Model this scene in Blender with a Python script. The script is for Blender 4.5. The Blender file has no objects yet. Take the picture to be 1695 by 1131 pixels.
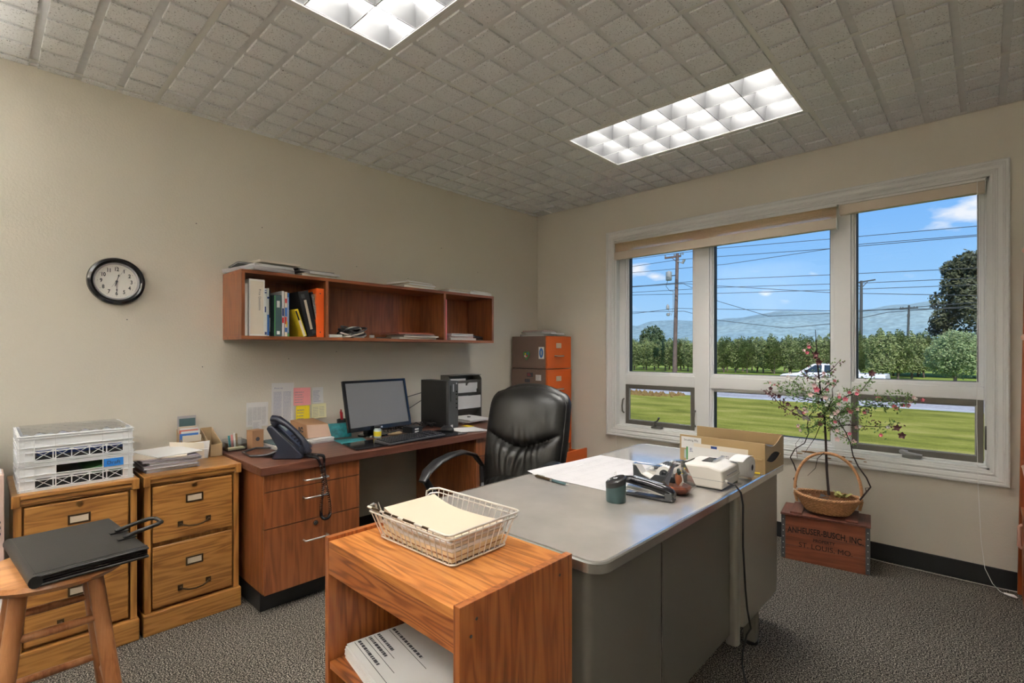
import bpy, math, random
from math import sin, cos, pi, radians as R, sqrt, atan2, tau
from mathutils import Vector as V, Matrix as M, noise as NZ
sc = bpy.context.scene
COL = sc.collection
rnd = random.Random(7)

# ------------------------------------------------------------ camera
cd = bpy.data.cameras.new('camera')
cam = bpy.data.objects.new('camera', cd); COL.objects.link(cam)
cam.location = (3.202, -3.754, 1.2687)
cam.rotation_euler = (R(90), 0, 0.7574)
cd.sensor_width = 36.0; cd.sensor_fit = 'HORIZONTAL'
cd.lens = 830.9 / 1695 * 36.0
cd.shift_y = 15.8 / 1695          # horizon sits a little below mid-frame
cd.clip_start = 0.02; cd.clip_end = 9000
sc.camera = cam
# ------------------------------------------------------------ view
sc.view_settings.view_transform = 'Standard'
sc.view_settings.look = 'None'
sc.view_settings.gamma = 1.0
sc.view_settings.exposure = 1.0
sc.view_settings.use_curve_mapping = False
sc.cycles.use_denoising = True
sc.cycles.max_bounces = 8
sc.cycles.transparent_max_bounces = 12
sc.cycles.caustics_reflective = False
sc.cycles.caustics_refractive = False
sc.cycles.sample_clamp_indirect = 12.0
LAMP = 12.5
FILL_STRENGTH = 920.0  # glow of the added, unseen fill uplights
# ------------------------------------------------------------ sky
w = bpy.data.worlds.new('sky'); sc.world = w; w.use_nodes = True
nt = w.node_tree; nt.nodes.clear(); N = nt.nodes.new; L = nt.links.new
tc = N('ShaderNodeTexCoord'); sx = N('ShaderNodeSeparateXYZ'); L(tc.outputs['Generated'], sx.inputs[0])
cr = N('ShaderNodeValToRGB'); L(sx.outputs['Z'], cr.inputs[0])
e = cr.color_ramp.elements
e[0].position = 0.0; e[0].color = (.46, .70, .94, 1)
e[1].position = 0.75; e[1].color = (.07, .22, .68, 1)
x = e.new(.12); x.color = (.30, .58, .96, 1)
x = e.new(.30); x.color = (.15, .42, .94, 1)
mp = N('ShaderNodeMapping'); mp.inputs['Scale'].default_value = (1, 1, 2.6); mp.inputs['Location'].default_value = (.32, .1, .05)
L(tc.outputs['Generated'], mp.inputs[0])
nz = N('ShaderNodeTexNoise'); nz.inputs['Scale'].default_value = 5.2; nz.inputs['Detail'].default_value = 7; nz.inputs['Roughness'].default_value = .52
L(mp.outputs[0], nz.inputs[0])
def _cloud(d, r, k, prev):
    s1 = N('ShaderNodeVectorMath'); s1.operation = 'SUBTRACT'; L(tc.outputs['Generated'], s1.inputs[0]); s1.inputs[1].default_value = d
    s2 = N('ShaderNodeVectorMath'); s2.operation = 'MULTIPLY'; L(s1.outputs[0], s2.inputs[0]); s2.inputs[1].default_value = (1, 1, 2.1)
    s3 = N('ShaderNodeVectorMath'); s3.operation = 'LENGTH'; L(s2.outputs[0], s3.inputs[0])
    s4 = N('ShaderNodeMapRange'); L(s3.outputs['Value'], s4.inputs[0]); s4.inputs[1].default_value = r; s4.inputs[2].default_value = 0; s4.inputs[3].default_value = 0; s4.inputs[4].default_value = .62*k
    s5 = N('ShaderNodeMath'); s5.operation = 'MAXIMUM'; L(s4.outputs[0], s5.inputs[0])
    if prev: L(prev.outputs[0], s5.inputs[1])
    else: s5.inputs[1].default_value = 0
    return s5
def _dir(u, v):
    F_ = V((-sin(.7574), cos(.7574), 0)); R_ = V((cos(.7574), sin(.7574), 0)); return tuple((F_+R_*((u-847.5)/830.9)+V((0, 0, (581.3-v)/830.9))).normalized())
cl = None
for u, v, r, k in ((1595, 352, .055, 1.0), (1640, 335, .07, 1), (1560, 370, .03, .7), (1055, 448, .040, 1), (1085, 458, .028, .9), (1268, 487, .020, .9), (1345, 453, .016, .5), (1040, 505, .02, .5), (900, 300, .12, .9), (1800, 420, .12, .9), (400, 380, .2, .9), (2600, 300, .3, .9)): cl = _cloud(_dir(u, v), r, k, cl)
ad = N('ShaderNodeMath'); ad.operation = 'ADD'; L(cl.outputs[0], ad.inputs[0])
nz.inputs['Scale'].default_value = 26
sb_ = N('ShaderNodeMath'); sb_.operation = 'MULTIPLY'; sb_.inputs[1].default_value = .9; L(nz.outputs['Fac'], sb_.inputs[0]); L(sb_.outputs[0], ad.inputs[1])
c2 = N('ShaderNodeValToRGB'); c2.color_ramp.elements[0].position = .60; c2.color_ramp.elements[1].position = .98
c2.color_ramp.elements[1].color = (.9, .9, .9, 1)
L(ad.outputs[0], c2.inputs[0])
mx = N('ShaderNodeMixRGB'); mx.inputs[2].default_value = (.93, .94, .98, 1)
L(c2.outputs[0], mx.inputs[0]); L(cr.outputs[0], mx.inputs[1])
bg = N('ShaderNodeBackground'); bg.inputs[1].default_value = .53
L(mx.outputs[0], bg.inputs[0]); wo = N('ShaderNodeOutputWorld'); L(bg.outputs[0], wo.inputs[0])
# ------------------------------------------------------------ sun
sd = bpy.data.lights.new('sun', 'SUN'); sd.energy = 2.8; sd.angle = R(.6); sd.color = (1, .95, .87)
so = bpy.data.objects.new('sun', sd); COL.objects.link(so)
so.rotation_euler = (R(42), 0, R(38)); so.location = (20, -20, 30)

# ============================================================ materials
MT = {}
def _new(name):
    m = bpy.data.materials.new(name); m.use_nodes = True
    b = m.node_tree.nodes['Principled BSDF']; MT[name] = m
    return m, m.node_tree, b
def P(name, col, rough=.5, metal=0, bump=0, bscale=200, spec=.5, var=0, vscale=8, emis=None, es=1, trans=0, coat=0, ior=1.45, sheen=0):
    m, t, b = _new(name); N = t.nodes.new; L = t.links.new
    b.inputs['Base Color'].default_value = (*col, 1); b.inputs['Roughness'].default_value = rough
    b.inputs['Metallic'].default_value = metal; b.inputs['Specular IOR Level'].default_value = spec
    b.inputs['IOR'].default_value = ior
    if trans: b.inputs['Transmission Weight'].default_value = trans
    if coat: b.inputs['Coat Weight'].default_value = coat; b.inputs['Coat Roughness'].default_value = .1
    if emis: b.inputs['Emission Color'].default_value = (*emis, 1); b.inputs['Emission Strength'].default_value = es
    if bump or var:
        tc = N('ShaderNodeTexCoord')
    if var:
        n = N('ShaderNodeTexNoise'); n.inputs['Scale'].default_value = vscale; n.inputs['Detail'].default_value = 5
        L(tc.outputs['Object'], n.inputs[0])
        r = N('ShaderNodeValToRGB'); r.color_ramp.elements[0].position = .3; r.color_ramp.elements[1].position = .7
        r.color_ramp.elements[0].color = (*[c*(1-var) for c in col], 1); r.color_ramp.elements[1].color = (*[min(1, c*(1+var)) for c in col], 1)
        L(n.outputs['Fac'], r.inputs[0]); L(r.outputs[0], b.inputs['Base Color'])
    if bump:
        n = N('ShaderNodeTexNoise'); n.inputs['Scale'].default_value = bscale; n.inputs['Detail'].default_value = 3
        L(tc.outputs['Object'], n.inputs[0])
        bp = N('ShaderNodeBump'); bp.inputs['Strength'].default_value = bump; bp.inputs['Distance'].default_value = .004
        L(n.outputs['Fac'], bp.inputs['Height']); L(bp.outputs[0], b.inputs['Normal'])
    return m
def wood(name, dark, mid, light, axis='z', scale=1.0, rough=.35, contour=9.0, str_=.6, coat=.25, seed=0.0):
    """long stretched noise contours = cathedral grain, plus fine pores along the axis"""
    m, t, b = _new(name); N = t.nodes.new; L = t.links.new
    tc = N('ShaderNodeTexCoord')
    def mapping(al, ac):
        mp = N('ShaderNodeMapping'); s = [ac*scale]*3; s['xyz'.index(axis)] = al*scale
        mp.inputs['Scale'].default_value = s; mp.inputs['Location'].default_value = (seed, seed*1.7, seed*.6)
        L(tc.outputs['Object'], mp.inputs[0]); return mp
    def noise(mp, sc_, det, ro=.5):
        n = N('ShaderNodeTexNoise'); n.inputs['Scale'].default_value = sc_; n.inputs['Detail'].default_value = det
        n.inputs['Roughness'].default_value = ro; L(mp.outputs[0], n.inputs[0]); return n
    a = noise(mapping(1.5, 15), 1.0, 1.5)
    mu = N('ShaderNodeMath'); mu.operation = 'MULTIPLY'; mu.inputs[1].default_value = contour*tau
    L(a.outputs['Fac'], mu.inputs[0])
    si = N('ShaderNodeMath'); si.operation = 'SINE'; L(mu.outputs[0], si.inputs[0])
    s2 = N('ShaderNodeMapRange'); s2.inputs[1].default_value = -1; s2.inputs[2].default_value = 1; L(si.outputs[0], s2.inputs[0])
    f = noise(mapping(7, 210), 1.0, 4, .65)
    g = noise(mapping(1.2, 9), 1.0, 3)
    m1 = N('ShaderNodeMix'); m1.inputs[0].default_value = str_; L(f.outputs['Fac'], m1.inputs[2]); L(s2.outputs[0], m1.inputs[3])
    m2 = N('ShaderNodeMix'); m2.inputs[0].default_value = .3; L(m1.outputs[0], m2.inputs[2]); L(g.outputs['Fac'], m2.inputs[3])
    r = N('ShaderNodeValToRGB'); el = r.color_ramp.elements
    el[0].position = .22; el[0].color = (*dark, 1); el[1].position = .78; el[1].color = (*light, 1)
    x = el.new(.46); x.color = (*mid, 1)
    L(m2.outputs[0], r.inputs[0]); L(r.outputs[0], b.inputs['Base Color'])
    b.inputs['Roughness'].default_value = rough; b.inputs['Coat Weight'].default_value = coat; b.inputs['Coat Roughness'].default_value = .2
    bp = N('ShaderNodeBump'); bp.inputs['Strength'].default_value = .12; bp.inputs['Distance'].default_value = .001
    L(f.outputs['Fac'], bp.inputs['Height']); L(bp.outputs[0], b.inputs['Normal'])
    return m

# ============================================================ mesh builder
class MB:
    def __init__(s): s.v = []; s.f = []
    def add(s, v, f):
        o = len(s.v); s.v += [tuple(p) for p in v]; s.f += [tuple(i+o for i in q) for q in f]; return s
    def box(s, x0, x1, y0, y1, z0, z1):
        return s.add([(x0,y0,z0),(x1,y0,z0),(x1,y1,z0),(x0,y1,z0),(x0,y0,z1),(x1,y0,z1),(x1,y1,z1),(x0,y1,z1)],
                     [(0,3,2,1),(4,5,6,7),(0,1,5,4),(1,2,6,5),(2,3,7,6),(3,0,4,7)])
    def hexa(s, b, t):
        """bottom 4 pts (ccw from above) and top 4 pts"""
        return s.add(list(b)+list(t), [(0,3,2,1),(4,5,6,7),(0,1,5,4),(1,2,6,5),(2,3,7,6),(3,0,4,7)])
    def quad(s, *p): return s.add(p, [tuple(range(len(p)))])
    def prism(s, poly, axis, a, b):
        n = len(poly)
        def pt(p, c):
            return {'x': (c, p[0], p[1]), 'y': (p[0], c, p[1]), 'z': (p[0], p[1], c)}[axis]
        v = [pt(p, a) for p in poly] + [pt(p, b) for p in poly]
        f = [tuple(range(n))[::-1], tuple(range(n, 2*n))] + [(i, (i+1) % n, (i+1) % n+n, i+n) for i in range(n)]
        return s.add(v, f)
    def cyl(s, p0, p1, r0, r1=None, n=16, cap=True): return s.tube([p0, p1], [r0, r0 if r1 is None else r1], n, cap=cap)
    def tube(s, pts, r, n=8, closed=False, cap=True, flat=1.0, up=None):
        pts = [V(p) for p in pts]; m = len(pts)
        rr = r if isinstance(r, (list, tuple)) else [r]*m
        ts = []
        for i in range(m):
            a = pts[(i-1) % m] if (closed or i > 0) else pts[i]; b = pts[(i+1) % m] if (closed or i < m-1) else pts[i]
            t = (b-a); ts.append(t.normalized() if t.length > 1e-9 else V((0,0,1)))
        u = V(up) if up else (V((0,0,1)) if abs(ts[0].z) < .9 else V((1,0,0)))
        vs = []
        for i in range(m):
            u = (u - ts[i]*u.dot(ts[i]))
            u = u.normalized() if u.length > 1e-6 else ts[i].orthogonal().normalized()
            w_ = ts[i].cross(u)
            if up: u2 = V(up) - ts[i]*V(up).dot(ts[i]); u = u2.normalized() if u2.length > .05 else u; w_ = ts[i].cross(u)
            for k in range(n):
                a = tau*k/n + (pi/n if n == 4 else 0)
                vs.append(pts[i] + (u*cos(a)*flat + w_*sin(a))*rr[i])
        fs = []
        for i in range(m if closed else m-1):
            j = (i+1) % m
            for k in range(n): fs.append((i*n+k, i*n+(k+1) % n, j*n+(k+1) % n, j*n+k))
        if cap and not closed: fs.append(tuple(range(n))[::-1]); fs.append(tuple(range((m-1)*n, m*n)))
        return s.add(vs, fs)
    def lathe(s, prof, n=24, c=(0,0,0), axis='z', sx=1, sy=1, cap=True):
        if prof[0] == prof[-1]: cap = False
        vs = []; fs = []; m = len(prof)
        for r, h in prof:
            for k in range(n):
                a = tau*k/n; p = (r*cos(a)*sx, r*sin(a)*sy, h)
                if axis == 'x': p = (h, r*cos(a)*sx, r*sin(a)*sy)
                if axis == 'y': p = (r*cos(a)*sx, h, r*sin(a)*sy)
                vs.append((p[0]+c[0], p[1]+c[1], p[2]+c[2]))
        for i in range(m-1):
            for k in range(n): fs.append((i*n+k, i*n+(k+1) % n, (i+1)*n+(k+1) % n, (i+1)*n+k))
        if cap and prof[0][0] > 1e-6: fs.append(tuple(range(n))[::-1])
        if cap and prof[-1][0] > 1e-6: fs.append(tuple(range((m-1)*n, m*n)))
        return s.add(vs, fs)
    def sph(s, c, r, n=14, sx=1, sy=1, sz=1):
        prof = [(max(1e-7, sin(pi*i/n)), -cos(pi*i/n)) for i in range(n+1)]
        vs = []; fs = []; k2 = n+4
        for a, h in prof:
            for k in range(k2):
                t = tau*k/k2; vs.append((c[0]+a*cos(t)*r*sx, c[1]+a*sin(t)*r*sy, c[2]+h*r*sz))
        for i in range(n):
            for k in range(k2): fs.append((i*k2+k, i*k2+(k+1) % k2, (i+1)*k2+(k+1) % k2, (i+1)*k2+k))
        return s.add(vs, fs)
    def grid(s, fn, nu, nv, cu=False):
        vs = [fn(i/(nu if cu else nu-1), j/(nv-1)) for j in range(nv) for i in range(nu)]
        fs = []
        for j in range(nv-1):
            for i in range(nu if cu else nu-1): fs.append((j*nu+i, j*nu+(i+1) % nu, (j+1)*nu+(i+1) % nu, (j+1)*nu+i))
        return s.add(vs, fs)
    def frame(s, x0, x1, z0, z1, wd, y0, y1, wt=None, wb=None):
        """rectangular frame in the xz plane"""
        wt = wd if wt is None else wt; wb = wd if wb is None else wb
        s.box(x0, x0+wd, y0, y1, z0, z1); s.box(x1-wd, x1, y0, y1, z0, z1)
        s.box(x0+wd, x1-wd, y0, y1, z1-wt, z1); s.box(x0+wd, x1-wd, y0, y1, z0, z0+wb); return s
    def xf(s, m): s.v = [tuple(m @ V(p)) for p in s.v]; return s
    def join(s, o): return s.add(o.v, o.f)
INV = {}
def _link(mb, name, mat, inv, smooth, bev, recalc=True, seg=2):
    me = bpy.data.meshes.new(name)
    me.from_pydata([tuple(inv @ V(p)) for p in mb.v] if inv else mb.v, [], mb.f); me.validate()
    if recalc:
        import bmesh
        bm = bmesh.new(); bm.from_mesh(me); bmesh.ops.recalc_face_normals(bm, faces=bm.faces); bm.to_mesh(me); bm.free()
    if smooth:
        me.polygons.foreach_set('use_smooth', [True]*len(me.polygons))
        try: me.set_sharp_from_angle(angle=R(38))
        except Exception: pass
    me.materials.append(MT[mat])
    o = bpy.data.objects.new(name, me); COL.objects.link(o)
    if bev:
        b = o.modifiers.new('bevel', 'BEVEL'); b.width = bev; b.segments = seg; b.limit_method = 'ANGLE'; b.angle_limit = R(40)
    return o
def tag(o, label, cat, group=None, kind=None):
    if label: o['label'] = label
    if cat: o['category'] = cat
    if group: o['group'] = group
    if kind: o['kind'] = kind
    return o
def thing(name, label, cat, loc=(0,0,0), rz=0, group=None, rx=0, ry=0):
    o = bpy.data.objects.new(name, None); COL.objects.link(o); o.empty_display_size = .05
    o.location = loc; o.rotation_euler = (rx, ry, rz); tag(o, label, cat, group)
    INV[o] = M.Translation(V(loc)).inverted()      # parts of unrotated things are given in world coordinates
    if rz or rx or ry: INV[o] = M()                # rotated things: local coordinates
    return o
def local(o): INV[o] = M(); return o
def part(par, name, mb, mat, smooth=False, bev=0, label=None, recalc=True, seg=2):
    inv = INV[par]; o = _link(mb, name, mat, inv, smooth, bev, recalc, seg); o.parent = par; INV[o] = inv
    if label: o['label'] = label
    return o
def solo(name, mb, mat, label, cat, loc=None, group=None, smooth=False, bev=0, kind=None, rz=0, recalc=True):
    inv = M.Translation(V(loc)).inverted() if loc and not rz else None
    o = _link(mb, name, mat, inv, smooth, bev, recalc)
    if loc: o.location = loc
    o.rotation_euler.z = rz; INV[o] = inv or M()
    return tag(o, label, cat, group, kind)
def struct(name, mb, mat, smooth=False, bev=0, recalc=True):
    o = _link(mb, name, mat, None, smooth, bev, recalc); o['kind'] = 'structure'; INV[o] = M(); return o
def dup(root, loc, rz=None, label=None, group=None, scale=None):
    def cp(o, par):
        c = o.copy(); COL.objects.link(c); c.parent = par
        for ch in [h for h in o.children]: cp(ch, c)
        return c
    kids = list(root.children)
    r = root.copy(); COL.objects.link(r); r.location = loc
    if rz is not None: r.rotation_euler.z = rz
    if scale: r.scale = scale
    for ch in kids: cp(ch, r)
    if label: r['label'] = label
    if group: r['group'] = group
    INV[r] = M(); return r
# ---- text and print, laid in a plane (origin, right, up)
def plane_map(o, r, u):
    o, r, u = V(o), V(r).normalized(), V(u).normalized(); n = r.cross(u)
    return lambda x, y, z=0: tuple(o + r*x + u*y + n*z)
def textmb(s, size, o, r, u, align='CENTER', lift=.0006, bend=None, squash=1.0, bold=0):
    cu = bpy.data.curves.new('t', 'FONT'); cu.body = s; cu.size = size; cu.align_x = align; cu.align_y = 'CENTER'
    cu.resolution_u = 3; cu.offset = bold
    ob = bpy.data.objects.new('t', cu); COL.objects.link(ob); bpy.context.view_layer.update()
    me = bpy.data.meshes.new_from_object(ob.evaluated_get(bpy.context.evaluated_depsgraph_get()))
    pm = plane_map(o, r, u); mb = MB()
    vs = []
    for v in me.vertices:
        x, y = v.co.x*squash, v.co.y
        if bend: y -= bend*x*x
        vs.append(pm(x, y, lift))
    mb.add(vs, [tuple(p.vertices) for p in me.polygons])
    bpy.data.objects.remove(ob); bpy.data.curves.remove(cu); bpy.data.meshes.remove(me)
    return mb
def scribble(mb, o, r, u, w_, h, rows, th=.25, fill=.8, lift=.0006, seed=1, cols=1, word=.05):
    """rows of small dashes = illegible print"""
    g = random.Random(seed); pm = plane_map(o, r, u); rh = h/rows
    for i in range(rows):
        y = h - (i+.5)*rh
        for c in range(cols):
            x = w_*c/cols; xe = x + (w_/cols)*(fill*(.6+.4*g.random()) if cols == 1 else fill)
            while x < xe:
                l = word*w_*(.4+g.random()*1.2); l = min(l, xe-x)
                mb.quad(pm(x, y, lift), pm(x+l, y, lift), pm(x+l, y+rh*th, lift), pm(x, y+rh*th, lift))
                x += l + word*w_*.3
    return mb

# ---- palette
P('white_paint', (.72, .72, .70), .45); P('white_vinyl', (.78, .78, .77), .35)
P('black_rubber', (.012, .012, .013), .6); P('black_plastic', (.015, .015, .017), .35); P('black_gloss', (.01, .01, .012), .12)
P('dark_grey_plastic', (.055, .057, .06), .45); P('grey_plastic', (.30, .30, .30), .5); P('bronze_frame', (.13, .12, .105), .4, .3)
P('white_plastic', (.80, .79, .76), .35); P('calc_plastic', (.74, .70, .64), .4); P('crate_plastic', (.78, .79, .80), .4)
P('paper', (.72, .71, .70), .8); P('paper_warm', (.72, .64, .53), .8); P('manila', (.74, .60, .38), .75); P('cream_paper', (.57, .47, .355), .75); P('pad_paper', (.55, .535, .545), .8); P('paper_grey', (.42, .40, .42), .75)
P('ink', (.06, .06, .07), .8); P('ink_soft', (.30, .29, .33), .8); P('ink_blue', (.16, .16, .35), .8)
P('chrome', (.75, .75, .75), .18, 1); P('brass', (.35, .22, .09), .3, 1); P('dark_brass', (.10, .065, .035), .4, .8)
P('steel_wire', (.42, .38, .34), .35, .9); P('wire_light', (.66, .62, .56), .4, .4); P('bright_steel', (.6, .6, .6), .3, 1)
def clearmat(name, tint, gloss=.05, base=.06):
    m, t, b = _new(name); N = t.nodes.new; L = t.links.new; t.nodes.remove(b)
    tr = N('ShaderNodeBsdfTransparent'); tr.inputs[0].default_value = (*tint, 1); gl = N('ShaderNodeBsdfGlossy'); gl.inputs['Roughness'].default_value = gloss
    lw = N('ShaderNodeLayerWeight'); lw.inputs[0].default_value = .25; mr = N('ShaderNodeMapRange'); mr.inputs[3].default_value = base; mr.inputs[4].default_value = .85; L(lw.outputs['Fresnel'], mr.inputs[0])
    ms = N('ShaderNodeMixShader'); L(mr.outputs[0], ms.inputs[0]); L(tr.outputs[0], ms.inputs[1]); L(gl.outputs[0], ms.inputs[2]); L(ms.outputs[0], t.nodes['Material Output'].inputs[0])
clearmat('clear_plastic', (.93, .95, .97)); clearmat('cloudy_sheet', (.90, .93, .95), .12, .22)
P('kraft', (.38, .21, .11), .8, bump=.1, bscale=60); P('kraft_pink', (.56, .38, .29), .8); P('tan_board', (.38, .27, .15), .8)
P('pink_note', (.85, .35, .36), .8); P('yellow_note', (.90, .72, .03), .8); P('pale_yellow_note', (.83, .79, .50), .8)
P('teal_print', (.02, .22, .25), .4, var=.5, vscale=30); P('blue_tape', (.02, .20, .62), .6); P('green_folder', (.04, .16, .05), .6)
P('orange_binder', (.85, .12, .015), .4); P('red', (.55, .02, .03), .4); P('pink_folder', (.85, .20, .24), .6); P('salmon_folder', (.62, .16, .10), .6)
P('navy', (.02, .05, .2), .5); P('blue', (.05, .17, .5), .5); P('green', (.08, .3, .1), .6); P('book_teal', (.06, .11, .12), .5); P('yellow', (.8, .62, .03), .6)
P('orange_steel', (.60, .105, .012), .38, var=.08, vscale=3); P('brown_steel', (.17, .11, .085), .5); P('tan_steel', (.42, .29, .14), .4, .1)
def leather(name, col):
    m, t, b = _new(name); N = t.nodes.new; L = t.links.new
    b.inputs['Base Color'].default_value = (*col, 1); b.inputs['Roughness'].default_value = .40
    tc = N('ShaderNodeTexCoord'); v = N('ShaderNodeTexVoronoi'); v.inputs['Scale'].default_value = 260; L(tc.outputs['Object'], v.inputs[0])
    bp = N('ShaderNodeBump'); bp.inputs['Strength'].default_value = .15; bp.inputs['Distance'].default_value = .001
    L(v.outputs['Distance'], bp.inputs['Height']); L(bp.outputs[0], b.inputs['Normal'])
leather('black_leather', (.007, .0065, .006)); leather('folio_leather', (.018, .018, .019))
OAK = ((.15, .056, .013), (.34, .150, .036), (.48, .235, .062))
wood('oak_cabinet_y', *OAK, 'y', 1.6, contour=6, str_=.38)
wood('oak_cabinet_z', *OAK, 'z', 1.4, contour=5, str_=.35)
RED = ((.11, .028, .007), (.29, .082, .020), (.40, .14, .038))
wood('red_oak_z', *RED, 'z', 1.5, contour=6, str_=.38); wood('red_oak_x', (.14, .035, .008), (.42, .145, .032), (.58, .25, .07), 'x', 1.5, contour=6, str_=.35)
wood('red_oak_edge_x', *RED, 'x', 1.6)
wood('cherry_z', (.11, .032, .011), (.235, .073, .024), (.31, .105, .036), 'z', 1.2, contour=5, str_=.35)
wood('walnut_y', (.045, .015, .009), (.115, .040, .024), (.17, .066, .04), 'y', 1.3, contour=4, str_=.3, rough=.42)
wood('shelf_y', (.10, .028, .009), (.25, .076, .024), (.34, .115, .038), 'y', 1.3, contour=4, str_=.3, rough=.4)
wood('shelf_z', (.10, .030, .010), (.23, .072, .024), (.32, .108, .036), 'z', 1.3, contour=4, str_=.3, rough=.4)
wood('stool_wood_z', (.17, .055, .018), (.34, .135, .048), (.46, .21, .085), 'z', 1.0, contour=4, str_=.3)
wood('stool_wood_y', (.22, .08, .025), (.44, .19, .065), (.56, .28, .11), 'y', 1.0, contour=3, str_=.3)
wood('crate_wood_x', (.07, .018, .009), (.21, .055, .022), (.30, .10, .042), 'x', 1.2, contour=5, str_=.25, rough=.6, coat=0)
wood('crate_lid_y', (.06, .018, .011), (.12, .036, .022), (.19, .065, .04), 'y', 1.2, contour=4, str_=.25, rough=.5, coat=.1)
wood('hall_tree_z', (.16, .03, .008), (.33, .075, .018), (.40, .11, .03), 'z', 1.2, contour=5, str_=.4)
# ============================================================ ROOM
# room shell: left wall x=0, window wall y=0, room is x>0, y<0
XR, YF, H = 4.35, -5.1, 2.59
def wallmat(name, col):
    m, t, b = _new(name); N = t.nodes.new; L = t.links.new
    b.inputs['Base Color'].default_value = (*col, 1); b.inputs['Roughness'].default_value = .75
    tc = N('ShaderNodeTexCoord'); n = N('ShaderNodeTexNoise'); n.inputs['Scale'].default_value = 95; n.inputs['Detail'].default_value = 3
    L(tc.outputs['Object'], n.inputs[0]); bp = N('ShaderNodeBump'); bp.inputs['Strength'].default_value = .35; bp.inputs['Distance'].default_value = .003
    L(n.outputs['Fac'], bp.inputs['Height']); L(bp.outputs[0], b.inputs['Normal'])
wallmat('wall_paint', (.665, .62, .53))
# carpet
m, t, b = _new('carpet'); N = t.nodes.new; L = t.links.new
tc = N('ShaderNodeTexCoord'); n1 = N('ShaderNodeTexNoise'); n1.inputs['Scale'].default_value = 185; n1.inputs['Detail'].default_value = 2.5; n1.inputs['Roughness'].default_value = .8
L(tc.outputs['Object'], n1.inputs[0]); r = N('ShaderNodeValToRGB'); el = r.color_ramp.elements
el[0].position = .42; el[0].color = (.010, .009, .008, 1); el[1].position = .61; el[1].color = (.46, .41, .34, 1); x = el.new(.51); x.color = (.060, .053, .045, 1)
L(n1.outputs['Fac'], r.inputs[0]); L(r.outputs[0], b.inputs['Base Color']); b.inputs['Roughness'].default_value = .95; b.inputs['Specular IOR Level'].default_value = .1
bp = N('ShaderNodeBump'); bp.inputs['Strength'].default_value = .9; bp.inputs['Distance'].default_value = .006
L(n1.outputs['Fac'], bp.inputs['Height']); L(bp.outputs[0], b.inputs['Normal'])
# ceiling tile (fissured) and smooth grooves
m, t, b = _new('tile_fissured'); N = t.nodes.new; L = t.links.new
tc = N('ShaderNodeTexCoord'); n1 = N('ShaderNodeTexNoise'); n1.inputs['Scale'].default_value = 165; n1.inputs['Detail'].default_value = 2; n1.inputs['Roughness'].default_value = .8; n1.inputs['Distortion'].default_value = .6
L(tc.outputs['Object'], n1.inputs[0]); r = N('ShaderNodeValToRGB'); el = r.color_ramp.elements
el[0].position = .335; el[0].color = (.16, .155, .15, 1); el[1].position = .38; el[1].color = (.84, .85, .86, 1)
L(n1.outputs['Fac'], r.inputs[0]); L(r.outputs[0], b.inputs['Base Color']); b.inputs['Roughness'].default_value = .9
P('tile_groove', (.78, .785, .79), .9, var=.04, vscale=30); P('grid_metal', (.80, .80, .77), .5)

struct('floor', MB().box(-.15, XR+.15, YF-.15, 0, -.12, 0), 'carpet')
wl = struct('wall_left', MB().box(-.15, 0, YF-.15, .15, -.12, H+.2), 'wall_paint')
struct('wall_right', MB().box(XR, XR+.15, YF-.15, .15, -.12, H+.2), 'wall_paint')
struct('wall_front', MB().box(0, XR, YF-.15, YF, -.12, H+.2), 'wall_paint')
WX0, WX1, WZ0, WZ1 = .875, 3.214, .622, 2.215
wb = MB(); wb.box(0, WX0, 0, .15, -1.5, H+.2).box(WX1, XR, 0, .15, -1.5, H+.2).box(WX0, WX1, 0, .15, -1.5, WZ0).box(WX0, WX1, 0, .15, WZ1, H+.2)
struct('wall_back', wb, 'wall_paint')
# ceiling: groove plane + raised squares, light openings left free
GX = [1.28+1.22*k for k in range(-2, 4)]          # T-bars (x = const)
GY = [-.635-.622*k for k in range(-2, 9)]         # T-bars (y = const)
LIGHTS = [(1.28, -1.257), (1.28, -3.123), (1.28, -4.989)]  # fixture corners: 1.22 x .622
def lit(cx, cy): return any(lx < cx < lx+1.22 and ly < cy < ly+.622 for lx, ly in LIGHTS)
cb = MB()
sq = MB()
for i in range(-9, 26):
    x0 = 1.28 + i*.1525
    for j in range(-6, 32):
        y0 = -.635 - j*.1555 - .1555
        cx, cy = x0+.076, y0+.078
        if lit(cx, cy) or cx < 0-.07 or cx > XR+.07 or cy > .07 or cy < YF-.07: continue
        cb.quad((x0, y0, H), (x0, y0+.1555, H), (x0+.1525, y0+.1555, H), (x0+.1525, y0, H))
        a0, a1, b0, b1 = max(x0+.014, 0), min(x0+.1385, XR), max(y0+.0145, YF), min(y0+.141, 0)
        if a1-a0 > .01 and b1-b0 > .01: sq.box(a0, a1, b0, b1, H-.010, H+.001)
cb.box(-.1, XR+.1, YF-.1, .12, H+.14, H+.2)
ceil = struct('ceiling', cb, 'tile_groove', recalc=False)
part(ceil, 'ceiling_tile', sq, 'tile_fissured', bev=.0015, seg=1)
gb = MB()
for x in GX:
    if 0 < x < XR: gb.box(x-.012, x+.012, YF, 0, H-.0035, H)
for y in GY:
    if YF < y < 0: gb.box(0, XR, y-.012, y+.012, H-.003, H)
part(ceil, 'ceiling_grid', gb, 'grid_metal', bev=.001)
gb = MB(); gb.box(0, .02, YF, 0, H-.006, H).box(0, XR, -.02, 0, H-.0055, H).box(XR-.02, XR, YF, 0, H-.006, H).box(0, XR, YF, YF+.02, H-.0055, H)
struct('trim_1', gb, 'grid_metal')
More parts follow.
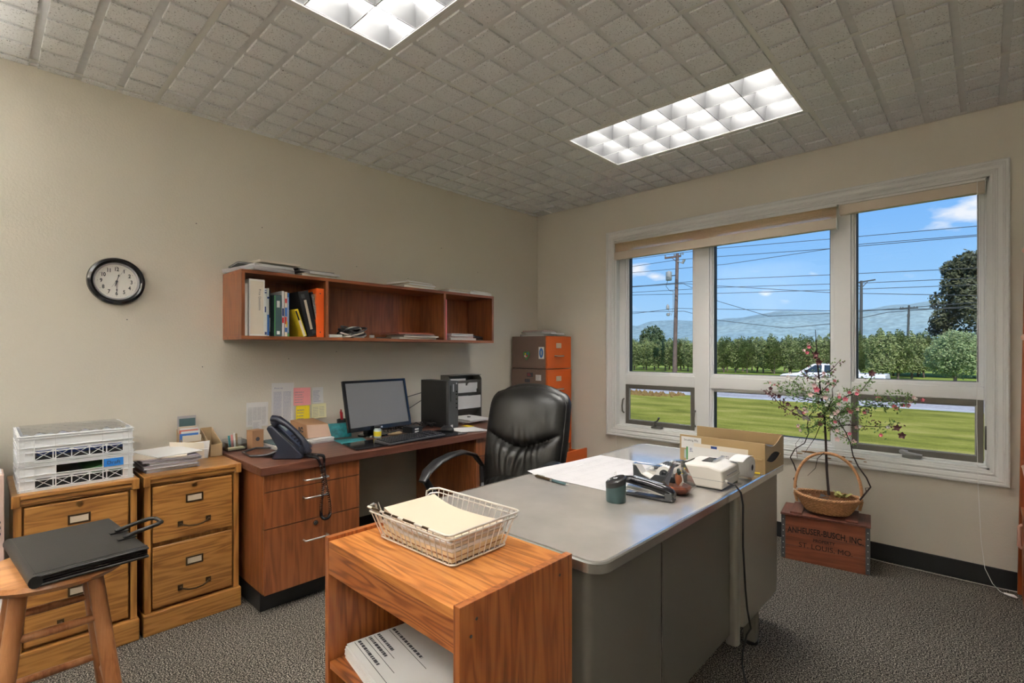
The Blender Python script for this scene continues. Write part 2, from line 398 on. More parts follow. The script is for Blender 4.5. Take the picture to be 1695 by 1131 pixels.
# fluorescent troffers with parabolic louvres
P('lamp_tube', (1, 1, 1), .5, emis=(1.0, .965, .90), es=LAMP*2.6); P('reflector', (.90, .90, .90), .35); P('louvre', (.066, .067, .069), .5)
P('lamp_back', (1, 1, 1), .5, emis=(1.0, .97, .92), es=LAMP*.55)
for k, (lx, ly) in enumerate(LIGHTS):
    lab = ['white fluorescent ceiling light with eighteen louvre cells nearest the window', 'white fluorescent ceiling light cut by the top edge of the photo', 'white fluorescent ceiling light at the rear of the room behind the viewer'][k]
    T = thing('ceiling_light', lab, 'ceiling light', (lx+.61, ly+.311, H))
    X0, X1, Y0, Y1 = lx+.012, lx+1.208, ly+.012, ly+.610
    hb = MB(); hb.box(X0-.004, X0, Y0, Y1, H-.004, H+.135).box(X1, X1+.004, Y0, Y1, H-.004, H+.135).box(X0, X1, Y0-.004, Y0, H-.004, H+.135).box(X0, X1, Y1, Y1+.004, H-.004, H+.135).box(X0, X1, Y0, Y1, H+.13, H+.135)
    part(T, 'housing', hb, 'reflector')
    fb = MB(); fb.box(X0, X0+.016, Y0, Y1, H-.006, H+.002).box(X1-.016, X1, Y0, Y1, H-.006, H+.002).box(X0+.016, X1-.016, Y0, Y0+.016, H-.006, H+.002).box(X0+.016, X1-.016, Y1-.016, Y1, H-.006, H+.002)
    part(T, 'frame', fb, 'grid_metal', bev=.001)
    part(T, 'reflector', MB().box(X0, X1, Y0, Y1, H+.124, H+.128), 'lamp_back')
    for j in range(3):
        yc = Y0+.016 + (Y1-Y0-.032)*(j+.5)/3
        part(T, 'lamp_tube', MB().cyl((X0+.02, yc, H+.106), (X1-.02, yc, H+.106), .0125, n=10), 'lamp_tube', smooth=True)
    lo = MB(); nx, ny = 6, 3
    ax, bx, ay, by = X0+.016, X1-.016, Y0+.016, Y1-.016
    # parabolic blades: thin at the lower edge, flaring upward, curved sides
    prof = [(-.0022, H), (-.0035, H+.03), (-.008, H+.06), (-.017, H+.088), (.017, H+.088), (.008, H+.06), (.0035, H+.03), (.0022, H)]
    for i in range(nx+1):
        xc = ax+(bx-ax)*i/nx; pr = [(xc+p[0], p[1]) for p in prof]
        lo.prism(pr, 'y', ay, by)
    for j in range(ny+1):
        yc = ay+(by-ay)*j/ny; pr = [(yc+p[0], p[1]) for p in prof]
        lo.prism(pr, 'x', ax, bx)
    part(T, 'louvre_grid', lo, 'louvre', smooth=True)
    ed = MB()
    for i in range(nx+1): xc = ax+(bx-ax)*i/nx; ed.box(xc-.0024, xc+.0024, ay, by, H-.001, H+.0003)
    for j in range(ny+1): yc = ay+(by-ay)*j/ny; ed.box(ax, bx, yc-.0024, yc+.0024, H-.001, H+.0003)
    part(T, 'louvre_edge', ed, 'grey_plastic')
# ---------------- black vinyl baseboards
def bb(mb, name): struct(name, mb, 'black_rubber', bev=.003)
bb(MB().box(0, .009, YF, 0, 0, .102), 'baseboard_left')
bb(MB().box(.009, XR, -.009, 0, 0, .102), 'baseboard_back')
bb(MB().box(XR-.009, XR, YF, -.009, 0, .102), 'baseboard_right')
# ---------------- window
P('glass', (1, 1, 1), 0, trans=1, ior=1.0, spec=0)
m, t, b = _new('window_glass'); N = t.nodes.new; L = t.links.new
for n in list(t.nodes):
    if n.type == 'BSDF_PRINCIPLED': t.nodes.remove(n)
tr = N('ShaderNodeBsdfTransparent'); tr.inputs[0].default_value = (.97, .985, .98, 1); gl = N('ShaderNodeBsdfGlossy'); gl.inputs['Roughness'].default_value = .01
fr = N('ShaderNodeFresnel'); fr.inputs[0].default_value = 1.4; ms = N('ShaderNodeMixShader'); L(fr.outputs[0], ms.inputs[0]); L(tr.outputs[0], ms.inputs[1]); L(gl.outputs[0], ms.inputs[2])
L(ms.outputs[0], t.nodes['Material Output'].inputs[0])
# casing: mitred moulding swept round the opening
def casing(x0, x1, z0, z1, prof):
    mb = MB(); n = len(prof)
    cs = [(x0, z0, 1, 1), (x1, z0, -1, 1), (x1, z1, -1, -1), (x0, z1, 1, -1)]
    for cx, cz, sx_, sz_ in cs:
        for off, hgt in prof: mb.v.append((cx+off*sx_, -hgt, cz+off*sz_))
    for i in range(4):
        j = (i+1) % 4
        for k in range(n-1): mb.f.append((i*n+k, j*n+k, j*n+k+1, i*n+k+1))
    return mb
cp = [(0, 0), (0, .020), (.007, .024), (.016, .024), (.019, .019), (.024, .019), (.028, .021), (.046, .017), (.050, .012), (.055, .012), (.058, .015), (.064, .015), (.068, .010), (.079, .009), (.079, -.002)]
win = struct('window_1', casing(.796, 3.293, .543, 2.294, cp), 'white_paint')
jb = MB(); jb.box(WX0-.005, WX0+.012, 0, .15, WZ0, WZ1).box(WX1-.012, WX1+.005, 0, .15, WZ0, WZ1).box(WX0, WX1, 0, .15, WZ1-.012, WZ1+.005).box(WX0, WX1, 0, .15, WZ0-.005, WZ0+.012)
part(win, 'jamb', jb, 'white_paint')
# frame members at y .045-.12
fy0, fy1 = .05, .13
fb = MB()
cols = [(.887, 1.6), (1.63, 2.52), (2.535, 3.202)]
fb.box(.887, .945, fy0, fy1, .634, 2.203).box(3.192, 3.203, fy0, fy1, .634, 2.203)
fb.box(1.556, 1.672, fy0-.005, fy1, .634, 2.203); fb.box(2.482, 2.575, fy0-.005, fy1, .634, 2.203)
fb.box(.945, 1.556, fy0, fy1, .984, 1.07).box(1.672, 2.482, fy0, fy1, .984, 1.07).box(2.575, 3.192, fy0, fy1, .996, 1.07)
fb.box(.887, 3.203, fy0, fy1, 2.188, 2.203); fb.box(.945, 3.203, fy0, fy1, .634, .648)
part(win, 'window_frame', fb, 'white_vinyl', bev=.004)
def glazing(x0, x1, z0, z1):
    g = MB().frame(x0, x1, z0, z1, .014, .058, .075); g.frame(x0+.014, x1-.014, z0+.014, z1-.014, .010, .068, .09)
    part(win, 'glazing_bead', g, 'white_vinyl', bev=.002)
    k = MB().frame(x0+.024, x1-.024, z0+.024, z1-.024, .005, .08, .12, wt=.003, wb=.003)
    part(win, 'window_gasket', k, 'black_rubber')
    p = MB().quad((x0+.024, .098, z0+.024), (x1-.024, .098, z0+.024), (x1-.024, .098, z1-.024), (x0+.024, .098, z1-.024))
    part(win, 'pane', p, 'window_glass', recalc=False)
glazing(.945, 1.556, 1.07, 2.188); glazing(1.672, 2.482, 1.07, 2.188); glazing(2.575, 3.192, 1.07, 2.188)
glazing(1.672, 2.482, .65, .984)
def awning(x0, x1, z0, z1, hx):
    s_ = part(win, 'awning_sash', MB().frame(x0, x1, z0, z1, .030, .052, .085, wb=.034), 'bronze_frame', bev=.002, label='dark bronze opening sash')
    p = MB().quad((x0+.03, .07, z0+.034), (x1-.03, .07, z0+.034), (x1-.03, .07, z1-.03), (x0+.03, .07, z1-.03))
    part(s_, 'pane', p, 'window_glass', recalc=False)
    part(s_, 'insect_screen_track', MB().frame(x0+.03, x1-.03, z0+.034, z1-.03, .006, .06, .068), 'grey_plastic')
awning(.947, 1.554, .648, .984, 0); awning(2.577, 3.190, .648, .994, 0)
def crank(x, mat, fold):
    k = MB().box(x-.045, x+.045, .012, .05, .636, .652); k.cyl((x-.02, .03, .652), (x-.02, .028, .668), .016, .012)
    o = part(win, 'crank_operator', k, mat, smooth=True, bev=.003)
    h = MB()
    if fold: h.tube([(x-.02, .025, .668), (x-.01, .01, .69), (x+.02, .0, .705), (x+.035, -.005, .73)], [.008, .007, .006, .009])
    else: h.tube([(x-.02, .02, .668), (x-.045, .005, .672), (x-.02, -.005, .665), (x+.05, -.004, .66)], [.012, .014, .012, .008])
    part(o, 'crank_handle', h, mat, smooth=True)
crank(1.25, 'bronze_frame', True); crank(2.88, 'grey_plastic', False)
for x, z, y in ((.935, .80, .045), (1.565, .745, .04), (3.20, .79, .045)):
    part(win, 'sash_lock', MB().tube([(x, y, z-.06), (x, y-.025, z-.045), (x, y-.03, z), (x, y-.02, z+.05), (x, y, z+.06)], .007), 'bronze_frame', smooth=True)
# ---------------- roller / pleated shades
P('shade_rail', (.60, .51, .41), .6); P('head_rail', (.70, .69, .66), .4); P('grimy', (.3, .16, .07), .8)
m, t, b = _new('pleated_fabric'); b.inputs['Base Color'].default_value = (.82, .71, .58, 1); b.inputs['Roughness'].default_value = .9
b.inputs['Transmission Weight'].default_value = 0
N = t.nodes.new; L = t.links.new
tl = N('ShaderNodeBsdfTranslucent'); tl.inputs[0].default_value = (1, .86, .76, 1); ms = N('ShaderNodeMixShader'); ms.inputs[0].default_value = .82
L(b.outputs[0], ms.inputs[1]); L(tl.outputs[0], ms.inputs[2])
tp = N('ShaderNodeBsdfTransparent'); tp.inputs[0].default_value = (1, .93, .80, 1); m3 = N('ShaderNodeMixShader'); m3.inputs[0].default_value = .16; L(ms.outputs[0], m3.inputs[1]); L(tp.outputs[0], m3.inputs[2]); L(m3.outputs[0], t.nodes['Material Output'].inputs[0])
def shade(x0, x1, zt, zp, zb, n, lab):
    T = thing('pleated_shade', lab, 'window shade', ((x0+x1)/2, -.02, zb))
    part(T, 'head_rail', MB().box(x0, x1, -.028, .022, zt-.014, zt), 'head_rail', bev=.002)
    if n:
        f = MB(); d = (zt-.014-zp)/n; poly = []
        for i in range(n): poly += [(-.030, zt-.014-d*i-.0005), (-.010, zt-.014-d*(i+.5))]
        poly.append((-.030, zp)); poly2 = [(-p[0]-.012-.0, p[1]) for p in poly][::-1]
        for a, b_ in zip(poly[:-1], poly[1:]): f.quad((x0+.004, a[0], a[1]), (x1-.004, a[0], a[1]), (x1-.004, b_[0], b_[1]), (x0+.004, b_[0], b_[1]))
        part(T, 'pleated_fabric', f, 'pleated_fabric', recalc=False)
        hk = MB()
        for q in range(5):
            xq = x0+.08+(x1-x0-.16)*q/4; hk.cyl((xq, -.020, zt-.01), (xq, -.020, zp), .0008, n=6)
        part(T, 'lift_cord', hk, 'wire_light')
    part(T, 'bottom_rail', MB().box(x0+.002, x1-.002, -.034, .010, zb, zp), 'shade_rail', bev=.004)
    part(T, 'end_cap', MB().box(x0, x0+.003, -.036, .012, zb-.003, zp+.002).box(x1-.003, x1, -.036, .012, zb-.003, zp+.002), 'white_plastic')
    return T
S1 = shade(.884, 2.512, 2.200, 2.112, 2.048, 7, 'long beige pleated shade drawn up over the left and middle windows')
S2 = shade(2.524, 3.198, 2.206, 2.190, 2.128, 0, 'short beige shade fully raised over the right window')
cd_ = [(3.165, -.037, 2.19), (3.166, -.038, 1.6), (3.163, -.036, .86), (3.168, -.035, .55), (3.180, -.035, .25), (3.195, -.045, .10), (3.225, -.07, .035), (3.255, -.10, .012), (3.285, -.115, .010)]
part(S2, 'pull_cord', MB().tube(cd_, .0014, 6), 'white_plastic', smooth=True)
part(S2, 'cord_tassel', MB().tube([(3.268, -.108, .012), (3.285, -.116, .012), (3.302, -.122, .013), (3.315, -.13, .012)], [.004, .007, .008, .004], 10), 'white_plastic', smooth=True)
solo('floor_cable', MB().tube([(2.6, -.03, .008), (2.78, -.05, .008), (3.0, -.045, .008), (3.2, -.04, .008), (3.32, -.03, .008)], .0022, 6), 'wire_light', 'thin white cable lying along the black baseboard under the window', 'cable', (2.6, -.03, 0), smooth=True)
part(S1, 'pull_cord', MB().tube([(.905, -.036, 2.05), (.906, -.036, 1.2), (.905, -.036, .84), (.906, -.03, .45)], .0012, 6), 'white_plastic', smooth=True)
# worn paint on the window stool
wp = MB(); g = random.Random(3)
for cx, cz, a, b_ in ((2.36, .607, .05, .006), (2.54, .600, .018, .007), (2.62, .604, .04, .004), (2.47, .582, .012, .004), (2.30, .590, .02, .004), (2.58, .578, .014, .005), (2.66, .588, .01, .003)):
    n = 14; wp.quad(*[(cx+a*cos(tau*i/n)*(.8+.35*g.random()), -.0245, cz+b_*sin(tau*i/n)*(.8+.35*g.random())) for i in range(n)])
part(win, 'worn_paint', wp, 'grimy', recalc=False, label='patches of bare brown wood under worn paint')
# nail holes
nh = MB()
for y, z in ((-2.58, 2.02), (-2.93, 1.98), (-1.95, 1.86), (-1.52, 1.82), (-2.42, 1.22), (-3.24, 1.43), (-1.2, 2.1), (-.8, 1.95), (-2.1, 1.265), (-2.9, 1.18)): nh.cyl((0, y, z), (.0015, y, z), .0028, n=8)
part(wl, 'nail_holes', nh, 'ink', recalc=False)

# ---------------- unseen fill uplights, added behind the viewer to brighten the ceiling
P('fill_glow', (1, 1, 1), .5, emis=(1.0, .97, .92), es=FILL_STRENGTH)
for (lx, ly), br_, lab in (((4.02, -4.78), .095, 'added black fill uplight, unseen, in the rear right corner behind the viewer'), ((.55, -4.85), .085, 'added black fill uplight, unseen, in the rear left corner behind the viewer')):
    T = thing('fill_uplight', lab, 'added fill light', (lx, ly, 0))
    part(T, 'base', MB().lathe([(.001, 0), (.15, 0), (.15, .015), (.03, .03), (.001, .03)], 32, (lx, ly, 0)), 'black_plastic', smooth=True)
    part(T, 'pole', MB().cyl((lx, ly, .02), (lx, ly, 1.57), .012), 'black_plastic', smooth=True)
    part(T, 'fill_shade', MB().lathe([(.02, 1.56), (.11, 1.58), (.145, 1.66), (.155, 1.78), (.150, 1.78), (.140, 1.665), (.105, 1.59), (.001, 1.58)], 36, (lx, ly, 0), cap=False), 'black_plastic', smooth=True)
    part(T, 'fill_disc', MB().lathe([(.001, 1.625), (br_, 1.625), (br_, 1.615), (.001, 1.615)], 32, (lx, ly, 0)), 'fill_glow')
# ============================================================ OUTSIDE
GZ = -1.3
def ground(name, stops, scale, bumpy=.4, sc2=60):
    m, t, b = _new(name); N = t.nodes.new; L = t.links.new
    tc = N('ShaderNodeTexCoord'); n1 = N('ShaderNodeTexNoise'); n1.inputs['Scale'].default_value = scale; n1.inputs['Detail'].default_value = 10; n1.inputs['Roughness'].default_value = .62
    mp = N('ShaderNodeMapping'); mp.inputs['Scale'].default_value = (.45, 1, 1); L(tc.outputs['Object'], mp.inputs[0]); L(mp.outputs[0], n1.inputs[0])
    r = N('ShaderNodeValToRGB'); el = r.color_ramp.elements
    el[0].position = .32; el[0].color = (*stops[0], 1); el[1].position = .68; el[1].color = (*stops[2], 1); x = el.new(.5); x.color = (*stops[1], 1)
    L(n1.outputs['Fac'], r.inputs[0])
    n2 = N('ShaderNodeTexNoise'); n2.inputs['Scale'].default_value = sc2; n2.inputs['Detail'].default_value = 3; L(tc.outputs['Object'], n2.inputs[0])
    mx = N('ShaderNodeMixRGB'); mx.blend_type = 'OVERLAY'; mx.inputs[0].default_value = .5; L(r.outputs[0], mx.inputs[1]); L(n2.outputs['Fac'], mx.inputs[2])
    L(mx.outputs[0], b.inputs['Base Color']); b.inputs['Roughness'].default_value = .95; b.inputs['Specular IOR Level'].default_value = .05
ground('lawn', ((.11, .12, .02), (.20, .21, .034), (.31, .28, .075)), .8, sc2=22)
ground('field_grass', ((.12, .16, .03), (.20, .27, .05), (.28, .32, .08)), .4, sc2=6)
ground('asphalt', ((.28, .28, .29), (.33, .33, .34), (.38, .38, .39)), .6, sc2=9)
ground('dry_grass', ((.16, .09, .035), (.26, .17, .07), (.34, .25, .11)), 5, sc2=40)
ground('hill_hazed', ((.16, .245, .28), (.19, .28, .31), (.235, .325, .335)), .0045, sc2=.05)  # distance haze is put into this blue-green hill colour
def gplane(name, x0, x1, y0, y1, z, mat): return struct(name, MB().quad((x0, y0, z), (x1, y0, z), (x1, y1, z), (x0, y1, z)), mat, recalc=False)
gplane('lawn', -45, 30, .15, 24.6, GZ, 'lawn')
gplane('road', -90, 60, 24.6, 33.5, GZ+.01, 'asphalt')
gplane('road_line', -90, 60, 24.95, 25.1, GZ+.016, 'white_paint')
gplane('field', -260, 160, 33.5, 420, GZ, 'field_grass')
g = random.Random(5)
bm_ = MB()
for i in range(260):
    x = -19+g.random()*9.5; y = 22.4+g.random()*2; r_ = .06+.16*g.random()
    bm_.add([(x-r_, y, GZ), (x+r_, y-.05, GZ), (x+r_*.3, y+r_, GZ), (x+(g.random()-.5)*.3, y, GZ+.08+.16*g.random())], [(0, 1, 3), (1, 2, 3), (2, 0, 3), (0, 2, 1)])
solo('dry_grass', bm_, 'dry_grass', 'strip of dry brown grass clumps along the road edge behind the left window', 'grass', (-14, 23.5, GZ), kind='stuff')
# hills: ridge with depth
def ridge(name, pts, y0, y1, lab, seed):
    mb = MB(); g = random.Random(seed); nx = 160; ny = 10
    xs = [p[0] for p in pts]
    def hz(x):
        for a, b_ in zip(pts[:-1], pts[1:]):
            if a[0] <= x <= b_[0]:
                t = (x-a[0])/(b_[0]-a[0]); t = t*t*(3-2*t)*.5+t*.5; return a[1]+(b_[1]-a[1])*t
        return pts[-1][1]
    def fn(u, v):
        x = xs[0]+(xs[-1]-xs[0])*u; h = hz(x)
        y = y0+(y1-y0)*v
        prof = sin(min(1, v/.5)*pi/2) if v < .5 else cos((v-.5)*pi)
        n = NZ.noise(V((x*.008+seed, y*.008, 0)))
        sc_ = (y0+(y1-y0)*.5+3.75)/3003.75
        return ((x-3.2)*sc_*(1)+3.2, y, -1.3+(h*sc_+1.3)*prof+n*12*sin(pi*min(1, v))*(1 if .05 < v < .42 else .2))
    mb.grid(fn, nx, 13); struct(name, mb, 'hill_hazed', smooth=True)
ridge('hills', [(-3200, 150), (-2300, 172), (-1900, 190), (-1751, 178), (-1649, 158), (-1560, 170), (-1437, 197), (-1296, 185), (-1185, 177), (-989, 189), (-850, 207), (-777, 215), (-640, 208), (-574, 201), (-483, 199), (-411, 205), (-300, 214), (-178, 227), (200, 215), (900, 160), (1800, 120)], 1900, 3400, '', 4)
# ------------------------------------------------------------ trees
def leafmat(name, col, tr=.35, var=.45):
    m, t, b = _new(name); N = t.nodes.new; L = t.links.new
    tc = N('ShaderNodeTexCoord'); n = N('ShaderNodeTexNoise'); n.inputs['Scale'].default_value = 2.2; n.inputs['Detail'].default_value = 6; L(tc.outputs['Object'], n.inputs[0])
    r = N('ShaderNodeValToRGB'); r.color_ramp.elements[0].position = .35; r.color_ramp.elements[1].position = .68
    r.color_ramp.elements[0].color = (*[c*(1-var) for c in col], 1); r.color_ramp.elements[1].color = (*[c*(1+var) for c in col], 1)
    L(n.outputs['Fac'], r.inputs[0]); L(r.outputs[0], b.inputs['Base Color']); b.inputs['Roughness'].default_value = .6
    tl = N('ShaderNodeBsdfTranslucent'); L(r.outputs[0], tl.inputs[0]); ms = N('ShaderNodeMixShader'); ms.inputs[0].default_value = tr
    L(b.outputs[0], ms.inputs[1]); L(tl.outputs[0], ms.inputs[2]); L(ms.outputs[0], t.nodes['Material Output'].inputs[0])
leafmat('orchard_leaf', (.24, .29, .11)); leafmat('bush_leaf', (.30, .38, .18)); leafmat('conifer_leaf', (.075, .085, .04), .15); leafmat('far_leaf', (.09, .13, .06))
P('bark', (.13, .10, .08), .9, bump=.5, bscale=20)
def crown(blobs, n, ls, seed, inner=.45):
    """leaf quads scattered over lumpy blobs (centre, radii)"""
    g = random.Random(seed); mb = MB(); tot = sum(b_[1]*b_[2]+b_[1]*b_[3] for b_ in blobs)
    for cx, rx_, ry_, rz_, c in [(b_[0], b_[1], b_[2], b_[3], b_) for b_ in blobs]:
        k = int(n*(rx_*ry_+rx_*rz_)/tot)
        for i in range(k):
            d = V((g.gauss(0, 1), g.gauss(0, 1), g.gauss(0, 1))).normalized()
            lump = 1+.22*NZ.noise(d*2.6+V((seed, cx[0], cx[2])))
            rr = (inner+(1-inner)*g.random()**.5)*lump
            p = V((cx[0]+d.x*rx_*rr, cx[1]+d.y*ry_*rr, cx[2]+d.z*rz_*rr))
            a = V((g.gauss(0, 1), g.gauss(0, 1), g.gauss(0, 1)*.8)).normalized(); b2 = a.orthogonal().normalized()
            s_ = ls*(.6+.8*g.random())
            q = [p+a*s_, p+b2*s_*.5, p-a*s_, p-b2*s_*.5]; mb.quad(*q)
    return mb
def trunkmb(h, r, seed, nb=5, spread=.8):
    g = random.Random(seed); mb = MB(); mb.tube([(0, 0, -.05), (.03, 0, h*.4), (-.04, .05, h)], [r*1.2, r, r*.4], 8)
    for i in range(nb):
        a = g.random()*tau; z = h*(.3+.5*g.random()); l = spread*(.6+.5*g.random())
        mb.tube([(0, 0, z), (cos(a)*l*.5, sin(a)*l*.5, z+l*.5), (cos(a)*l, sin(a)*l, z+l*1.1)], [r*.5, r*.35, r*.12], 6)
    return mb
def orchard(seed):
    g = random.Random(seed)
    T = thing('orchard_tree', 'x', 'tree', (0, 0, 0)); local(T)
    part(T, 'trunk', trunkmb(2.6, .085, seed), 'bark', smooth=True)
    bl = [((0, 0, 2.2), 1.2, 1.0, 1.6), ((.45, .2, 2.9), .8, .8, 1.05), ((-.5, -.1, 2.8), .8, .75, 1.15), ((.1, -.3, 1.35), 1.05, .95, .85), ((-.1, .2, 3.75), .40, .4, .72), ((.6, 0, 3.6), .25, .25, .6)]
    part(T, 'crown', crown(bl, 3400, .10, seed), 'orchard_leaf', recalc=False)
    return T
protos = [orchard(s) for s in (11, 23, 37)]
used = [0]*3
def plant(x, y, s, lab, grp):
    g = rnd; k = g.randrange(3); a = g.random()*tau
    sc_ = (s*(1+.1*(g.random()-.5)), s, s*(.98+.08*g.random()))
    if not used[k]:
        used[k] = 1; T = protos[k]; T.location = (x, y, GZ); T.rotation_euler.z = a; T.scale = sc_; T['label'] = lab; T['group'] = grp; return T
    return dup(protos[k], (x, y, GZ), a, lab, grp, sc_)
LB = 'green orchard tree in front row across the road, left and middle window panes'
for i in range(20): plant(-34.0+i*1.42+.3*rnd.random(), 56+i*.08+rnd.random()*.6, .92, LB, 'front row of orchard trees')
LB = 'green orchard tree in a rear row, half hidden behind the front row of orchard trees'
for rw in range(1, 3):
    for i in range(22): plant(-42+i*1.9+.4*rnd.random(), 56+rw*4.6+rnd.random(), .95+.02*rw, LB, 'rear rows of orchard trees')
LB = 'green orchard tree standing in the row behind the right window pane'
for x, y in ((-5.5, 50.5), (-3.3, 48.6), (-4.2, 53.6), (-2.5, 52.0), (-1.8, 55.0), (-1.2, 58.5), (-6.0, 55), (-3.6, 63.5), (-4, 58)): plant(x, y, 1.0, LB, 'orchard trees beside the round bush')
# round light bush
T = thing('round_bush', 'rounded pale green tree with low crown in front of the dark conifer', 'tree', (1.45, 47, GZ)); local(T)
part(T, 'trunk', trunkmb(1.8, .10, 5, 6, .7), 'bark', smooth=True)
part(T, 'crown', crown([((0, 0, 2.35), 1.75, 1.6, 1.75), ((.75, -.2, 2.6), 1.15, 1.1, 1.25), ((-.6, 0, 1.8), 1.2, 1.1, 1.15), ((.1, 0, 3.4), .9, .9, .7)], 9000, .085, 5, .55), 'bush_leaf', recalc=False)
T = thing('conifer', 'tall dark green conifer towering behind the round bush', 'tree', (3.65, 61, GZ)); local(T); T.scale = (1.06, 1.0, 1.04)
part(T, 'trunk', trunkmb(9, .3, 8, 3, 1), 'bark', smooth=True)
g = random.Random(9); bl = [((0, 0, 4.8), 4.0, 3.4, 4.6), ((-.1, 0, 8.0), 3.2, 3, 3.2), ((.5, 0, 10.2), 2.5, 2.4, 1.9)]
for i in range(46):
    a = g.random()*tau; z = 1.2+9.6*g.random(); rr = 3.9*sqrt(max(.1, 1-((z-4.6)/7.6)**2)); bl.append(((cos(a)*rr, sin(a)*rr*.8, z), .85, .8, .95))
for i in range(14): a = g.random()*tau; bl.append(((2.1*cos(a)+.3, 1.6*sin(a), 10.6+1.1*g.random()), .45, .5, .9))
part(T, 'crown', crown(bl, 30000, .15, 9, .5), 'conifer_leaf', recalc=False)
T = thing('distant_tree', 'small dark rounded tree rising above the orchard behind the left window', 'tree', (-62, 120, GZ)); local(T)
part(T, 'trunk', trunkmb(5, .25, 3, 3, 1), 'bark', smooth=True)
part(T, 'crown', crown([((0, 0, 6), 3.4, 3, 3.2), ((1.4, 0, 5), 2.4, 2, 2.4), ((-1.5, 0, 5.2), 2.2, 2, 2.2)], 3500, .3, 3, .5), 'far_leaf', recalc=False)
# ------------------------------------------------------------ poles and wires
P('pole_wood', (.135, .095, .085), .9, var=.25, vscale=2); P('pole_dark', (.07, .075, .08), .9); P('transformer_grey', (.25, .26, .26), .5); P('wire_black', (.05, .055, .06), .6)
T = thing('utility_pole', 'tall brown wooden utility pole with grey transformer, behind the left window pane', 'utility pole', (-22.4, 50, GZ)); local(T)
part(T, 'pole', MB().tube([(0, 0, -.2), (.35, 0, 13.55)], [.24, .17], 14), 'pole_wood', smooth=True)
a = MB().box(-1.35, .55, -.08, .08, 13.1, 13.3); a.tube([(.3, -.09, 12.4), (-.5, -.09, 13.15)], .04, 6)
a.xf(M.Translation((.2, 0, 0))); part(T, 'crossarm', a, 'pole_wood')
i_ = MB()
for x in (-1.1, .0, .75, 1.0): i_.lathe([(.04, 13.3), (.10, 13.36), (.05, 13.42), (.09, 13.5), (.03, 13.58)], 10, (x, 0, 0))
part(T, 'insulator', i_, 'transformer_grey', smooth=True)
a = MB().tube([(.3, -.1, 12.7), (.9, -.15, 12.4), (1.3, -.15, 12.6)], .06, 6); a.cyl((1.0, -.15, 12.3), (1.25, -.15, 12.75), .14); part(T, 'cutout_switch', a, 'transformer_grey', smooth=True)
tr_ = part(T, 'transformer', MB().lathe([(.02, 10.55), (.30, 10.58), (.33, 10.65), (.33, 11.5), (.30, 11.56), (.1, 11.62), (.02, 11.7)], 18, (-.62, -.1, 0)), 'transformer_grey', smooth=True)
a = MB(); a.tube([(-.6, -.4, 10.6), (-.8, -.4, 9.9), (-.45, -.3, 9.4), (.0, -.2, 9.3)], .03, 6); a.tube([(-.3, 0, 11.1), (.3, 0, 11.1)], .05, 6); part(T, 'lead_wire', a, 'wire_black')
a = MB(); a.lathe([(.05, 7.3), (.18, 7.35), (.16, 7.7), (.04, 7.9)], 12, (-.75, -.1, 0)); a.lathe([(.05, 6.55), (.2, 6.6), (.2, 6.85), (.05, 6.9)], 12, (-.7, -.1, 0)); a.tube([(-.75, -.1, 7.4), (-.3, -.1, 6.6), (-.1, -.1, 7.4), (-.1, -.1, 9.3)], .035, 6)
part(T, 'cable_terminator', a, 'transformer_grey', smooth=True)
T = thing('utility_pole', 'grey streetlight-armed utility pole left of the conifer, tallest in the right window', 'utility pole', (-9.5, 80, GZ)); local(T)
part(T, 'pole', MB().tube([(0, 0, -.2), (.1, 0, 12.3)], [.24, .17], 12), 'pole_dark', smooth=True)
a = MB().tube([(-.75, 0, 12.0), (.1, 0, 12.15), (1.7, 0, 12.3)], .09, 8); a.tube([(.1, 0, 11.3), (.8, 0, 12.1)], .05, 6).tube([(.05, 0, 11.4), (-.6, 0, 12.0)], .05, 6); part(T, 'crossarm', a, 'pole_dark', smooth=True)
T = thing('utility_pole', 'small far utility pole with wide crossarm rising above the orchard in the right window', 'utility pole', (-9.6, 140, GZ)); local(T)
part(T, 'pole', MB().tube([(-.3, 0, -.2), (.1, 0, 12.9)], [.26, .2], 12), 'pole_dark', smooth=True)
a = MB().box(-1.6, 1.7, -.1, .1, 12.1, 12.3)
for x in (-1.4, -1.0, 1.0, 1.5): a.cyl((x, 0, 12.3), (x, 0, 12.6), .07)
a.box(-.25, .25, -.2, .2, 10.2, 10.9).box(-.2, .2, -.2, .2, 8.6, 9.0); part(T, 'crossarm', a, 'pole_dark')
WI = [[(-27, 11.9), (-17.3, 11.8), (-6.7, 11.2), (3.1, 10.7)], [(-27, 11.1), (-21.3, 11.2), (-17.3, 11.0), (-6.8, 10.4), (3.1, 10.0)], [(-27, 8.8), (-17.3, 8.7), (-6.8, 8.1), (3.0, 7.6)],
 [(-21.2, 8.7), (-17.4, 8.1), (-6.8, 6.5), (3.0, 5.5)], [(-27, 5.7), (-21.7, 6.0), (-19.2, 5.8), (-6.8, 4.9), (3.0, 4.6)],
 [(-21.1, 8.7), (-19.1, 7.6), (-17.3, 6.5), (-12.4, 4.7), (-6.8, 4.7)], [(-21.2, 5.7), (-17.3, 4.5), (-10.9, 3.5), (-6.8, 3.8), (-3, 4.6)],
 [(-27, 8.3), (-17, 8.0), (-4.4, 7.3), (3.0, 7.0)], [(-27, 8.0), (-17, 7.4), (-4.4, 6.8), (3.0, 6.5)], [(-17, 10.5), (-5, 10.9), (3.1, 10.5)]]
for i, wv in enumerate(WI):
    pts = [(x, 48.0+.3*i, z) for x, z in wv]
    a, b_ = pts[0], pts[-1]; pts.insert(0, (a[0]-25, a[1]+2, a[2]+1.0)); pts.append((b_[0]+25, b_[1]-2, b_[2]+.8))
    solo('overhead_wire', MB().tube(pts, .028, 5), 'wire_black', 'thin dark overhead wire strung across the sky outside the window', 'wire', (a[0], a[1], a[2]), 'overhead wires', smooth=True)
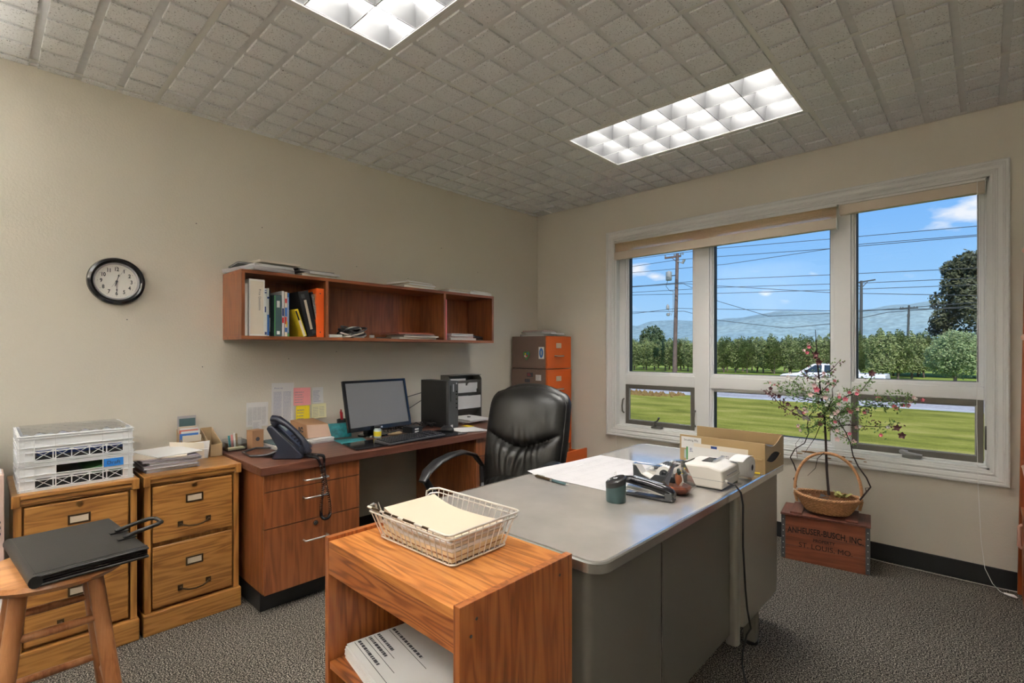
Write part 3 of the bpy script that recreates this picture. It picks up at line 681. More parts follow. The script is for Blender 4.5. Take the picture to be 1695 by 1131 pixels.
# ------------------------------------------------------------ white pickup truck on the road
P('truck_white', (.74, .74, .75), .25, coat=.5); P('truck_glass', (.03, .045, .06), .08); P('tyre', (.015, .015, .016), .7)
T = thing('car', 'white pickup truck parked on the road outside the middle window', 'car', (-3.45, 30.8, GZ+.01)); local(T)
def prof(y0, y1, inset=0):
    pl = [(-2.62, .42), (-2.68, .62), (-2.60, .86), (-2.35, .98), (-1.62, 1.04), (-1.50, 1.08), (-.80, 1.62), (-.55, 1.70), (.75, 1.72), (.95, 1.60), (1.05, 1.10), (2.65, 1.10), (2.72, .62), (2.66, .42)]
    return pl
bd = MB().prism([(-2.62, .42), (-2.68, .66), (-2.62, 1.04), (-2.40, 1.17), (-1.62, 1.25), (-1.50, 1.28), (2.65, 1.28), (2.72, .66), (2.66, .42)], 'y', -.95, .95)
body = part(T, 'body', bd, 'truck_white', bev=.06, smooth=True)
cab = MB().hexa([(-1.62, -.88, 1.24), (1.30, -.88, 1.24), (1.30, .88, 1.24), (-1.62, .88, 1.24)], [(-.80, -.72, 1.80), (1.10, -.72, 1.82), (1.10, .72, 1.82), (-.80, .72, 1.80)])
part(T, 'cab', cab, 'truck_white', bev=.06, smooth=True)
gl_ = MB()
for sy in (-1, 1):
    def q(x0, x1, x2, x3):
        lo_, hi_ = 1.31, 1.74; yl, yh = sy*(.86+.012), sy*(.74+.014)
        gl_.quad((x0, yl, lo_), (x1, yl, lo_), (x2, yh, hi_), (x3, yh, hi_))
    q(-1.30, -.35, -.35, -.70); q(-.22, .55, .50, -.22); q(.64, .98, .82, .62)
gl_.quad((-1.56, -.75, 1.30), (-1.56, .75, 1.30), (-.90, .64, 1.75), (-.90, -.64, 1.75))
part(T, 'side_window', gl_, 'truck_glass', recalc=False)
for x in (-1.72, 1.72):
    for sy in (-1, 1):
        wh = part(T, 'wheel', MB().lathe([(.1, -.12), (.34, -.12), (.38, -.08), (.38, .08), (.34, .12), (.1, .12)], 24, (x, sy*.86, .38), 'y'), 'tyre', smooth=True)
        part(wh, 'hub', MB().cyl((x, sy*.86-.13, .38), (x, sy*.86+.13, .38), .2, n=20), 'bright_steel')
ar = MB()
for x in (-1.72, 1.72): ar.prism([(x+.5*cos(a*pi/8), .40+.5*sin(a*pi/8)) for a in range(9)], 'y', -.965, .965)
part(T, 'wheel_arch', ar, 'black_plastic')
part(T, 'bumper', MB().box(-2.78, -2.60, -.93, .93, .42, .62), 'bright_steel', bev=.03)
part(T, 'headlight', MB().box(-2.68, -2.52, -.93, -.62, .84, 1.02).box(-2.68, -2.52, .62, .93, .84, 1.02), 'clear_plastic', bev=.02)
part(T, 'side_mirror', MB().box(-1.12, -.98, -1.12, -.94, 1.30, 1.46).box(-1.12, -.98, .94, 1.12, 1.30, 1.46), 'black_plastic', bev=.02)
# ============================================================ LEFT WALL
# ---- clock
P('clock_face', (.86, .84, .80), .6); P('silver_paint', (.45, .44, .47), .35, .4)
cy_, cz_ = -3.284, 1.620
T = thing('wall_clock', 'round black-rimmed wall clock with a white dial and numerals', 'clock', (0, cy_, cz_))
c0 = (0, cy_, cz_)
part(T, 'rim', MB().lathe([(.085, .002), (.117, .002), (.119, .012), (.115, .026), (.104, .034), (.097, .030), (.093, .022), (.0915, .016)], 64, c0, 'x', cap=False), 'black_gloss', smooth=True, recalc=True)
part(T, 'inner_ring', MB().lathe([(.0925, .010), (.0925, .021), (.089, .021), (.085, .012), (.0845, .008)], 64, c0, 'x', cap=False), 'silver_paint', smooth=True)
F_ = part(T, 'dial', MB().cyl((.002, cy_, cz_), (.010, cy_, cz_), .0865, n=64), 'clock_face')
nu = MB()
for k in range(1, 13):
    a = pi/2-tau*k/12; nu.join(textmb(str(k), .026, (.010, cy_+.061*cos(a), cz_+.061*sin(a)), (0, 1, 0), (0, 0, 1), squash=.75, bold=.0009))
part(F_, 'numerals', nu, 'ink', recalc=False)
tk = MB()
for k in range(60):
    a = tau*k/60; r0, r1, hw = (.0735, .0765, .0010) if k % 5 == 0 else (.0745, .0760, .0004)
    d = (cos(a), sin(a)); n_ = (-d[1], d[0])
    tk.quad(*[(.0106, cy_+d[0]*r+n_[0]*s*hw, cz_+d[1]*r+n_[1]*s*hw) for r, s in ((r0, -1), (r1, -1), (r1, 1), (r0, 1))])
tk.join(textmb('- - - - -', .006, (.010, cy_, cz_+.025), (0, 1, 0), (0, 0, 1)))
part(F_, 'minute_track', tk, 'ink', recalc=False)
def hand(ang, l, tail, wd, nm, x):
    d = V((0, sin(ang), cos(ang))); n_ = V((0, cos(ang), -sin(ang))); c = V((x, cy_, cz_)); mb = MB()
    pts = [c-d*tail+n_*wd*.6, c-d*tail-n_*wd*.6, c-n_*wd*.7, c+d*l*.62-n_*wd*.5, c+d*l*.72-n_*wd*1.9, c+d*l*.82-n_*wd*.4, c+d*l, c+d*l*.82+n_*wd*.4, c+d*l*.72+n_*wd*1.9, c+d*l*.62+n_*wd*.5, c+n_*wd*.7]
    mb.quad(*[tuple(p) for p in pts]); mb.quad(*[tuple(p+V((.0008, 0, 0))) for p in pts]); part(T, nm, mb, 'ink', recalc=False)
hand(R(15), .043, .025, .0022, 'hour_hand', .013); hand(R(180), .060, .002, .0018, 'minute_hand', .0145)
part(T, 'second_hand', MB().tube([(.016, cy_-.020, cz_-.030), (.016, cy_+.028, cz_+.058)], .0004, 5), 'ink')
part(T, 'hub', MB().cyl((.01, cy_, cz_), (.018, cy_, cz_), .005, n=16), 'ink', smooth=True)
gm = MB().cyl((.0175, cy_, cz_), (.0185, cy_, cz_), .0925, n=48)
# ---- wall shelf
SY0, SY1, SZ0, SZ1, SD = -2.797, -.905, 1.333, 1.710, .305
T = thing('wall_shelf', 'long brown wooden wall shelf with three open bays', 'shelf', (0, -1.85, SZ0))
part(T, 'top_board', MB().box(.002, SD, SY0, SY1, SZ1-.019, SZ1), 'shelf_y', bev=.001)
part(T, 'bottom_board', MB().box(.002, SD, SY0, SY1, SZ0, SZ0+.019), 'shelf_y', bev=.001)
for y in (SY0, SY1-.018): part(T, 'side_panel', MB().box(.002, SD-.0005, y, y+.018, SZ0+.019, SZ1-.019), 'shelf_z', bev=.0008)
for y in (-2.325, -1.417): part(T, 'divider', MB().box(.01, SD-.001, y, y+.018, SZ0+.019, SZ1-.019), 'shelf_z', bev=.0008)
part(T, 'back_panel', MB().box(.002, .010, SY0+.018, SY1-.018, SZ0+.019, SZ1-.019), 'shelf_z')
part(T, 'screw_cap', MB().cyl((.010, -2.21, 1.61), (.013, -2.21, 1.61), .006, n=12).cyl((.010, -1.30, 1.60), (.013, -1.30, 1.60), .006, n=12), 'white_plastic')
# ---- books (each: box block leaning about its foot, spine toward the room)
ZB = SZ0+.019
def book(name, y, wd, h, x0, x1, mat, lab, lean=0, strips=(), grp=None, pages=True, cat='book'):
    T = thing(name, lab, cat, (x1, y, ZB), rx=-lean, group=grp); local(T)
    d = x1-x0; t_ = min(.0025, wd*.2)
    part(T, 'cover', MB().box(-d, 0, 0, t_, 0, h).box(-d, 0, wd-t_, wd, 0, h).box(-t_, 0, t_, wd-t_, 0, h), mat, bev=.0008)
    if pages: part(T, 'pages', MB().box(-d+.004, -t_, t_, wd-t_, .003, h-.004), 'paper')
    for mt_, z0, z1, a, b_ in strips:
        part(T, 'spine_label', MB().box(0, .0006, wd*a, wd*b_, h*z0, h*z1), mt_)
    return T
b1 = book('binder', -2.778, .024, .285, .05, .272, 'white_plastic', 'thin white binder at the left end of the wall shelf', cat='binder')
b2 = book('binder', -2.752, .082, .312, .03, .285, 'white_plastic', 'thick white ring binder with handwriting down its spine on the wall shelf', cat='binder')
sb = textmb('Price Quotations', .017, (.0004, .055, .20), (0, 0, -1), (0, 1, 0), squash=1.0); part(b2, 'handwriting', sb, 'ink', recalc=False)
part(b2, 'spine_sleeve', MB().box(0, .0004, .006, .076, .01, .302), 'paper_warm')
book('manual', -2.667, .017, .268, .06, .262, 'white_plastic', 'white manual with dark bands beside the thick white binder', strips=(('navy', .90, .925, .1, .9), ('navy', .955, .97, .1, .9), ('navy', .5, .62, .3, .7), ('navy', .03, .09, .1, .9)))
book('manual', -2.647, .010, .272, .06, .258, 'white_plastic', 'slim white manual with a blue lower half, second of the two beside the thick binder', strips=(('blue', .02, .45, 0, 1), ('navy', .78, .82, 0, 1)))
book('book', -2.634, .008, .262, .06, .250, 'black_plastic', 'thin black booklet wedged between the white manuals and the green book', strips=(('white_plastic', .1, .4, .3, .7),))
book('book', -2.612, .040, .236, .06, .268, 'book_teal', 'thick dark teal book with white letter blocks on its spine', strips=(('green', .02, .98, .0, .14), ('white_plastic', .70, .86, .35, .75), ('white_plastic', .05, .13, .35, .75)))
book('book', -2.568, .013, .262, .06, .262, 'paper', 'pale book with a grey-blue spine right of the dark teal book', strips=(('red', .30, .42, .1, .9), ('navy', .45, .62, .2, .9)))
book('book', -2.553, .016, .258, .06, .264, 'paper_warm', 'multicoloured book with blue, red and yellow spine patches', strips=(('blue', .45, .65, .1, .9), ('red', .28, .44, .1, .7), ('yellow', .22, .34, .5, .95), ('blue', .10, .2, .1, .9), ('red', .75, .85, .2, .8)))
book('book', -2.535, .010, .254, .06, .260, 'blue', 'thin light blue book at the right of the multicoloured book', strips=(('paper', .1, .9, .2, .5), ('green', 0, .08, 0, 1)))
book('booklet', -2.452, .022, .165, .08, .285, 'yellow', 'yellow edged booklet leaning low under the black binder', lean=R(-19), strips=(('black_plastic', .6, .95, .1, .5), ('paper_warm', .02, .6, .05, .7)))
b3 = book('binder', -2.425, .062, .270, .05, .285, 'black_plastic', 'black binder with a cream spine label leaning against the comb-bound book', lean=R(-13), strips=(('cream_paper', .15, .80, .38, .62), ('dark_grey_plastic', .84, .93, .2, .55), ('dark_grey_plastic', .05, .12, .5, .85)), cat='binder')
b4 = book('comb_bound_book', -2.356, .014, .272, .06, .280, 'black_plastic', 'black comb-bound book leaning behind the black binder', lean=R(-11))
cm = MB()
for i in range(32): cm.tube([(.001+.006*sin(a*pi/5), .007-.006*cos(a*pi/5)*1, .012+i*.0078) for a in range(6)], .0014, 5)
part(b4, 'comb_binding', cm, 'white_plastic', label='white plastic comb spine')
book('book', -2.343, .008, .262, .06, .275, 'kraft', 'thin brown edged booklet between the comb-bound book and the orange binder', lean=R(-9))
b5 = book('binder', -2.3765, .047, .293, .04, .290, 'orange_binder', 'bright orange ring binder standing at the right end of the left bay', cat='binder')
part(b5, 'rivet', MB().cyl((0, .024, .262), (.0012, .024, .262), .004, n=10).cyl((0, .024, .03), (.0012, .024, .03), .004, n=10), 'ink')
# ---- helper for sheets / folders in piles
ORD = ['lowest', 'second lowest', 'third lowest', 'fourth lowest', 'fifth lowest', 'sixth lowest', 'seventh lowest']
def pile(cx, cy, z, items, where, grp, seed=1, k_=1.0):
    """items: (w_x, w_y, thick, mat, rot, dx, dy, word)"""
    g = random.Random(seed); n = len(items)
    for i, (a, b_, th, mat, rot, dx, dy, word) in enumerate(items):
        th *= k_
        pos = 'topmost' if i == n-1 else ORD[i]
        nm = {'folder': 'folder', 'paper': 'paper_bundle', 'pad': 'notepad', 'booklet': 'booklet'}[word.split()[-1]]
        T = thing(nm, '%s, %s in pile %s' % (word, pos, where), {'paper': 'paper'}.get(word.split()[-1], word.split()[-1]), (cx+dx, cy+dy, z+.0003), rot, grp); local(T)
        k = 1 if word.endswith('folder') else 0
        if k:      # folded sheet: two leaves round a wad of paper
            part(T, 'cover', MB().box(-a/2, a/2, -b_/2, b_/2, 0, .0012).hexa([(-a/2, -b_/2, th-.0014), (a/2-.004, -b_/2, th-.0006), (a/2-.004, b_/2, th-.0006), (-a/2, b_/2, th-.0014)], [(-a/2, -b_/2, th-.0002), (a/2-.004, -b_/2, th+.0004), (a/2-.004, b_/2, th+.0004), (-a/2, b_/2, th-.0002)]).box(-a/2, -a/2+.0012, -b_/2, b_/2, .0012, th-.0014), mat)
            if th > .004: part(T, 'sheets', MB().box(-a/2+.003, a/2-.010, -b_/2+.004, b_/2-.006, .0013, th-.0016), 'paper')
            z += th+.0012
        else:
            m_ = MB(); q = max(1, int(th/.003))
            for j in range(q):
                o = (g.random()-.5)*.006; p_ = (g.random()-.5)*.006
                m_.box(-a/2+o, a/2+o, -b_/2+p_, b_/2+p_, th*j/q, th*(j+1)/q-.0003)
            part(T, 'sheets', m_, mat); z += th+.0006
    return z
# on top of the wall shelf
zt = SZ1
pile(.17, -2.66, zt, [(.29, .25, .014, 'paper_grey', .25, 0, 0, 'grey paper'), (.28, .22, .010, 'paper', .12, .0, .02, 'white paper'), (.25, .18, .006, 'black_plastic', -.1, -.05, -.03, 'black folder'), (.24, .23, .008, 'paper_warm', .08, .02, .06, 'cream paper')], 'at the left end of the shelf top', 'papers at the left end of the shelf top', 2, 1.55)
pile(.16, -2.36, zt, [(.26, .22, .010, 'manila', .05, 0, .0, 'manila folder'), (.25, .2, .008, 'paper', .1, .02, .02, 'white paper'), (.26, .21, .005, 'paper_grey', -.06, 0, .0, 'grey folder'), (.14, .12, .007, 'black_plastic', .3, -.0, -.07, 'black notepad'.replace('notepad', 'pad'))], 'right of the paper heap on the shelf top', 'folders near the left end of the shelf top', 3, 1.55)
pile(.17, -1.62, zt, [(.27, .26, .010, 'manila', -.05, 0, 0, 'manila folder'), (.26, .24, .012, 'cream_paper', .04, .0, .02, 'cream folder'), (.24, .24, .009, 'paper_warm', .12, .0, .0, 'buff folder')], 'in the middle of the shelf top', 'folders in the middle of the shelf top', 4, 1.55)
pile(.17, -1.26, zt, [(.26, .23, .010, 'cream_paper', .05, 0, 0, 'cream folder'), (.25, .20, .007, 'manila', -.08, .0, .02, 'manila folder')], 'second from the right on the shelf top', 'folders toward the right of the shelf top', 5, 1.55)
pile(.17, -1.04, zt, [(.27, .22, .013, 'paper', -.04, 0, 0, 'white paper'), (.25, .19, .009, 'manila', .1, .0, .0, 'manila folder')], 'at the right end of the shelf top', 'folders at the right end of the shelf top', 6, 1.55)
# middle bay
solo('small_box', MB().box(.20, .30, -2.30, -2.215, ZB, ZB+.018), 'white_plastic', 'small flat white box at the left of the middle shelf bay', 'box', (.25, -2.26, ZB), bev=.002)
T = thing('cable_bundle', 'tangled bundle of grey and black cable coiled in the middle shelf bay', 'cable', (.19, -2.08, ZB))
for mt_, sd, nl in (('wire_light', 1, 5), ('dark_grey_plastic', 5, 5), ('black_plastic', 9, 4)):
    g = random.Random(sd)
    for q in range(nl):
        a = .055+.03*g.random(); b_ = .03+.025*g.random(); h = .012+.045*g.random(); ph = g.random()*tau; c = (.20+.02*g.random(), -2.10+.05*(g.random()-.5))
        part(T, 'cable_loop', MB().tube([(c[0]+b_*cos(t_)*1.1, c[1]+a*sin(t_), max(ZB+.007, ZB+h+.022*sin(t_+ph))) for t_ in [tau*k/20 for k in range(20)]], .0055, 7, closed=True), mt_, smooth=True)
part(T, 'plug', MB().box(.19, .225, -2.10, -2.06, ZB+.058, ZB+.075).box(.23, .25, -1.99, -1.96, ZB+.004, ZB+.022), 'white_plastic', bev=.003)
pile(.17, -1.63, ZB, [(.24, .33, .012, 'manila', .03, .0, 0, 'manila folder'), (.24, .30, .011, 'cream_paper', -.05, .01, .03, 'cream folder'), (.22, .28, .007, 'paper_grey', .06, .0, .02, 'grey folder'), (.23, .32, .006, 'salmon_folder', .04, .0, -.01, 'salmon folder'), (.22, .30, .004, 'salmon_folder', -.03, -.0, -.02, 'thin salmon folder')], 'in the right half of the middle shelf bay', 'folders in the middle shelf bay', 7)
solo('pen', MB().tube([(.27, -1.96, ZB+.004), (.26, -1.84, ZB+.004)], .004, 8), 'black_plastic', 'dark pen lying in front of the cable bundle in the middle bay', 'pen', (.27, -1.9, ZB), smooth=True)
solo('folder', MB().box(.05, .29, -1.395, -1.378, ZB, ZB+.30), 'pink_folder', 'bright pink folder standing upright in the right shelf bay', 'folder', (.17, -1.387, ZB), bev=.001)
pile(.18, -1.22, ZB, [(.23, .26, .016, 'paper', .03, 0, 0, 'white paper'), (.22, .24, .010, 'salmon_folder', -.04, .0, 0, 'pink folder'), (.22, .24, .012, 'paper_grey', .05, .0, .0, 'grey folder'), (.21, .22, .008, 'paper', .02, .0, .0, 'thin white paper')], 'in the right shelf bay', 'papers in the right shelf bay', 8)
T = thing('stapler', 'black stapler lying at the right end of the right shelf bay', 'stapler', (.2, -.99, ZB))
part(T, 'base', MB().box(.17, .21, -1.06, -.93, ZB, ZB+.012), 'black_plastic', bev=.004); part(T, 'arm', MB().hexa([(.175, -1.06, ZB+.03), (.205, -1.06, ZB+.03), (.205, -.93, ZB+.013), (.175, -.93, ZB+.013)], [(.175, -1.06, ZB+.048), (.205, -1.06, ZB+.048), (.205, -.93, ZB+.032), (.175, -.93, ZB+.032)]), 'black_plastic', bev=.005)
# ---- papers pinned to the wall
def note(name, y0, z0, wd, h, mat, lab, rot=0, rows=0, cols=1, ink='ink_soft', head=None, seed=1, off=.0015, cat='note', curl=.006):
    T = thing(name, lab, cat, (off, y0, z0), rx=rot); local(T)
    sh = MB().grid(lambda u, v: (.0002+curl*(1-v)**2*(.5+.5*u), u*wd, v*h), 6, 8); part(T, 'sheet', sh, mat, smooth=True, recalc=False)
    if rows:
        mb = MB(); scribble(mb, (curl*.62, wd*.08, h*.08), (0, 1, 0), (-curl*.55, 0, h), wd*.84, h*.72, rows, .28, .85, .001, seed, cols, .09 if cols == 1 else .05)
        if head: mb.join(textmb(head, h*.045, (curl*.1+.001, wd*.3, h*.88), (0, 1, 0), (0, 0, 1)))
        part(T, 'print', mb, ink, recalc=False)
    return T
note('notice', -2.672, .815, .125, .145, 'paper', 'small white sheet printed with a table, leftmost on the wall over the counter', R(-1), 16, 4, 'ink_soft', None, 4, cat='paper')
note('note', -2.638, .796, .052, .055, 'paper', 'tiny white slip taped below the leftmost printed sheet', R(1), 6, 1, 'ink_soft', None, 6, off=.009)
note('phone_list', -2.527, .800, .138, .27, 'paper', 'tall white printed list pinned over the kraft package', R(-.6), 26, 2, 'ink_blue', 'Phone List', 5, cat='paper')
note('sticky_note', -2.393, .922, .110, .112, 'pink_note', 'pink handwritten sticky note at the middle of the wall notes', R(-1), 5, 1, 'ink_soft', None, 7, off=.004, curl=.008)
note('sticky_note', -2.378, .815, .088, .104, 'yellow_note', 'bright yellow sticky note hanging below the pink note', R(-1.5), 4, 1, 'ink_soft', None, 8, off=.006, curl=.008)
note('sticky_note', -2.273, .828, .098, .094, 'pale_yellow_note', 'pale yellow square note at the right of the bright yellow one', 0, 7, 2, 'ink_soft', None, 9, off=.003, curl=.008)
note('note', -2.268, .925, .074, .105, 'paper', 'small white handwritten slip above the pale yellow note', 0, 8, 1, 'ink_blue', None, 10)
# ============================================================ OAK FILE CABINETS
def bail(mb_plate, mb_bar, x, y, z, w_=.115):
    for s in (-1, 1):
        mb_plate.box(x, x+.003, y+s*w_/2-.011, y+s*w_/2+.011, z-.012, z+.014); mb_plate.cyl((x, y+s*w_/2, z), (x+.018, y+s*w_/2, z), .006, n=10)
    mb_bar.tube([(x+.014, y-w_/2, z), (x+.024, y-w_/4, z-.010), (x+.026, y, z-.013), (x+.024, y+w_/4, z-.010), (x+.014, y+w_/2, z)], .0038, 8)
def filecab(y0, y1, lab, lock):
    T = thing('file_cabinet', lab, 'file cabinet', (.25, (y0+y1)/2, 0)); yc = (y0+y1)/2
    part(T, 'body', MB().box(.03, .460, y0+.008, y1-.008, .02, .665), 'oak_cabinet_z', bev=.002)
    part(T, 'top', MB().box(.02, .500, y0, y1, .692, .710), 'oak_cabinet_y', bev=.004)
    part(T, 'top_moulding', MB().box(.024, .492, y0+.004, y1-.004, .672, .692).box(.028, .482, y0+.006, y1-.006, .662, .672), 'oak_cabinet_y', bev=.005)
    for y in (y0+.006, y1-.030): part(T, 'corner_stile', MB().box(.460, .484, y, y+.024, .095, .664), 'oak_cabinet_z', bev=.002)
    for y in (y0-.000, y1-.026): part(T, 'corner_block', MB().box(.470, .503, y, y+.026, .664, .7105), 'oak_cabinet_z', bev=.003)
    part(T, 'plinth', MB().box(.03, .500, y0, y1, 0, .094), 'oak_cabinet_y', bev=.004)
    for i, (z0, z1) in enumerate(((.402, .656), (.108, .384))):
        D = part(T, 'drawer', MB().hexa([(.472, y0+.036, z0), (.486, y0+.036, z0), (.486, y1-.036, z0), (.472, y1-.036, z0)], [(.472, y0+.036, z1), (.486, y0+.036, z1), (.486, y1-.036, z1), (.472, y1-.036, z1)]), 'oak_cabinet_y', bev=.006, seg=3)
        zl, zh = (.580, .467) if i == 0 else (.286, .172)
        part(D, 'label_holder', MB().frame(0, .072, 0, .040, .007, -.003, 0).xf(M.Translation((.4865, yc-.036, zl-.020)) @ M.Rotation(pi/2, 4, 'Z')), 'dark_brass', bev=.001)
        part(D, 'label_card', MB().box(.486, .4875, yc-.029, yc+.029, zl-.013, zl+.013), 'cream_paper')
        pl, br = MB(), MB(); bail(pl, br, .486, yc, zh)
        part(D, 'handle_plate', pl, 'dark_brass', bev=.003); part(D, 'handle', br, 'dark_brass', smooth=True)
    lk = MB().cyl((.486, yc, lock), (.490, yc, lock), .0105, n=20).cyl((.490, yc, lock), (.492, yc, lock), .006, n=16)
    part(T, 'lock', lk, 'brass', smooth=True)
    return T
filecab(-3.262, -2.862, 'two-drawer oak file cabinet next to the walnut counter, with folders on top', .640)
filecab(-3.676, -3.276, 'two-drawer oak file cabinet behind the stool, carrying the white crates', .640)
# ---- white stacking crates
def crate(z0, lab, slot, labelled):
    x0, x1, y0, y1, h = .075, .452, -3.652, -3.292, .110
    T = thing('crate', lab, 'crate', ((x0+x1)/2, (y0+y1)/2, z0), group=None)
    z1 = z0+h; t_ = .004
    s = MB()   # walls as bands and lattices
    zb, zl, zm = z0+.010, z0+.048, z0+.058
    for xx in (x0, x1-t_):
        s.box(xx, xx+t_, y0, y1, z0, zb)
        s.box(xx, xx+t_, y0, y1, zl, zm)
        if slot and xx > .3:
            s.box(xx, xx+t_, y0, y0+.105, zm, z1-.012).box(xx, xx+t_, y1-.10, y1, zm, z1-.012)
        else: s.box(xx, xx+t_, y0, y1, zm, z1-.012)
        s.box(xx, xx+t_, y0, y1, z1-.012, z1)
        s.box(xx, xx+t_, y0, y0+.042, zb, zl).box(xx, xx+t_, y1-.034, y1, zb, zl)
    for yy in (y0, y1-t_):
        s.box(x0+t_, x1-t_, yy, yy+t_, z0, zb).box(x0+t_, x1-t_, yy, yy+t_, zl, zm)
        s.box(x0+t_, x0+.13, yy, yy+t_, zm, z1-.012).box(x1-.13, x1-t_, yy, yy+t_, zm, z1-.012)
        s.box(x0+t_, x1-t_, yy, yy+t_, z1-.012, z1).box(x0+t_, x0+.05, yy, yy+t_, zb, zl).box(x1-.05, x1-t_, yy, yy+t_, zb, zl)
    part(T, 'shell', s, 'crate_plastic', bev=.0012)
    part(T, 'base', MB().box(x0+.003, x1-.003, y0+.003, y1-.003, z0, z0+.004), 'crate_plastic')
    r = MB()   # outer ribs
    for zz in (z1-.004, z1-.013, zm+.004, zl-.006, z0+.009, z0): r.box(x0-.005, x1+.006, y0-.004, y1+.004, zz, zz+.0028)
    r2 = MB()
    for zz in (z1-.0045, z1-.014, zm+.003, zl-.007, z0+.008, z0+.0005):
        r2.box(x1, x1+.005, y0-.003, y1+.003, zz, zz+.0032).box(x0-.005, x0, y0-.003, y1+.003, zz, zz+.0032).box(x0-.003, x1+.003, y0-.005, y0, zz, zz+.0032).box(x0-.003, x1+.003, y1, y1+.005, zz, zz+.0032)
    for yy in (y0, y0+.014, y0+.042, y0+.105, y1-.105, y1-.036, y1-.016, y1-.004): r2.box(x1, x1+.0045, yy, yy+.003, z0, z1)
    for xx in (x0, x0+.05, x0+.13, x1-.13, x1-.05, x1-.014): r2.box(xx, xx+.003, y0-.0045, y0, z0, z1)
    part(T, 'ribs', r2, 'crate_plastic')
    ys = [y0+.042+(y1-.034-y0-.042)*i/5 for i in range(6)]
    for xx in (x1-.002, x0+.002):
        xl = MB()
        for a, b_ in zip(ys[:-1], ys[1:]): xl.tube([(xx, a, zb), (xx, b_, zl)], .0016, 4).tube([(xx, a, zl), (xx, b_, zb)], .0016, 4)
        for a in ys[1:-1]: xl.box(xx-.002, xx+.002, a-.0018, a+.0018, zb, zl)
        part(T, 'lattice', xl, 'crate_plastic')
    if labelled:
        part(T, 'blue_tape_label', MB().box(x1+.0045, x1+.0058, y1-.105+.004, y1-.034, zm+.004, z1-.014), 'blue_tape', label='blue tape label with handwriting')
        part(T, 'handwriting', textmb('Draft', .022, (x1+.0058, y1-.068, (zm+z1)/2-.006), (0, 1, 0), (0, 0, 1)), 'ink', recalc=False)
    return T
crate(.710, 'white plastic crate with a blue tape label, lower of two on the oak cabinet', True, True)
crate(.8215, 'white plastic stacking crate under a clear sheet, upper of the two on the oak cabinet', False, False)
solo('black_binder', MB().box(.10, .44, -3.63, -3.33, .7145, .752), 'black_plastic', 'black binder lying inside the lower white crate', 'binder', (.27, -3.48, .7145), bev=.003)
solo('green_folder', MB().hexa([(.10, -3.45, .753), (.445, -3.45, .753), (.445, -3.31, .753), (.10, -3.31, .753)], [(.10, -3.45, .770), (.445, -3.45, .770), (.445, -3.31, .800), (.10, -3.31, .800)]), 'green_folder', 'dark green folder showing through the opening of the lower white crate', 'folder', (.27, -3.38, .753), bev=.002)
solo('black_binder', MB().box(.10, .44, -3.63, -3.32, .826, .846), 'black_plastic', 'black binder lying inside the upper white crate', 'binder', (.27, -3.48, .826), bev=.003)
solo('folder', MB().box(.11, .43, -3.60, -3.31, .8465, .858), 'navy', 'navy folder on top of the binder in the upper white crate', 'folder', (.27, -3.46, .8465), bev=.001)
g = random.Random(2)
solo('clear_plastic_sheet', MB().grid(lambda u, v: (.085+.36*v, -3.64+.34*u, .936+.003*sin(u*31)*sin(v*17)+.004*(v > .93)*sin(u*60)), 60, 24), 'cloudy_sheet', 'clear plastic cover lying over the top of the upper white crate', 'plastic cover', (.26, -3.47, .935), smooth=True, recalc=False)
# ---- pile of grey folders + loose sheets on the right oak cabinet
P('lilac_folder', (.30, .26, .31), .5)
z_ = pile(.285, -3.135, .710, [(.28, .22, .016, 'lilac_folder', .04, 0, 0, 'grey-violet folder'), (.28, .22, .014, 'lilac_folder', -.03, .01, .0, 'grey-violet folder'), (.28, .22, .012, 'paper_grey', .05, .0, .01, 'dark grey folder'), (.28, .23, .010, 'lilac_folder', -.02, .0, .0, 'grey-violet folder'), (.27, .22, .006, 'paper_warm', -.25, -.01, -.02, 'cream paper'), (.26, .20, .004, 'paper', .22, -.01, .01, 'white paper')], 'on the right oak file cabinet', 'folders piled on the right oak cabinet', 9)
# ---- tan brochure holders
def holder(x0, x1, y0, y1, zl, zh, lab, tilt=0):
    T = thing('brochure_holder', lab, 'brochure holder', ((x0+x1)/2, (y0+y1)/2, .710)); z0 = .710
    m_ = MB()
    m_.box(x0, x1, y0, y1, z0, z0+.003)                       # base
    m_.box(x0, x0+.003, y0, y1, z0, zh)                       # back (wall side)
    m_.prism([(x0, z0), (x1, z0), (x1, zl), (x0, zh)], 'y', y0, y0+.003); m_.prism([(x0, z0), (x1, z0), (x1, zl), (x0, zh)], 'y', y1-.003, y1)
    m_.box(x1-.003, x1, y0, y1, z0, zl)
    part(T, 'holder_body', m_, 'tan_board', bev=.0006); return T
holder(.055, .235, -2.925, -2.868, .775, .845, 'tan cardboard literature holder in the corner of the right oak cabinet')
holder(.050, .150, -3.035, -2.935, .790, .850, 'tan cardboard holder packed with brochures on the right oak cabinet')
bm_specs = [('leaflet', .14, -2.99, .205, 'paper_grey', 'tall leaflet with a dark photograph, rearmost in the brochure holder', .0),
            ('leaflet', .128, -2.99, .150, 'cream_paper', 'cream leaflet below the tall dark leaflet', .0), ('leaflet', .118, -2.985, .142, 'paper', 'white leaflet, third from the back of the brochure holder', .0),
            ('leaflet', .107, -2.99, .134, 'salmon_folder', 'pinkish leaflet in the middle of the brochure holder', 0), ('leaflet', .096, -2.985, .128, 'paper', 'white leaflet, third from the front of the brochure holder', 0),
            ('leaflet', .085, -2.995, .118, 'blue', 'blue leaflet near the front of the brochure holder', 0), ('leaflet', .072, -2.985, .108, 'paper_warm', 'cream leaflet at the front of the brochure holder', 0)]
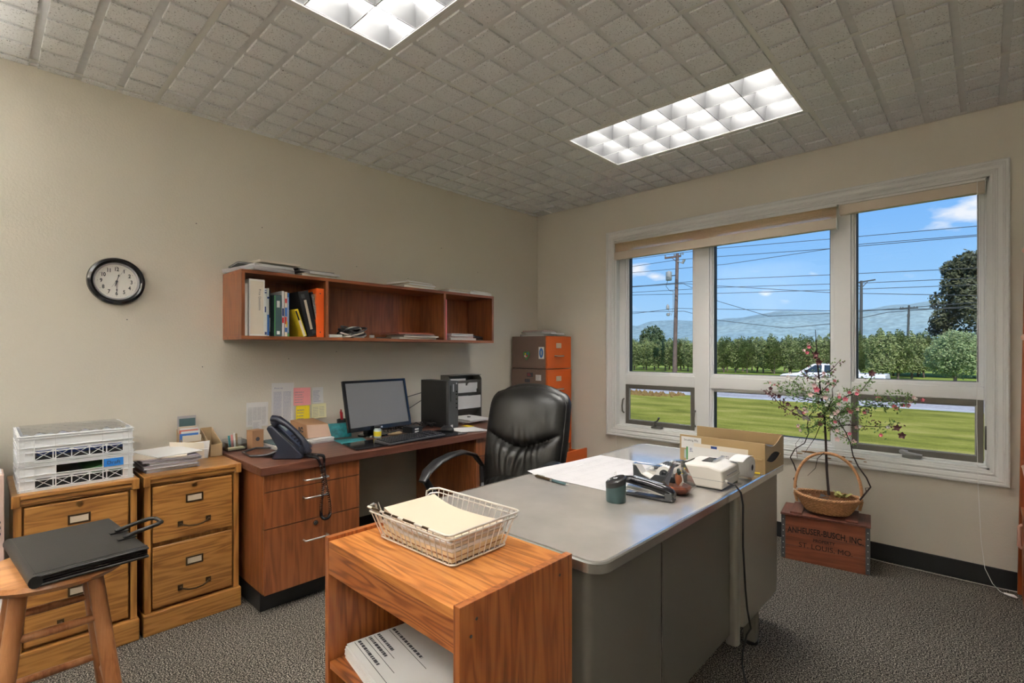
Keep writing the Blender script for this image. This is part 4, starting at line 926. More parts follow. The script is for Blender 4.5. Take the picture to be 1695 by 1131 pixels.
for i, (nm, dx, yc, h, mt_, lab, _) in enumerate(bm_specs):
    xx = .056+i*.0128
    T = thing(nm, lab, 'leaflet', (xx, yc, .7135), group='leaflets in the brochure holder')
    part(T, 'sheet', MB().box(xx, xx+.006, yc-.043, yc+.043, .7135, .7135+h), mt_, bev=.001)
    if i == 0: part(T, 'photo_print', MB().box(xx+.006, xx+.0066, yc-.036, yc+.040, .83, .905), 'book_teal')
T = thing('card_rack', 'folded cream price sheets leaning in a clear rack beside the brochure holder', 'card rack', (.19, -3.03, .71))
part(T, 'sheets', MB().hexa([(.165, -3.09, .711), (.172, -3.09, .711), (.245, -2.955, .711), (.238, -2.955, .711)], [(.150, -3.09, .80), (.157, -3.09, .80), (.235, -2.955, .79), (.228, -2.955, .79)]), 'paper_warm', bev=.001)
part(T, 'envelope', MB().hexa([(.20, -3.00, .711), (.206, -3.00, .711), (.25, -2.94, .711), (.244, -2.94, .711)], [(.19, -3.0, .79), (.196, -3.0, .79), (.245, -2.93, .80), (.239, -2.93, .80)]), 'paper', bev=.001)
part(T, 'rack', MB().tube([(.20, -3.06, .711), (.20, -3.06, .76), (.262, -2.945, .76), (.262, -2.945, .711)], .002, 6), 'bright_steel', smooth=True)
# ---- clear desk tray with notes and pens
T = thing('desk_tray', 'small clear acrylic note tray at the corner of the right oak cabinet', 'tray', (.2, -2.80, .72)); X0, X1, Y0, Y1, Z = .115, .205, -2.835, -2.735, .7202
part(T, 'acrylic_shell', MB().box(X0, X1, Y0, Y1, Z, Z+.004).box(X0, X0+.003, Y0, Y1, Z, Z+.06).box(X0, X1, Y0, Y0+.003, Z, Z+.045).box(X0, X1, Y1-.003, Y1, Z, Z+.055).box(X1-.003, X1, Y0, Y1, Z, Z+.025).box(X0+.03, X0+.032, Y0, Y1, Z, Z+.05), 'clear_plastic', bev=.0008)
solo('note_pad', MB().box(.152, .198, -2.828, -2.742, Z+.0045, Z+.014), 'pale_yellow_note', 'pale yellow sticky pad lying in the clear tray', 'note pad', (.175, -2.785, Z+.0045), bev=.001)
for i, (yy, mt_, nm, lab) in enumerate(((-2.80, 'teal_print', 'marker', 'teal marker standing in the clear tray'), (-2.785, 'pink_note', 'marker', 'pink capped marker standing in the clear tray'), (-2.762, 'tan_board', 'pencil', 'pencil standing in the clear tray'), (-2.772, 'white_plastic', 'marker', 'white marker standing in the clear tray'))):
    solo(nm, MB().tube([(.132, yy, Z+.0045), (.127, yy-.004, Z+.075+.004*i)], .005, 8), mt_, lab, nm, (.132, yy, Z+.0045), smooth=True)
# ---- things at the far left: bag and board beside the cabinets
P('blush_board', (.60, .43, .36), .8)
T = thing('cardboard_folio', 'pinkish cardboard folio with handwriting standing at the left edge of the photo', 'folio', (.42, -3.85, 0))
part(T, 'board', MB().box(.36, .50, -3.99, -3.694, 0, .80), 'blush_board', bev=.002)
part(T, 'papers', MB().box(.38, .485, -3.97, -3.70, .80, .806), 'paper')
part(T, 'handwriting', textmb('S u s', .03, (.5005, -3.712, .60), (0, 0, 1), (0, -1, 0)), 'ink', recalc=False)
solo('paper_sheet', MB().hexa([(.502, -3.96, .0), (.506, -3.96, 0), (.506, -3.70, 0), (.502, -3.70, 0)], [(.501, -3.96, .40), (.504, -3.96, .40), (.504, -3.70, .40), (.501, -3.70, .40)]), 'paper', 'white printed sheet leaning on the pinkish folio behind the stool', 'paper', (.504, -3.83, 0))
bagm = MB().hexa([(.05, -4.05, 0), (.34, -4.05, 0), (.34, -3.69, 0), (.05, -3.69, 0)], [(.09, -4.0, .88), (.30, -4.0, .88), (.30, -3.715, .88), (.09, -3.715, .88)])
solo('tote_bag', bagm, 'black_leather', 'black bag standing behind the pinkish folio at the left edge', 'bag', (.2, -3.87, 0), bev=.03, smooth=True)
# ============================================================ WALNUT COUNTER
CZ = .72
T = thing('counter_desk', 'long walnut-topped office counter along the left wall with drawers', 'desk', (.37, -1.93, 0))
part(T, 'countertop', MB().box(.003, .743, -2.857, -1.0, CZ-.038, CZ), 'walnut_y', bev=.0015)
B_ = MB().box(.05, .700, -2.835, -2.338, .105, .682)
part(T, 'pedestal', B_, 'cherry_z', bev=.001)
part(T, 'pedestal', MB().box(.05, .700, -1.48, -1.03, .105, .682), 'cherry_z', bev=.001)
part(T, 'toe_kick', MB().box(.06, .640, -2.825, -2.348, 0, .105), 'black_rubber'); part(T, 'toe_kick', MB().box(.06, .64, -1.47, -1.04, 0, .105), 'black_rubber')
for y0, y1, dr in ((-2.835, -2.338, ((.598, .678), (.421, .594), (.107, .417))), (-1.48, -1.03, ((.560, .678), (.107, .556)))):
    for i, (z0, z1) in enumerate(dr):
        D = part(T, 'drawer', MB().box(.701, .720, y0+.001, y1-.001, z0, z1), 'cherry_z', bev=.0012)
        zc = {0: .625, 1: .536, 2: .324}[i]; yc = (y0+y1)/2
        part(D, 'handle', MB().tube([(.720, yc-.06, zc), (.744, yc-.06, zc), (.748, yc-.055, zc), (.748, yc+.055, zc), (.744, yc+.06, zc), (.720, yc+.06, zc)], .0042, 10), 'bright_steel', smooth=True)
part(T, 'lock', MB().cyl((.720, -2.586, .397), (.726, -2.586, .397), .012, n=24).cyl((.726, -2.586, .397), (.728, -2.586, .397), .0075, n=16), 'chrome', smooth=True)
# ---- kraft mini box with black dot
T = thing('small_kraft_box', 'small upright kraft box with a round black hole on the counter', 'box', (.185, -2.685, CZ), R(12))
part(T, 'carton', MB().box(-.028, .028, -.034, .034, 0, .098), 'kraft', bev=.002); part(T, 'lid_flap', MB().box(-.029, .029, -.035, .035, .098, .102), 'kraft', bev=.001)
part(T, 'hole', MB().cyl((.028, -.002, .052), (.0286, -.002, .052), .0115, n=24), 'ink')
# ---- notebooks left of / under the package
pile(.235, -2.545, CZ, [(.26, .20, .008, 'paper_grey', .06, 0, 0, 'grey folder'), (.25, .18, .010, 'paper', -.04, .02, 0, 'white paper'), (.24, .17, .006, 'book_teal', .05, 0, .0, 'dark booklet')], 'behind the telephone', 'papers behind the telephone', 11)
pile(.20, -2.345, CZ, [(.24, .14, .006, 'paper_grey', .03, 0, 0, 'grey folder'), (.23, .14, .012, 'paper', -.03, .0, 0, 'white paper'), (.23, .13, .006, 'paper', .04, 0, .0, 'thin white paper')], 'under the kraft package', 'papers under the kraft package', 12)
T = thing('kraft_package', 'brown kraft wrapped ream with a recycling mark lying behind the telephone', 'package', (.15, -2.345, CZ+.026), R(0)); local(T)
kz = .0
pk = MB().hexa([(-.12, -.075, 0), (.115, -.075, 0), (.125, .07, 0), (-.12, .075, 0)], [(-.12, -.08, .09), (.085, -.07, .082), (.095, .065, .074), (-.12, .07, .09)])
part(T, 'wrapper', pk, 'kraft', bev=.004)
part(T, 'end_flap', MB().hexa([(.118, -.072, .002), (.1195, -.072, .002), (.1285, .068, .002), (.127, .068, .002)], [(.089, -.068, .078), (.0905, -.068, .078), (.0995, .062, .071), (.098, .062, .071)]), 'kraft_pink', bev=.001, label='folded pale pink end of the wrapper')
rm = MB()
for k in range(3):
    a0 = tau*k/3+.3; rm.tube([(.045+.014*cos(a0+t_*.3), -.0785, .045+.014*sin(a0+t_*.3)) for t_ in range(5)], .0022, 4); ae = a0+1.35; rm.cyl((.045+.014*cos(ae-.15), -.0785, .045+.014*sin(ae-.15)), (.045+.014*cos(ae+.35), -.0785, .045+.014*sin(ae+.35)), .006, .0005, n=4)
rm.box(.005, .022, -.0805, -.079, .032, .06)
part(T, 'recycling_mark', rm, 'ink')
# ---- teal cards
T = thing('teal_booklet', 'teal booklet standing against the monitor stand', 'booklet', (.215, -2.19, CZ), R(-14))
part(T, 'cover', MB().hexa([(-.01, -.075, 0), (.006, -.075, 0), (.006, .075, 0), (-.01, .075, 0)], [(-.05, -.075, .085), (-.034, -.075, .085), (-.034, .075, .085), (-.05, .075, .085)]), 'teal_print', bev=.001)
solo('teal_leaflet', MB().hexa([(.30, -2.27, CZ), (.46, -2.30, CZ), (.50, -2.15, CZ), (.34, -2.10, CZ)], [(.30, -2.27, CZ+.003), (.46, -2.30, CZ+.003), (.50, -2.15, CZ+.003), (.34, -2.10, CZ+.003)]), 'teal_print', 'teal printed leaflet lying flat under the dark desk mat', 'leaflet', (.4, -2.2, CZ))
T = thing('desk_mat', 'black glossy desk mat under the monitor and the keyboard', 'desk mat', (.55, -1.9, CZ), R(0))
part(T, 'mat', MB().hexa([(.46, -2.30, CZ+.0035), (.69, -2.34, CZ+.0035), (.715, -1.55, CZ+.0035), (.47, -1.60, CZ+.0035)], [(.46, -2.30, CZ+.0065), (.69, -2.34, CZ+.0065), (.715, -1.55, CZ+.0065), (.47, -1.60, CZ+.0065)]), 'black_gloss', bev=.001)
# ---- desk telephone
P('phone_navy', (.018, .022, .038), .32); P('phone_face', (.04, .06, .12), .3); P('lcd', (.42, .50, .50), .25)
T = thing('telephone', 'dark blue corded office telephone leaning on its stand at the counter front', 'telephone', (.565, -2.655, CZ), R(-42)); TEL = T; TMI = (M.Translation((.565, -2.655, CZ)) @ M.Rotation(R(-42), 4, 'Z')).inverted()
# local: +Y toward the user, keypad plane slopes down to +Y; handset on the -X... camera side is +X
side = [(.085, 0), (.095, .012), (.085, .030), (-.055, .168), (-.075, .172), (-.085, .155), (-.03, .055), (-.055, .012), (-.05, 0)]
part(T, 'body', MB().prism(side, 'x', -.085, .075), 'phone_navy', bev=.006, smooth=True)
def slope(s, lift=0): a = V((.085, .030)); b_ = V((-.055, .168)); d = (b_-a); p = a+d*s; n_ = V((-d.y, d.x)).normalized(); n_ = n_ if n_.y > 0 else -n_; return (p.x+n_.x*lift, p.y+n_.y*lift)
fp = MB(); y0, z0 = slope(.0, .006); y1, z1 = slope(1.0, .006); ya, za = slope(0, -.004); yb, zb2 = slope(1, -.004)
fp.prism([(ya, za), (y0, z0), (y1, z1), (yb, zb2)], 'x', -.100, .022)
face = part(T, 'face_plate', fp, 'phone_face', bev=.003)
up_ = V((0, y1-y0, z1-z0)); ul = up_.length; up_.normalize()
def onface(x, s): return (x, *slope(s, .0065))
sm = MB(); a, b_, c, d = onface(-.088, .72), onface(.008, .72), onface(.008, .93), onface(-.088, .93); sm.quad(a, b_, c, d); part(face, 'display', sm, 'lcd', recalc=False, label='pale grey LCD display')
kb = MB()
for r_ in range(5):
    for c_ in range(3):
        p = V(onface(-.030+c_*.017, .10+r_*.105)); kb.add([tuple(p+V((dx, 0, 0))+up_*dy+V((0, .003, .003))*k) for k in (0, 1) for dx, dy in ((-.006, -.0045), (.006, -.0045), (.006, .0045), (-.006, .0045))], [(4, 5, 6, 7), (0, 1, 5, 4), (1, 2, 6, 5), (2, 3, 7, 6), (3, 0, 4, 7)])
for r_ in range(6):
    p = V(onface(-.078, .08+r_*.1)); kb.add([tuple(p+V((dx, 0, 0))+up_*dy+V((0, .0025, .0025))*k) for k in (0, 1) for dx, dy in ((-.012, -.004), (.012, -.004), (.012, .004), (-.012, .004))], [(4, 5, 6, 7), (0, 1, 5, 4), (1, 2, 6, 5), (2, 3, 7, 6), (3, 0, 4, 7)])
part(face, 'keypad', kb, 'black_plastic', bev=.0005)
hs = MB(); hp = [(slope(-.06, .022)), (slope(.05, .038)), (slope(.25, .048)), (slope(.5, .052)), (slope(.78, .050)), (slope(1.02, .040)), (slope(1.17, .020))]
hs.tube([(.052, p[0], p[1]) for p in hp], [.021, .024, .019, .018, .019, .025, .023], 14, flat=.75, up=(0, .7, .7))
p = slope(.0, .012); q_ = slope(1.06, .012)
hs.cyl((.052, *slope(.03, .034)), (.052, *slope(.03, .004)), .022, .020, 18); hs.cyl((.052, *slope(1.03, .034)), (.052, *slope(1.03, .004)), .022, .020, 18)
part(T, 'handset', hs, 'phone_navy', smooth=True)
part(T, 'cradle_recess', MB().prism([slope(.3, .002), slope(.3, .008), slope(.75, .008), slope(.75, .002)], 'x', .0755, .0765), 'dark_grey_plastic')
part(T, 'foot_stand', MB().tube([(.0, -.05, .03), (-.0, -.10, .012), (.0, -.155, .006)], [.014, .010, .006], 8, flat=.6).box(-.06, .06, -.06, -.03, .0, .02), 'phone_navy', smooth=True)
# coiled cord: helix around a path that drops over the counter edge and comes back
def coil(path, rad, wire, turns, seg=9):
    pts = [V(p) for p in path]
    # catmull resample
    def cr_(t_):
        n = len(pts)-1; i = min(n-1, int(t_*n)); f = t_*n-i
        p0, p1, p2, p3 = pts[max(0, i-1)], pts[i], pts[i+1], pts[min(n, i+2)]
        return .5*((2*p1)+(p2-p0)*f+(2*p0-5*p1+4*p2-p3)*f*f+(3*p1-p0-3*p2+p3)*f**3)
    N_ = turns*seg; out = []; u = V((0, 1, 0))
    for k in range(N_+1):
        t_ = k/N_; c = cr_(t_); tg = (cr_(min(1, t_+.004))-cr_(max(0, t_-.004))).normalized(); u = (u-tg*u.dot(tg)).normalized(); w_ = tg.cross(u)
        a = tau*k/seg; out.append(c+u*rad*cos(a)+w_*rad*sin(a))
    return MB().tube(out, wire, 5)
cpath = [(.655, -2.615, .735), (.70, -2.60, .732), (.752, -2.588, .727), (.768, -2.578, .67), (.772, -2.570, .58), (.770, -2.580, .49), (.766, -2.575, .435), (.768, -2.555, .418), (.772, -2.535, .432), (.775, -2.537, .50), (.774, -2.556, .60), (.772, -2.566, .68), (.765, -2.562, .733), (.72, -2.572, .737), (.66, -2.60, .737)]
cdm = coil(cpath, .0062, .0019, 130)
part(TEL, 'coiled_cord', cdm.xf(TMI), 'black_gloss', smooth=True, recalc=False, label='coiled cord looping down over the drawers')
part(TEL, 'line_cable', MB().tube([(.50, -2.68, CZ+.006), (.44, -2.80, CZ+.006), (.30, -2.79, CZ+.006), (.24, -2.70, CZ+.008), (.30, -2.62, CZ+.006), (.28, -2.60, CZ+.006)], .005, 8).xf(TMI), 'dark_grey_plastic', smooth=True)
# ---- red pens in a black cup, yellow jar
T = thing('pen_cup', 'black pen cup between the teal booklet and the monitor', 'pen cup', (.12, -2.115, CZ))
part(T, 'cup', MB().lathe([(.036, CZ), (.040, CZ+.10), (.037, CZ+.10), (.033, CZ+.004), (.001, CZ+.004)], 20, (.12, -2.115, 0)), 'black_plastic', smooth=True)
for k, (dx, dy) in enumerate(((0, 0), (.012, -.01), (-.01, .012))): solo('pen', MB().tube([(.12+dx*.3, -2.115+dy*.3, CZ+.005), (.12+dx*1.6, -2.13+dy*1.4, CZ+.165-.01*k)], .0045, 8), 'red', ['red pen standing tallest in the black pen cup', 'red pen in front in the black pen cup', 'red pen at the back of the black pen cup'][k], 'pen', (.12, -2.11, CZ+.005), smooth=True)
T = thing('spice_jar', 'small clear jar with a yellow label below the monitor', 'jar', (.40, -2.03, CZ+.0002))
part(T, 'glass', MB().lathe([(.022, CZ), (.024, CZ+.004), (.024, CZ+.05), (.018, CZ+.058), (.018, CZ+.062)], 20, (.40, -2.03, 0)), 'lcd', smooth=True); part(T, 'label_band', MB().lathe([(.0245, CZ+.012), (.0245, CZ+.042)], 20, (.40, -2.03, 0)), 'yellow'); part(T, 'lid', MB().lathe([(.020, CZ+.062), (.020, CZ+.074), (.001, CZ+.075)], 20, (.40, -2.03, 0)), 'black_plastic', smooth=True)
# ---- monitor (tilted back)
m, t, b = _new('screen_grey'); N = t.nodes.new; L = t.links.new
b.inputs['Base Color'].default_value = (.15, .15, .155, 1); b.inputs['Roughness'].default_value = .42; b.inputs['Specular IOR Level'].default_value = .7
T = thing('monitor', 'flat black computer monitor with a blank grey screen on the counter', 'monitor', (.30, -1.985, CZ)); 
tilt = M.Translation((.335, -1.985, .925)) @ M.Rotation(R(3.5), 4, 'Z') @ M.Rotation(R(-13), 4, 'Y')
def mon(mb): return mb.xf(tilt)
HW, HH = .2400, .160
part(T, 'back_shell', mon(MB().hexa([(-.035, -.20, -.12), (-.012, -.235, -.155), (-.012, .235, -.155), (-.035, .20, -.12)], [(-.035, -.20, .12), (-.012, -.235, .155), (-.012, .235, .155), (-.035, .20, .12)])), 'black_plastic', bev=.004)
bz = MB(); bz.box(-.012, .006, -HW, -HW+.018, -HH, HH).box(-.012, .006, HW-.018, HW, -HH, HH).box(-.012, .006, -HW+.018, HW-.018, HH-.016, HH).box(-.012, .006, -HW+.018, HW-.018, -HH, -HH+.026)
part(T, 'bezel', mon(bz), 'black_gloss', bev=.002)
part(T, 'screen', mon(MB().box(-.010, .0025, -HW+.018, HW-.018, -HH+.026, HH-.016)), 'screen_grey')
part(T, 'badge', mon(MB().cyl((.006, 0, -HH+.012), (.0068, 0, -HH+.012), .006, n=16)), 'silver_paint')
part(T, 'neck', MB().hexa([(.22, -2.03, CZ+.012), (.28, -2.03, CZ+.012), (.28, -1.93, CZ+.012), (.22, -1.93, CZ+.012)], [(.27, -2.02, .90), (.31, -2.02, .90), (.31, -1.94, .90), (.27, -1.94, .90)]), 'black_plastic', bev=.004)
part(T, 'base', MB().lathe([(.001, CZ), (.115, CZ), (.112, CZ+.010), (.04, CZ+.016), (.001, CZ+.016)], 40, (.29, -1.98, 0), sx=.8), 'black_gloss', smooth=True)
# ---- keyboard
T = thing('keyboard', 'black computer keyboard in front of the monitor', 'keyboard', (.628, -1.935, CZ+.0068), R(6))
part(T, 'case', MB().hexa([(-.072, -.225, 0), (.072, -.225, 0), (.072, .225, 0), (-.072, .225, 0)], [(-.072, -.225, .020), (.072, -.225, .010), (.072, .225, .010), (-.072, .225, .020)]), 'dark_grey_plastic', bev=.004)
ky = MB()
for r_ in range(6):
    xk = -.060+r_*.0205; n = 0; yk = -.215
    while yk < .205:
        wk = .0175 if not (r_ == 5 and -.10 < yk < .0) else .10
        if r_ == 0 and (abs(yk+.19) < .010 or abs(yk-.06) < .012): yk += .019; continue
        if abs(yk-.085) < .009 or abs(yk-.140) < .009: yk += .012; continue
        zk = .0195-(xk+.072)/.144*.010
        ky.hexa([(xk, yk, zk), (xk+.0175, yk, zk-.0012), (xk+.0175, yk+wk, zk-.0012), (xk, yk+wk, zk)], [(xk+.002, yk+.002, zk+.007), (xk+.0155, yk+.002, zk+.006), (xk+.0155, yk+wk-.002, zk+.006), (xk+.002, yk+wk-.002, zk+.007)]); yk += wk+.0015
part(T, 'keys', ky, 'black_plastic')
# ---- mouse, papers, tower, pocket, cables
T = thing('computer_mouse', 'black computer mouse at the right end of the keyboard', 'mouse', (.535, -1.575, CZ+.0075), R(10))
part(T, 'shell', MB().sph((0, 0, .004), .033, 16, 1.65, 1, .9).xf(M.Diagonal((1, 1, 1, 1))), 'black_plastic', smooth=True)
o = T.children[0]
for v in o.data.vertices:
    if v.co.z < 0: v.co.z = 0
part(T, 'scroll_wheel', MB().cyl((-.03, -.003, .031), (-.03, .003, .031), .006, n=14), 'dark_grey_plastic', smooth=True)
solo('paper_sheets', MB().hexa([(.47, -1.545, CZ+.007), (.66, -1.56, CZ+.007), (.715, -1.36, CZ+.001), (.53, -1.33, CZ+.001)], [(.47, -1.545, CZ+.010), (.66, -1.56, CZ+.010), (.715, -1.36, CZ+.006), (.53, -1.33, CZ+.006)]), 'paper', 'white sheets lying right of the computer mouse', 'paper', (.6, -1.45, CZ))
solo('yellow_note', MB().box(.44, .52, -1.37, -1.31, CZ+.0065, CZ+.0075), 'yellow', 'orange-yellow slip in front of the computer tower', 'note', (.5, -1.34, CZ))
P('tower_black', (.012, .012, .013), .4); P('tower_front', (.06, .062, .064), .45, bump=.3, bscale=900)
T = thing('computer_tower', 'black slim computer tower standing on the counter', 'computer', (.28, -1.45, CZ), R(0)); Z1 = CZ+.335
part(T, 'case', MB().box(.13, .425, -1.495, -1.402, CZ+.002, Z1), 'tower_black', bev=.002)
fr_ = part(T, 'front_panel', MB().box(.425, .452, -1.495, -1.440, CZ+.002, Z1).box(.425, .448, -1.438, -1.402, CZ+.002, Z1), 'tower_front', bev=.002)
part(fr_, 'drive_slot', MB().box(.4521, .4535, -1.478, -1.474, CZ+.19, Z1-.03), 'black_gloss'); 
for z in (.255, .235, .20, .17, .14): part(fr_, 'port', MB().box(.448, .4492, -1.424, -1.414, CZ+z, CZ+z+.009), 'black_gloss')
pass; part(fr_, 'power_button', MB().cyl((.448, -1.419, Z1-.018), (.4505, -1.419, Z1-.018), .006, n=16), 'silver_paint')
part(fr_, 'name_badge', MB().box(.4521, .453, -1.456, -1.446, Z1-.075, Z1-.022), 'silver_paint'); part(fr_, 'sticker', MB().box(.4521, .453, -1.476, -1.456, CZ+.006, CZ+.026), 'white_plastic')
# cables: each with its own path
g = random.Random(12)
for k in range(12):
    y0 = -1.86+.035*k; pts = []
    a = V((.20+.12*g.random(), y0, CZ+.008)); 
    for q in range(6): pts.append((a.x+.10*(g.random()-.35), a.y+.05*(g.random()-.5)+.03*q-.05, CZ+.008+.035*g.random()*(q % 5 > 0)))
    solo('computer_cable', MB().tube(pts, .0035+.001*g.random(), 7), 'black_plastic', 'black cable in the tangle between the monitor and the computer tower', 'cable', pts[0], 'cables between monitor and tower', smooth=True)
solo('power_cable', MB().tube([(.15, -1.50, .96), (.10, -1.60, .93), (.09, -1.70, .87), (.12, -1.74, .80), (.2, -1.74, .735)], .003, 7), 'black_plastic', 'black cable arching from the back of the computer tower', 'cable', (.15, -1.5, .9), smooth=True)
solo('power_cable', MB().tube([(.14, -1.50, .90), (.07, -1.56, .84), (.06, -1.60, .77), (.10, -1.60, .73)], .0028, 7), 'black_plastic', 'lower thin cable drooping behind the computer tower', 'cable', (.14, -1.5, .85), smooth=True)
T = thing('docking_box', 'small black box with two white stickers below the right side of the monitor', 'box', (.43, -1.78, CZ+.007), R(8))
part(T, 'case', MB().box(-.05, .04, -.045, .045, 0, .042), 'black_plastic', bev=.002); part(T, 'sticker', MB().box(.04, .0408, -.022, .012, .006, .014).box(.04, .0408, -.022, .012, .022, .032), 'white_plastic')
T = thing('glasses_case', 'tan and black pouch lying in front of the monitor stand', 'pouch', (.44, -1.93, CZ+.007), R(-15)); part(T, 'pouch', MB().sph((0, 0, .014), .014, 12, 1.6, 3.6, 1), 'tan_board', smooth=True)
part(T, 'strap', MB().tube([(.0, -.05, .014), (.02, -.02, .028), (.0, .03, .027)], .005, 7), 'black_plastic', smooth=True)
# wall pocket rack
T = thing('literature_rack', 'dark grey three-pocket literature rack full of papers behind the computer tower', 'literature rack', (.05, -1.04, CZ)); Y0, Y1 = -1.215, -.875; P('rack_grey', (.15, .145, .135), .5)
sh = MB().box(.012, .018, Y0, Y1, CZ, 1.075).prism([(.018, CZ), (.13, CZ), (.13, 1.04), (.10, 1.075), (.018, 1.075)], 'y', Y0, Y0+.005).prism([(.018, CZ), (.13, CZ), (.13, 1.04), (.10, 1.075), (.018, 1.075)], 'y', Y1-.005, Y1).box(.012, .125, Y0, Y1, 1.07, 1.075)
part(T, 'back_and_sides', sh, 'rack_grey')
for z in (.725, .845, .945):
    part(T, 'pocket', MB().hexa([(.035, Y0+.005, z), (.045, Y0+.005, z), (.045, Y1-.005, z), (.035, Y1-.005, z)], [(.118, Y0+.005, z+.085), (.122, Y0+.005, z+.085), (.122, Y1-.005, z+.085), (.118, Y1-.005, z+.085)]), 'rack_grey')
for i, (y0, y1, z0, z1, lab) in enumerate(((-1.20, -1.02, .955, 1.045, 'white papers in the top pocket of the dark grey rack'), (-1.00, -.89, .955, 1.03, 'white cards at the right of the top pocket of the dark grey rack'), (-1.19, -.99, .855, .965, 'white papers in the middle pocket of the dark grey rack'), (-1.10, -.90, .885, .985, 'tilted white sheet in the middle pocket of the dark grey rack'), (-1.19, -.885, .80, .905, 'wide white envelope in front of the lower pocket of the dark grey rack'))):
    solo('paper_bundle', MB().hexa([(.085+.012*(i == 4)*3, y0, z0), (.093+.036*(i == 4), y0, z0), (.093+.036*(i == 4), y1, z0), (.085+.036*(i == 4), y1, z0)], [(.098+.012*(i == 4)*3, y0+.006*(i == 3)*3, z1), (.106+.036*(i == 4), y0+.01, z1), (.106+.036*(i == 4), y1-.012, z1), (.098+.036*(i == 4), y1-.012, z1)]), 'paper', lab, 'paper', (.1, (y0+y1)/2, z0), 'papers in the dark grey rack')
z_ = pile(.30, -1.22, CZ, [(.22, .17, .012, 'salmon_folder', .1, -.06, .03, 'reddish folder'), (.28, .22, .010, 'paper', .25, -.05, .03, 'white paper'), (.27, .21, .012, 'paper', -.05, .0, .06, 'clipped white paper')], 'right of the computer tower', 'papers right of the computer tower', 15)
solo('binder_clip', MB().box(.28, .30, -1.17, -1.15, z_, z_+.006), 'ink', 'small black binder clip on the papers right of the computer tower', 'clip', (.29, -1.16, z_), bev=.001)
# ============================================================ STEEL DESK
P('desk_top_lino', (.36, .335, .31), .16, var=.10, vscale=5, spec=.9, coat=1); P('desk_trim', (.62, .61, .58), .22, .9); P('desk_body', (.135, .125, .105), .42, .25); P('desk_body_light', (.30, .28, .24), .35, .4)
DX0, DX1, DY0, DY1, DZ = 1.775, 2.520, -2.722, -1.165, .745
def rrect(x0, x1, y0, y1, r, n=8):
    p = []
    for cx, cy, a0 in ((x1-r, y1-r, 0), (x0+r, y1-r, 90), (x0+r, y0+r, 180), (x1-r, y0+r, 270)):
        for k in range(n+1): a = R(a0+90*k/n); p.append((cx+r*cos(a), cy+r*sin(a)))
    return p
T = thing('steel_desk', 'big grey steel desk with a rounded metal-edged top in the middle of the room', 'desk', (2.15, -1.94, 0))
ri = [(x, y) for x, y in rrect(DX0, DX1, DY0, DY1, .05)]
def ring(inset, z): return [(x, y, z) for x, y in rrect(DX0+inset, DX1-inset, DY0+inset, DY1-inset, max(.012, .05-inset))]
tm = MB(); lv = [ring(.010, DZ-.030), ring(.0, DZ-.028), ring(0, DZ-.004), ring(.004, DZ), ring(.012, DZ), ring(.0125, DZ-.0015)]
n = len(lv[0])
for l_ in lv: tm.v += l_
for i in range(len(lv)-1):
    for k in range(n): tm.f.append((i*n+k, i*n+(k+1) % n, (i+1)*n+(k+1) % n, (i+1)*n+k))
tm.f.append(tuple(range(n))[::-1])
part(T, 'top_edge_trim', tm, 'desk_trim', smooth=True)
tt = MB(); tt.prism(rrect(DX0+.0118, DX1-.0118, DY0+.0118, DY1-.0118, .038), 'z', DZ-.012, DZ-.0008); part(T, 'desktop', tt, 'desk_top_lino')
# near pedestal (rounded corners), far pedestal, modesty panel, centre
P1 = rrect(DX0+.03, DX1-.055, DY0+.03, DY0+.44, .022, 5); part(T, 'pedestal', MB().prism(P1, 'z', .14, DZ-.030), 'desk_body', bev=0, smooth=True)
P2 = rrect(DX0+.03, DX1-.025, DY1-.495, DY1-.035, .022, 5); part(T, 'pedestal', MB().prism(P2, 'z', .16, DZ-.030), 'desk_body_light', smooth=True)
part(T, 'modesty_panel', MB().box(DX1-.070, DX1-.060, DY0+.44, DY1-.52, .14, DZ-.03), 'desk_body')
part(T, 'panel_seam', MB().box(DX1-.0605, DX1-.0590, DY0+.438, DY0+.441, .14, DZ-.03), 'desk_trim')
part(T, 'corner_post', MB().prism(rrect(DX1-.080, DX1-.032, DY1-.545, DY1-.498, .016, 5), 'z', .10, DZ-.03), 'desk_body_light', smooth=True)
part(T, 'centre_drawer', MB().box(DX0+.02, DX0+.5, DY0+.45, DY1-.50, .655, .712), 'desk_body', bev=.003)
for ya, yb in ((DY0+.045, DY0+.425), (DY1-.48, DY1-.05)):
    for za, zb in ((.52, .70), (.17, .51)):
        D = part(T, 'drawer', MB().box(DX0+.018, DX0+.032, ya, yb, za, zb), 'desk_body', bev=.003); part(D, 'drawer_pull', MB().box(DX0+.004, DX0+.018, (ya+yb)/2-.06, (ya+yb)/2+.06, zb-.05, zb-.035), 'desk_trim', bev=.003)
for x, y in ((DX0+.08, DY0+.08), (DX1-.11, DY0+.09), (DX0+.08, DY1-.09), (DX1-.065, DY1-.28), (DX0+.08, DY0+.38), (DX1-.11, DY0+.38)):
    L_ = part(T, 'leg', MB().box(x-.025, x+.025, y-.025, y+.025, .012, .165), 'desk_body', bev=.004); part(L_, 'glide', MB().cyl((x, y, 0), (x, y, .014), .03, n=18), 'black_plastic', smooth=True)
TZ = DZ
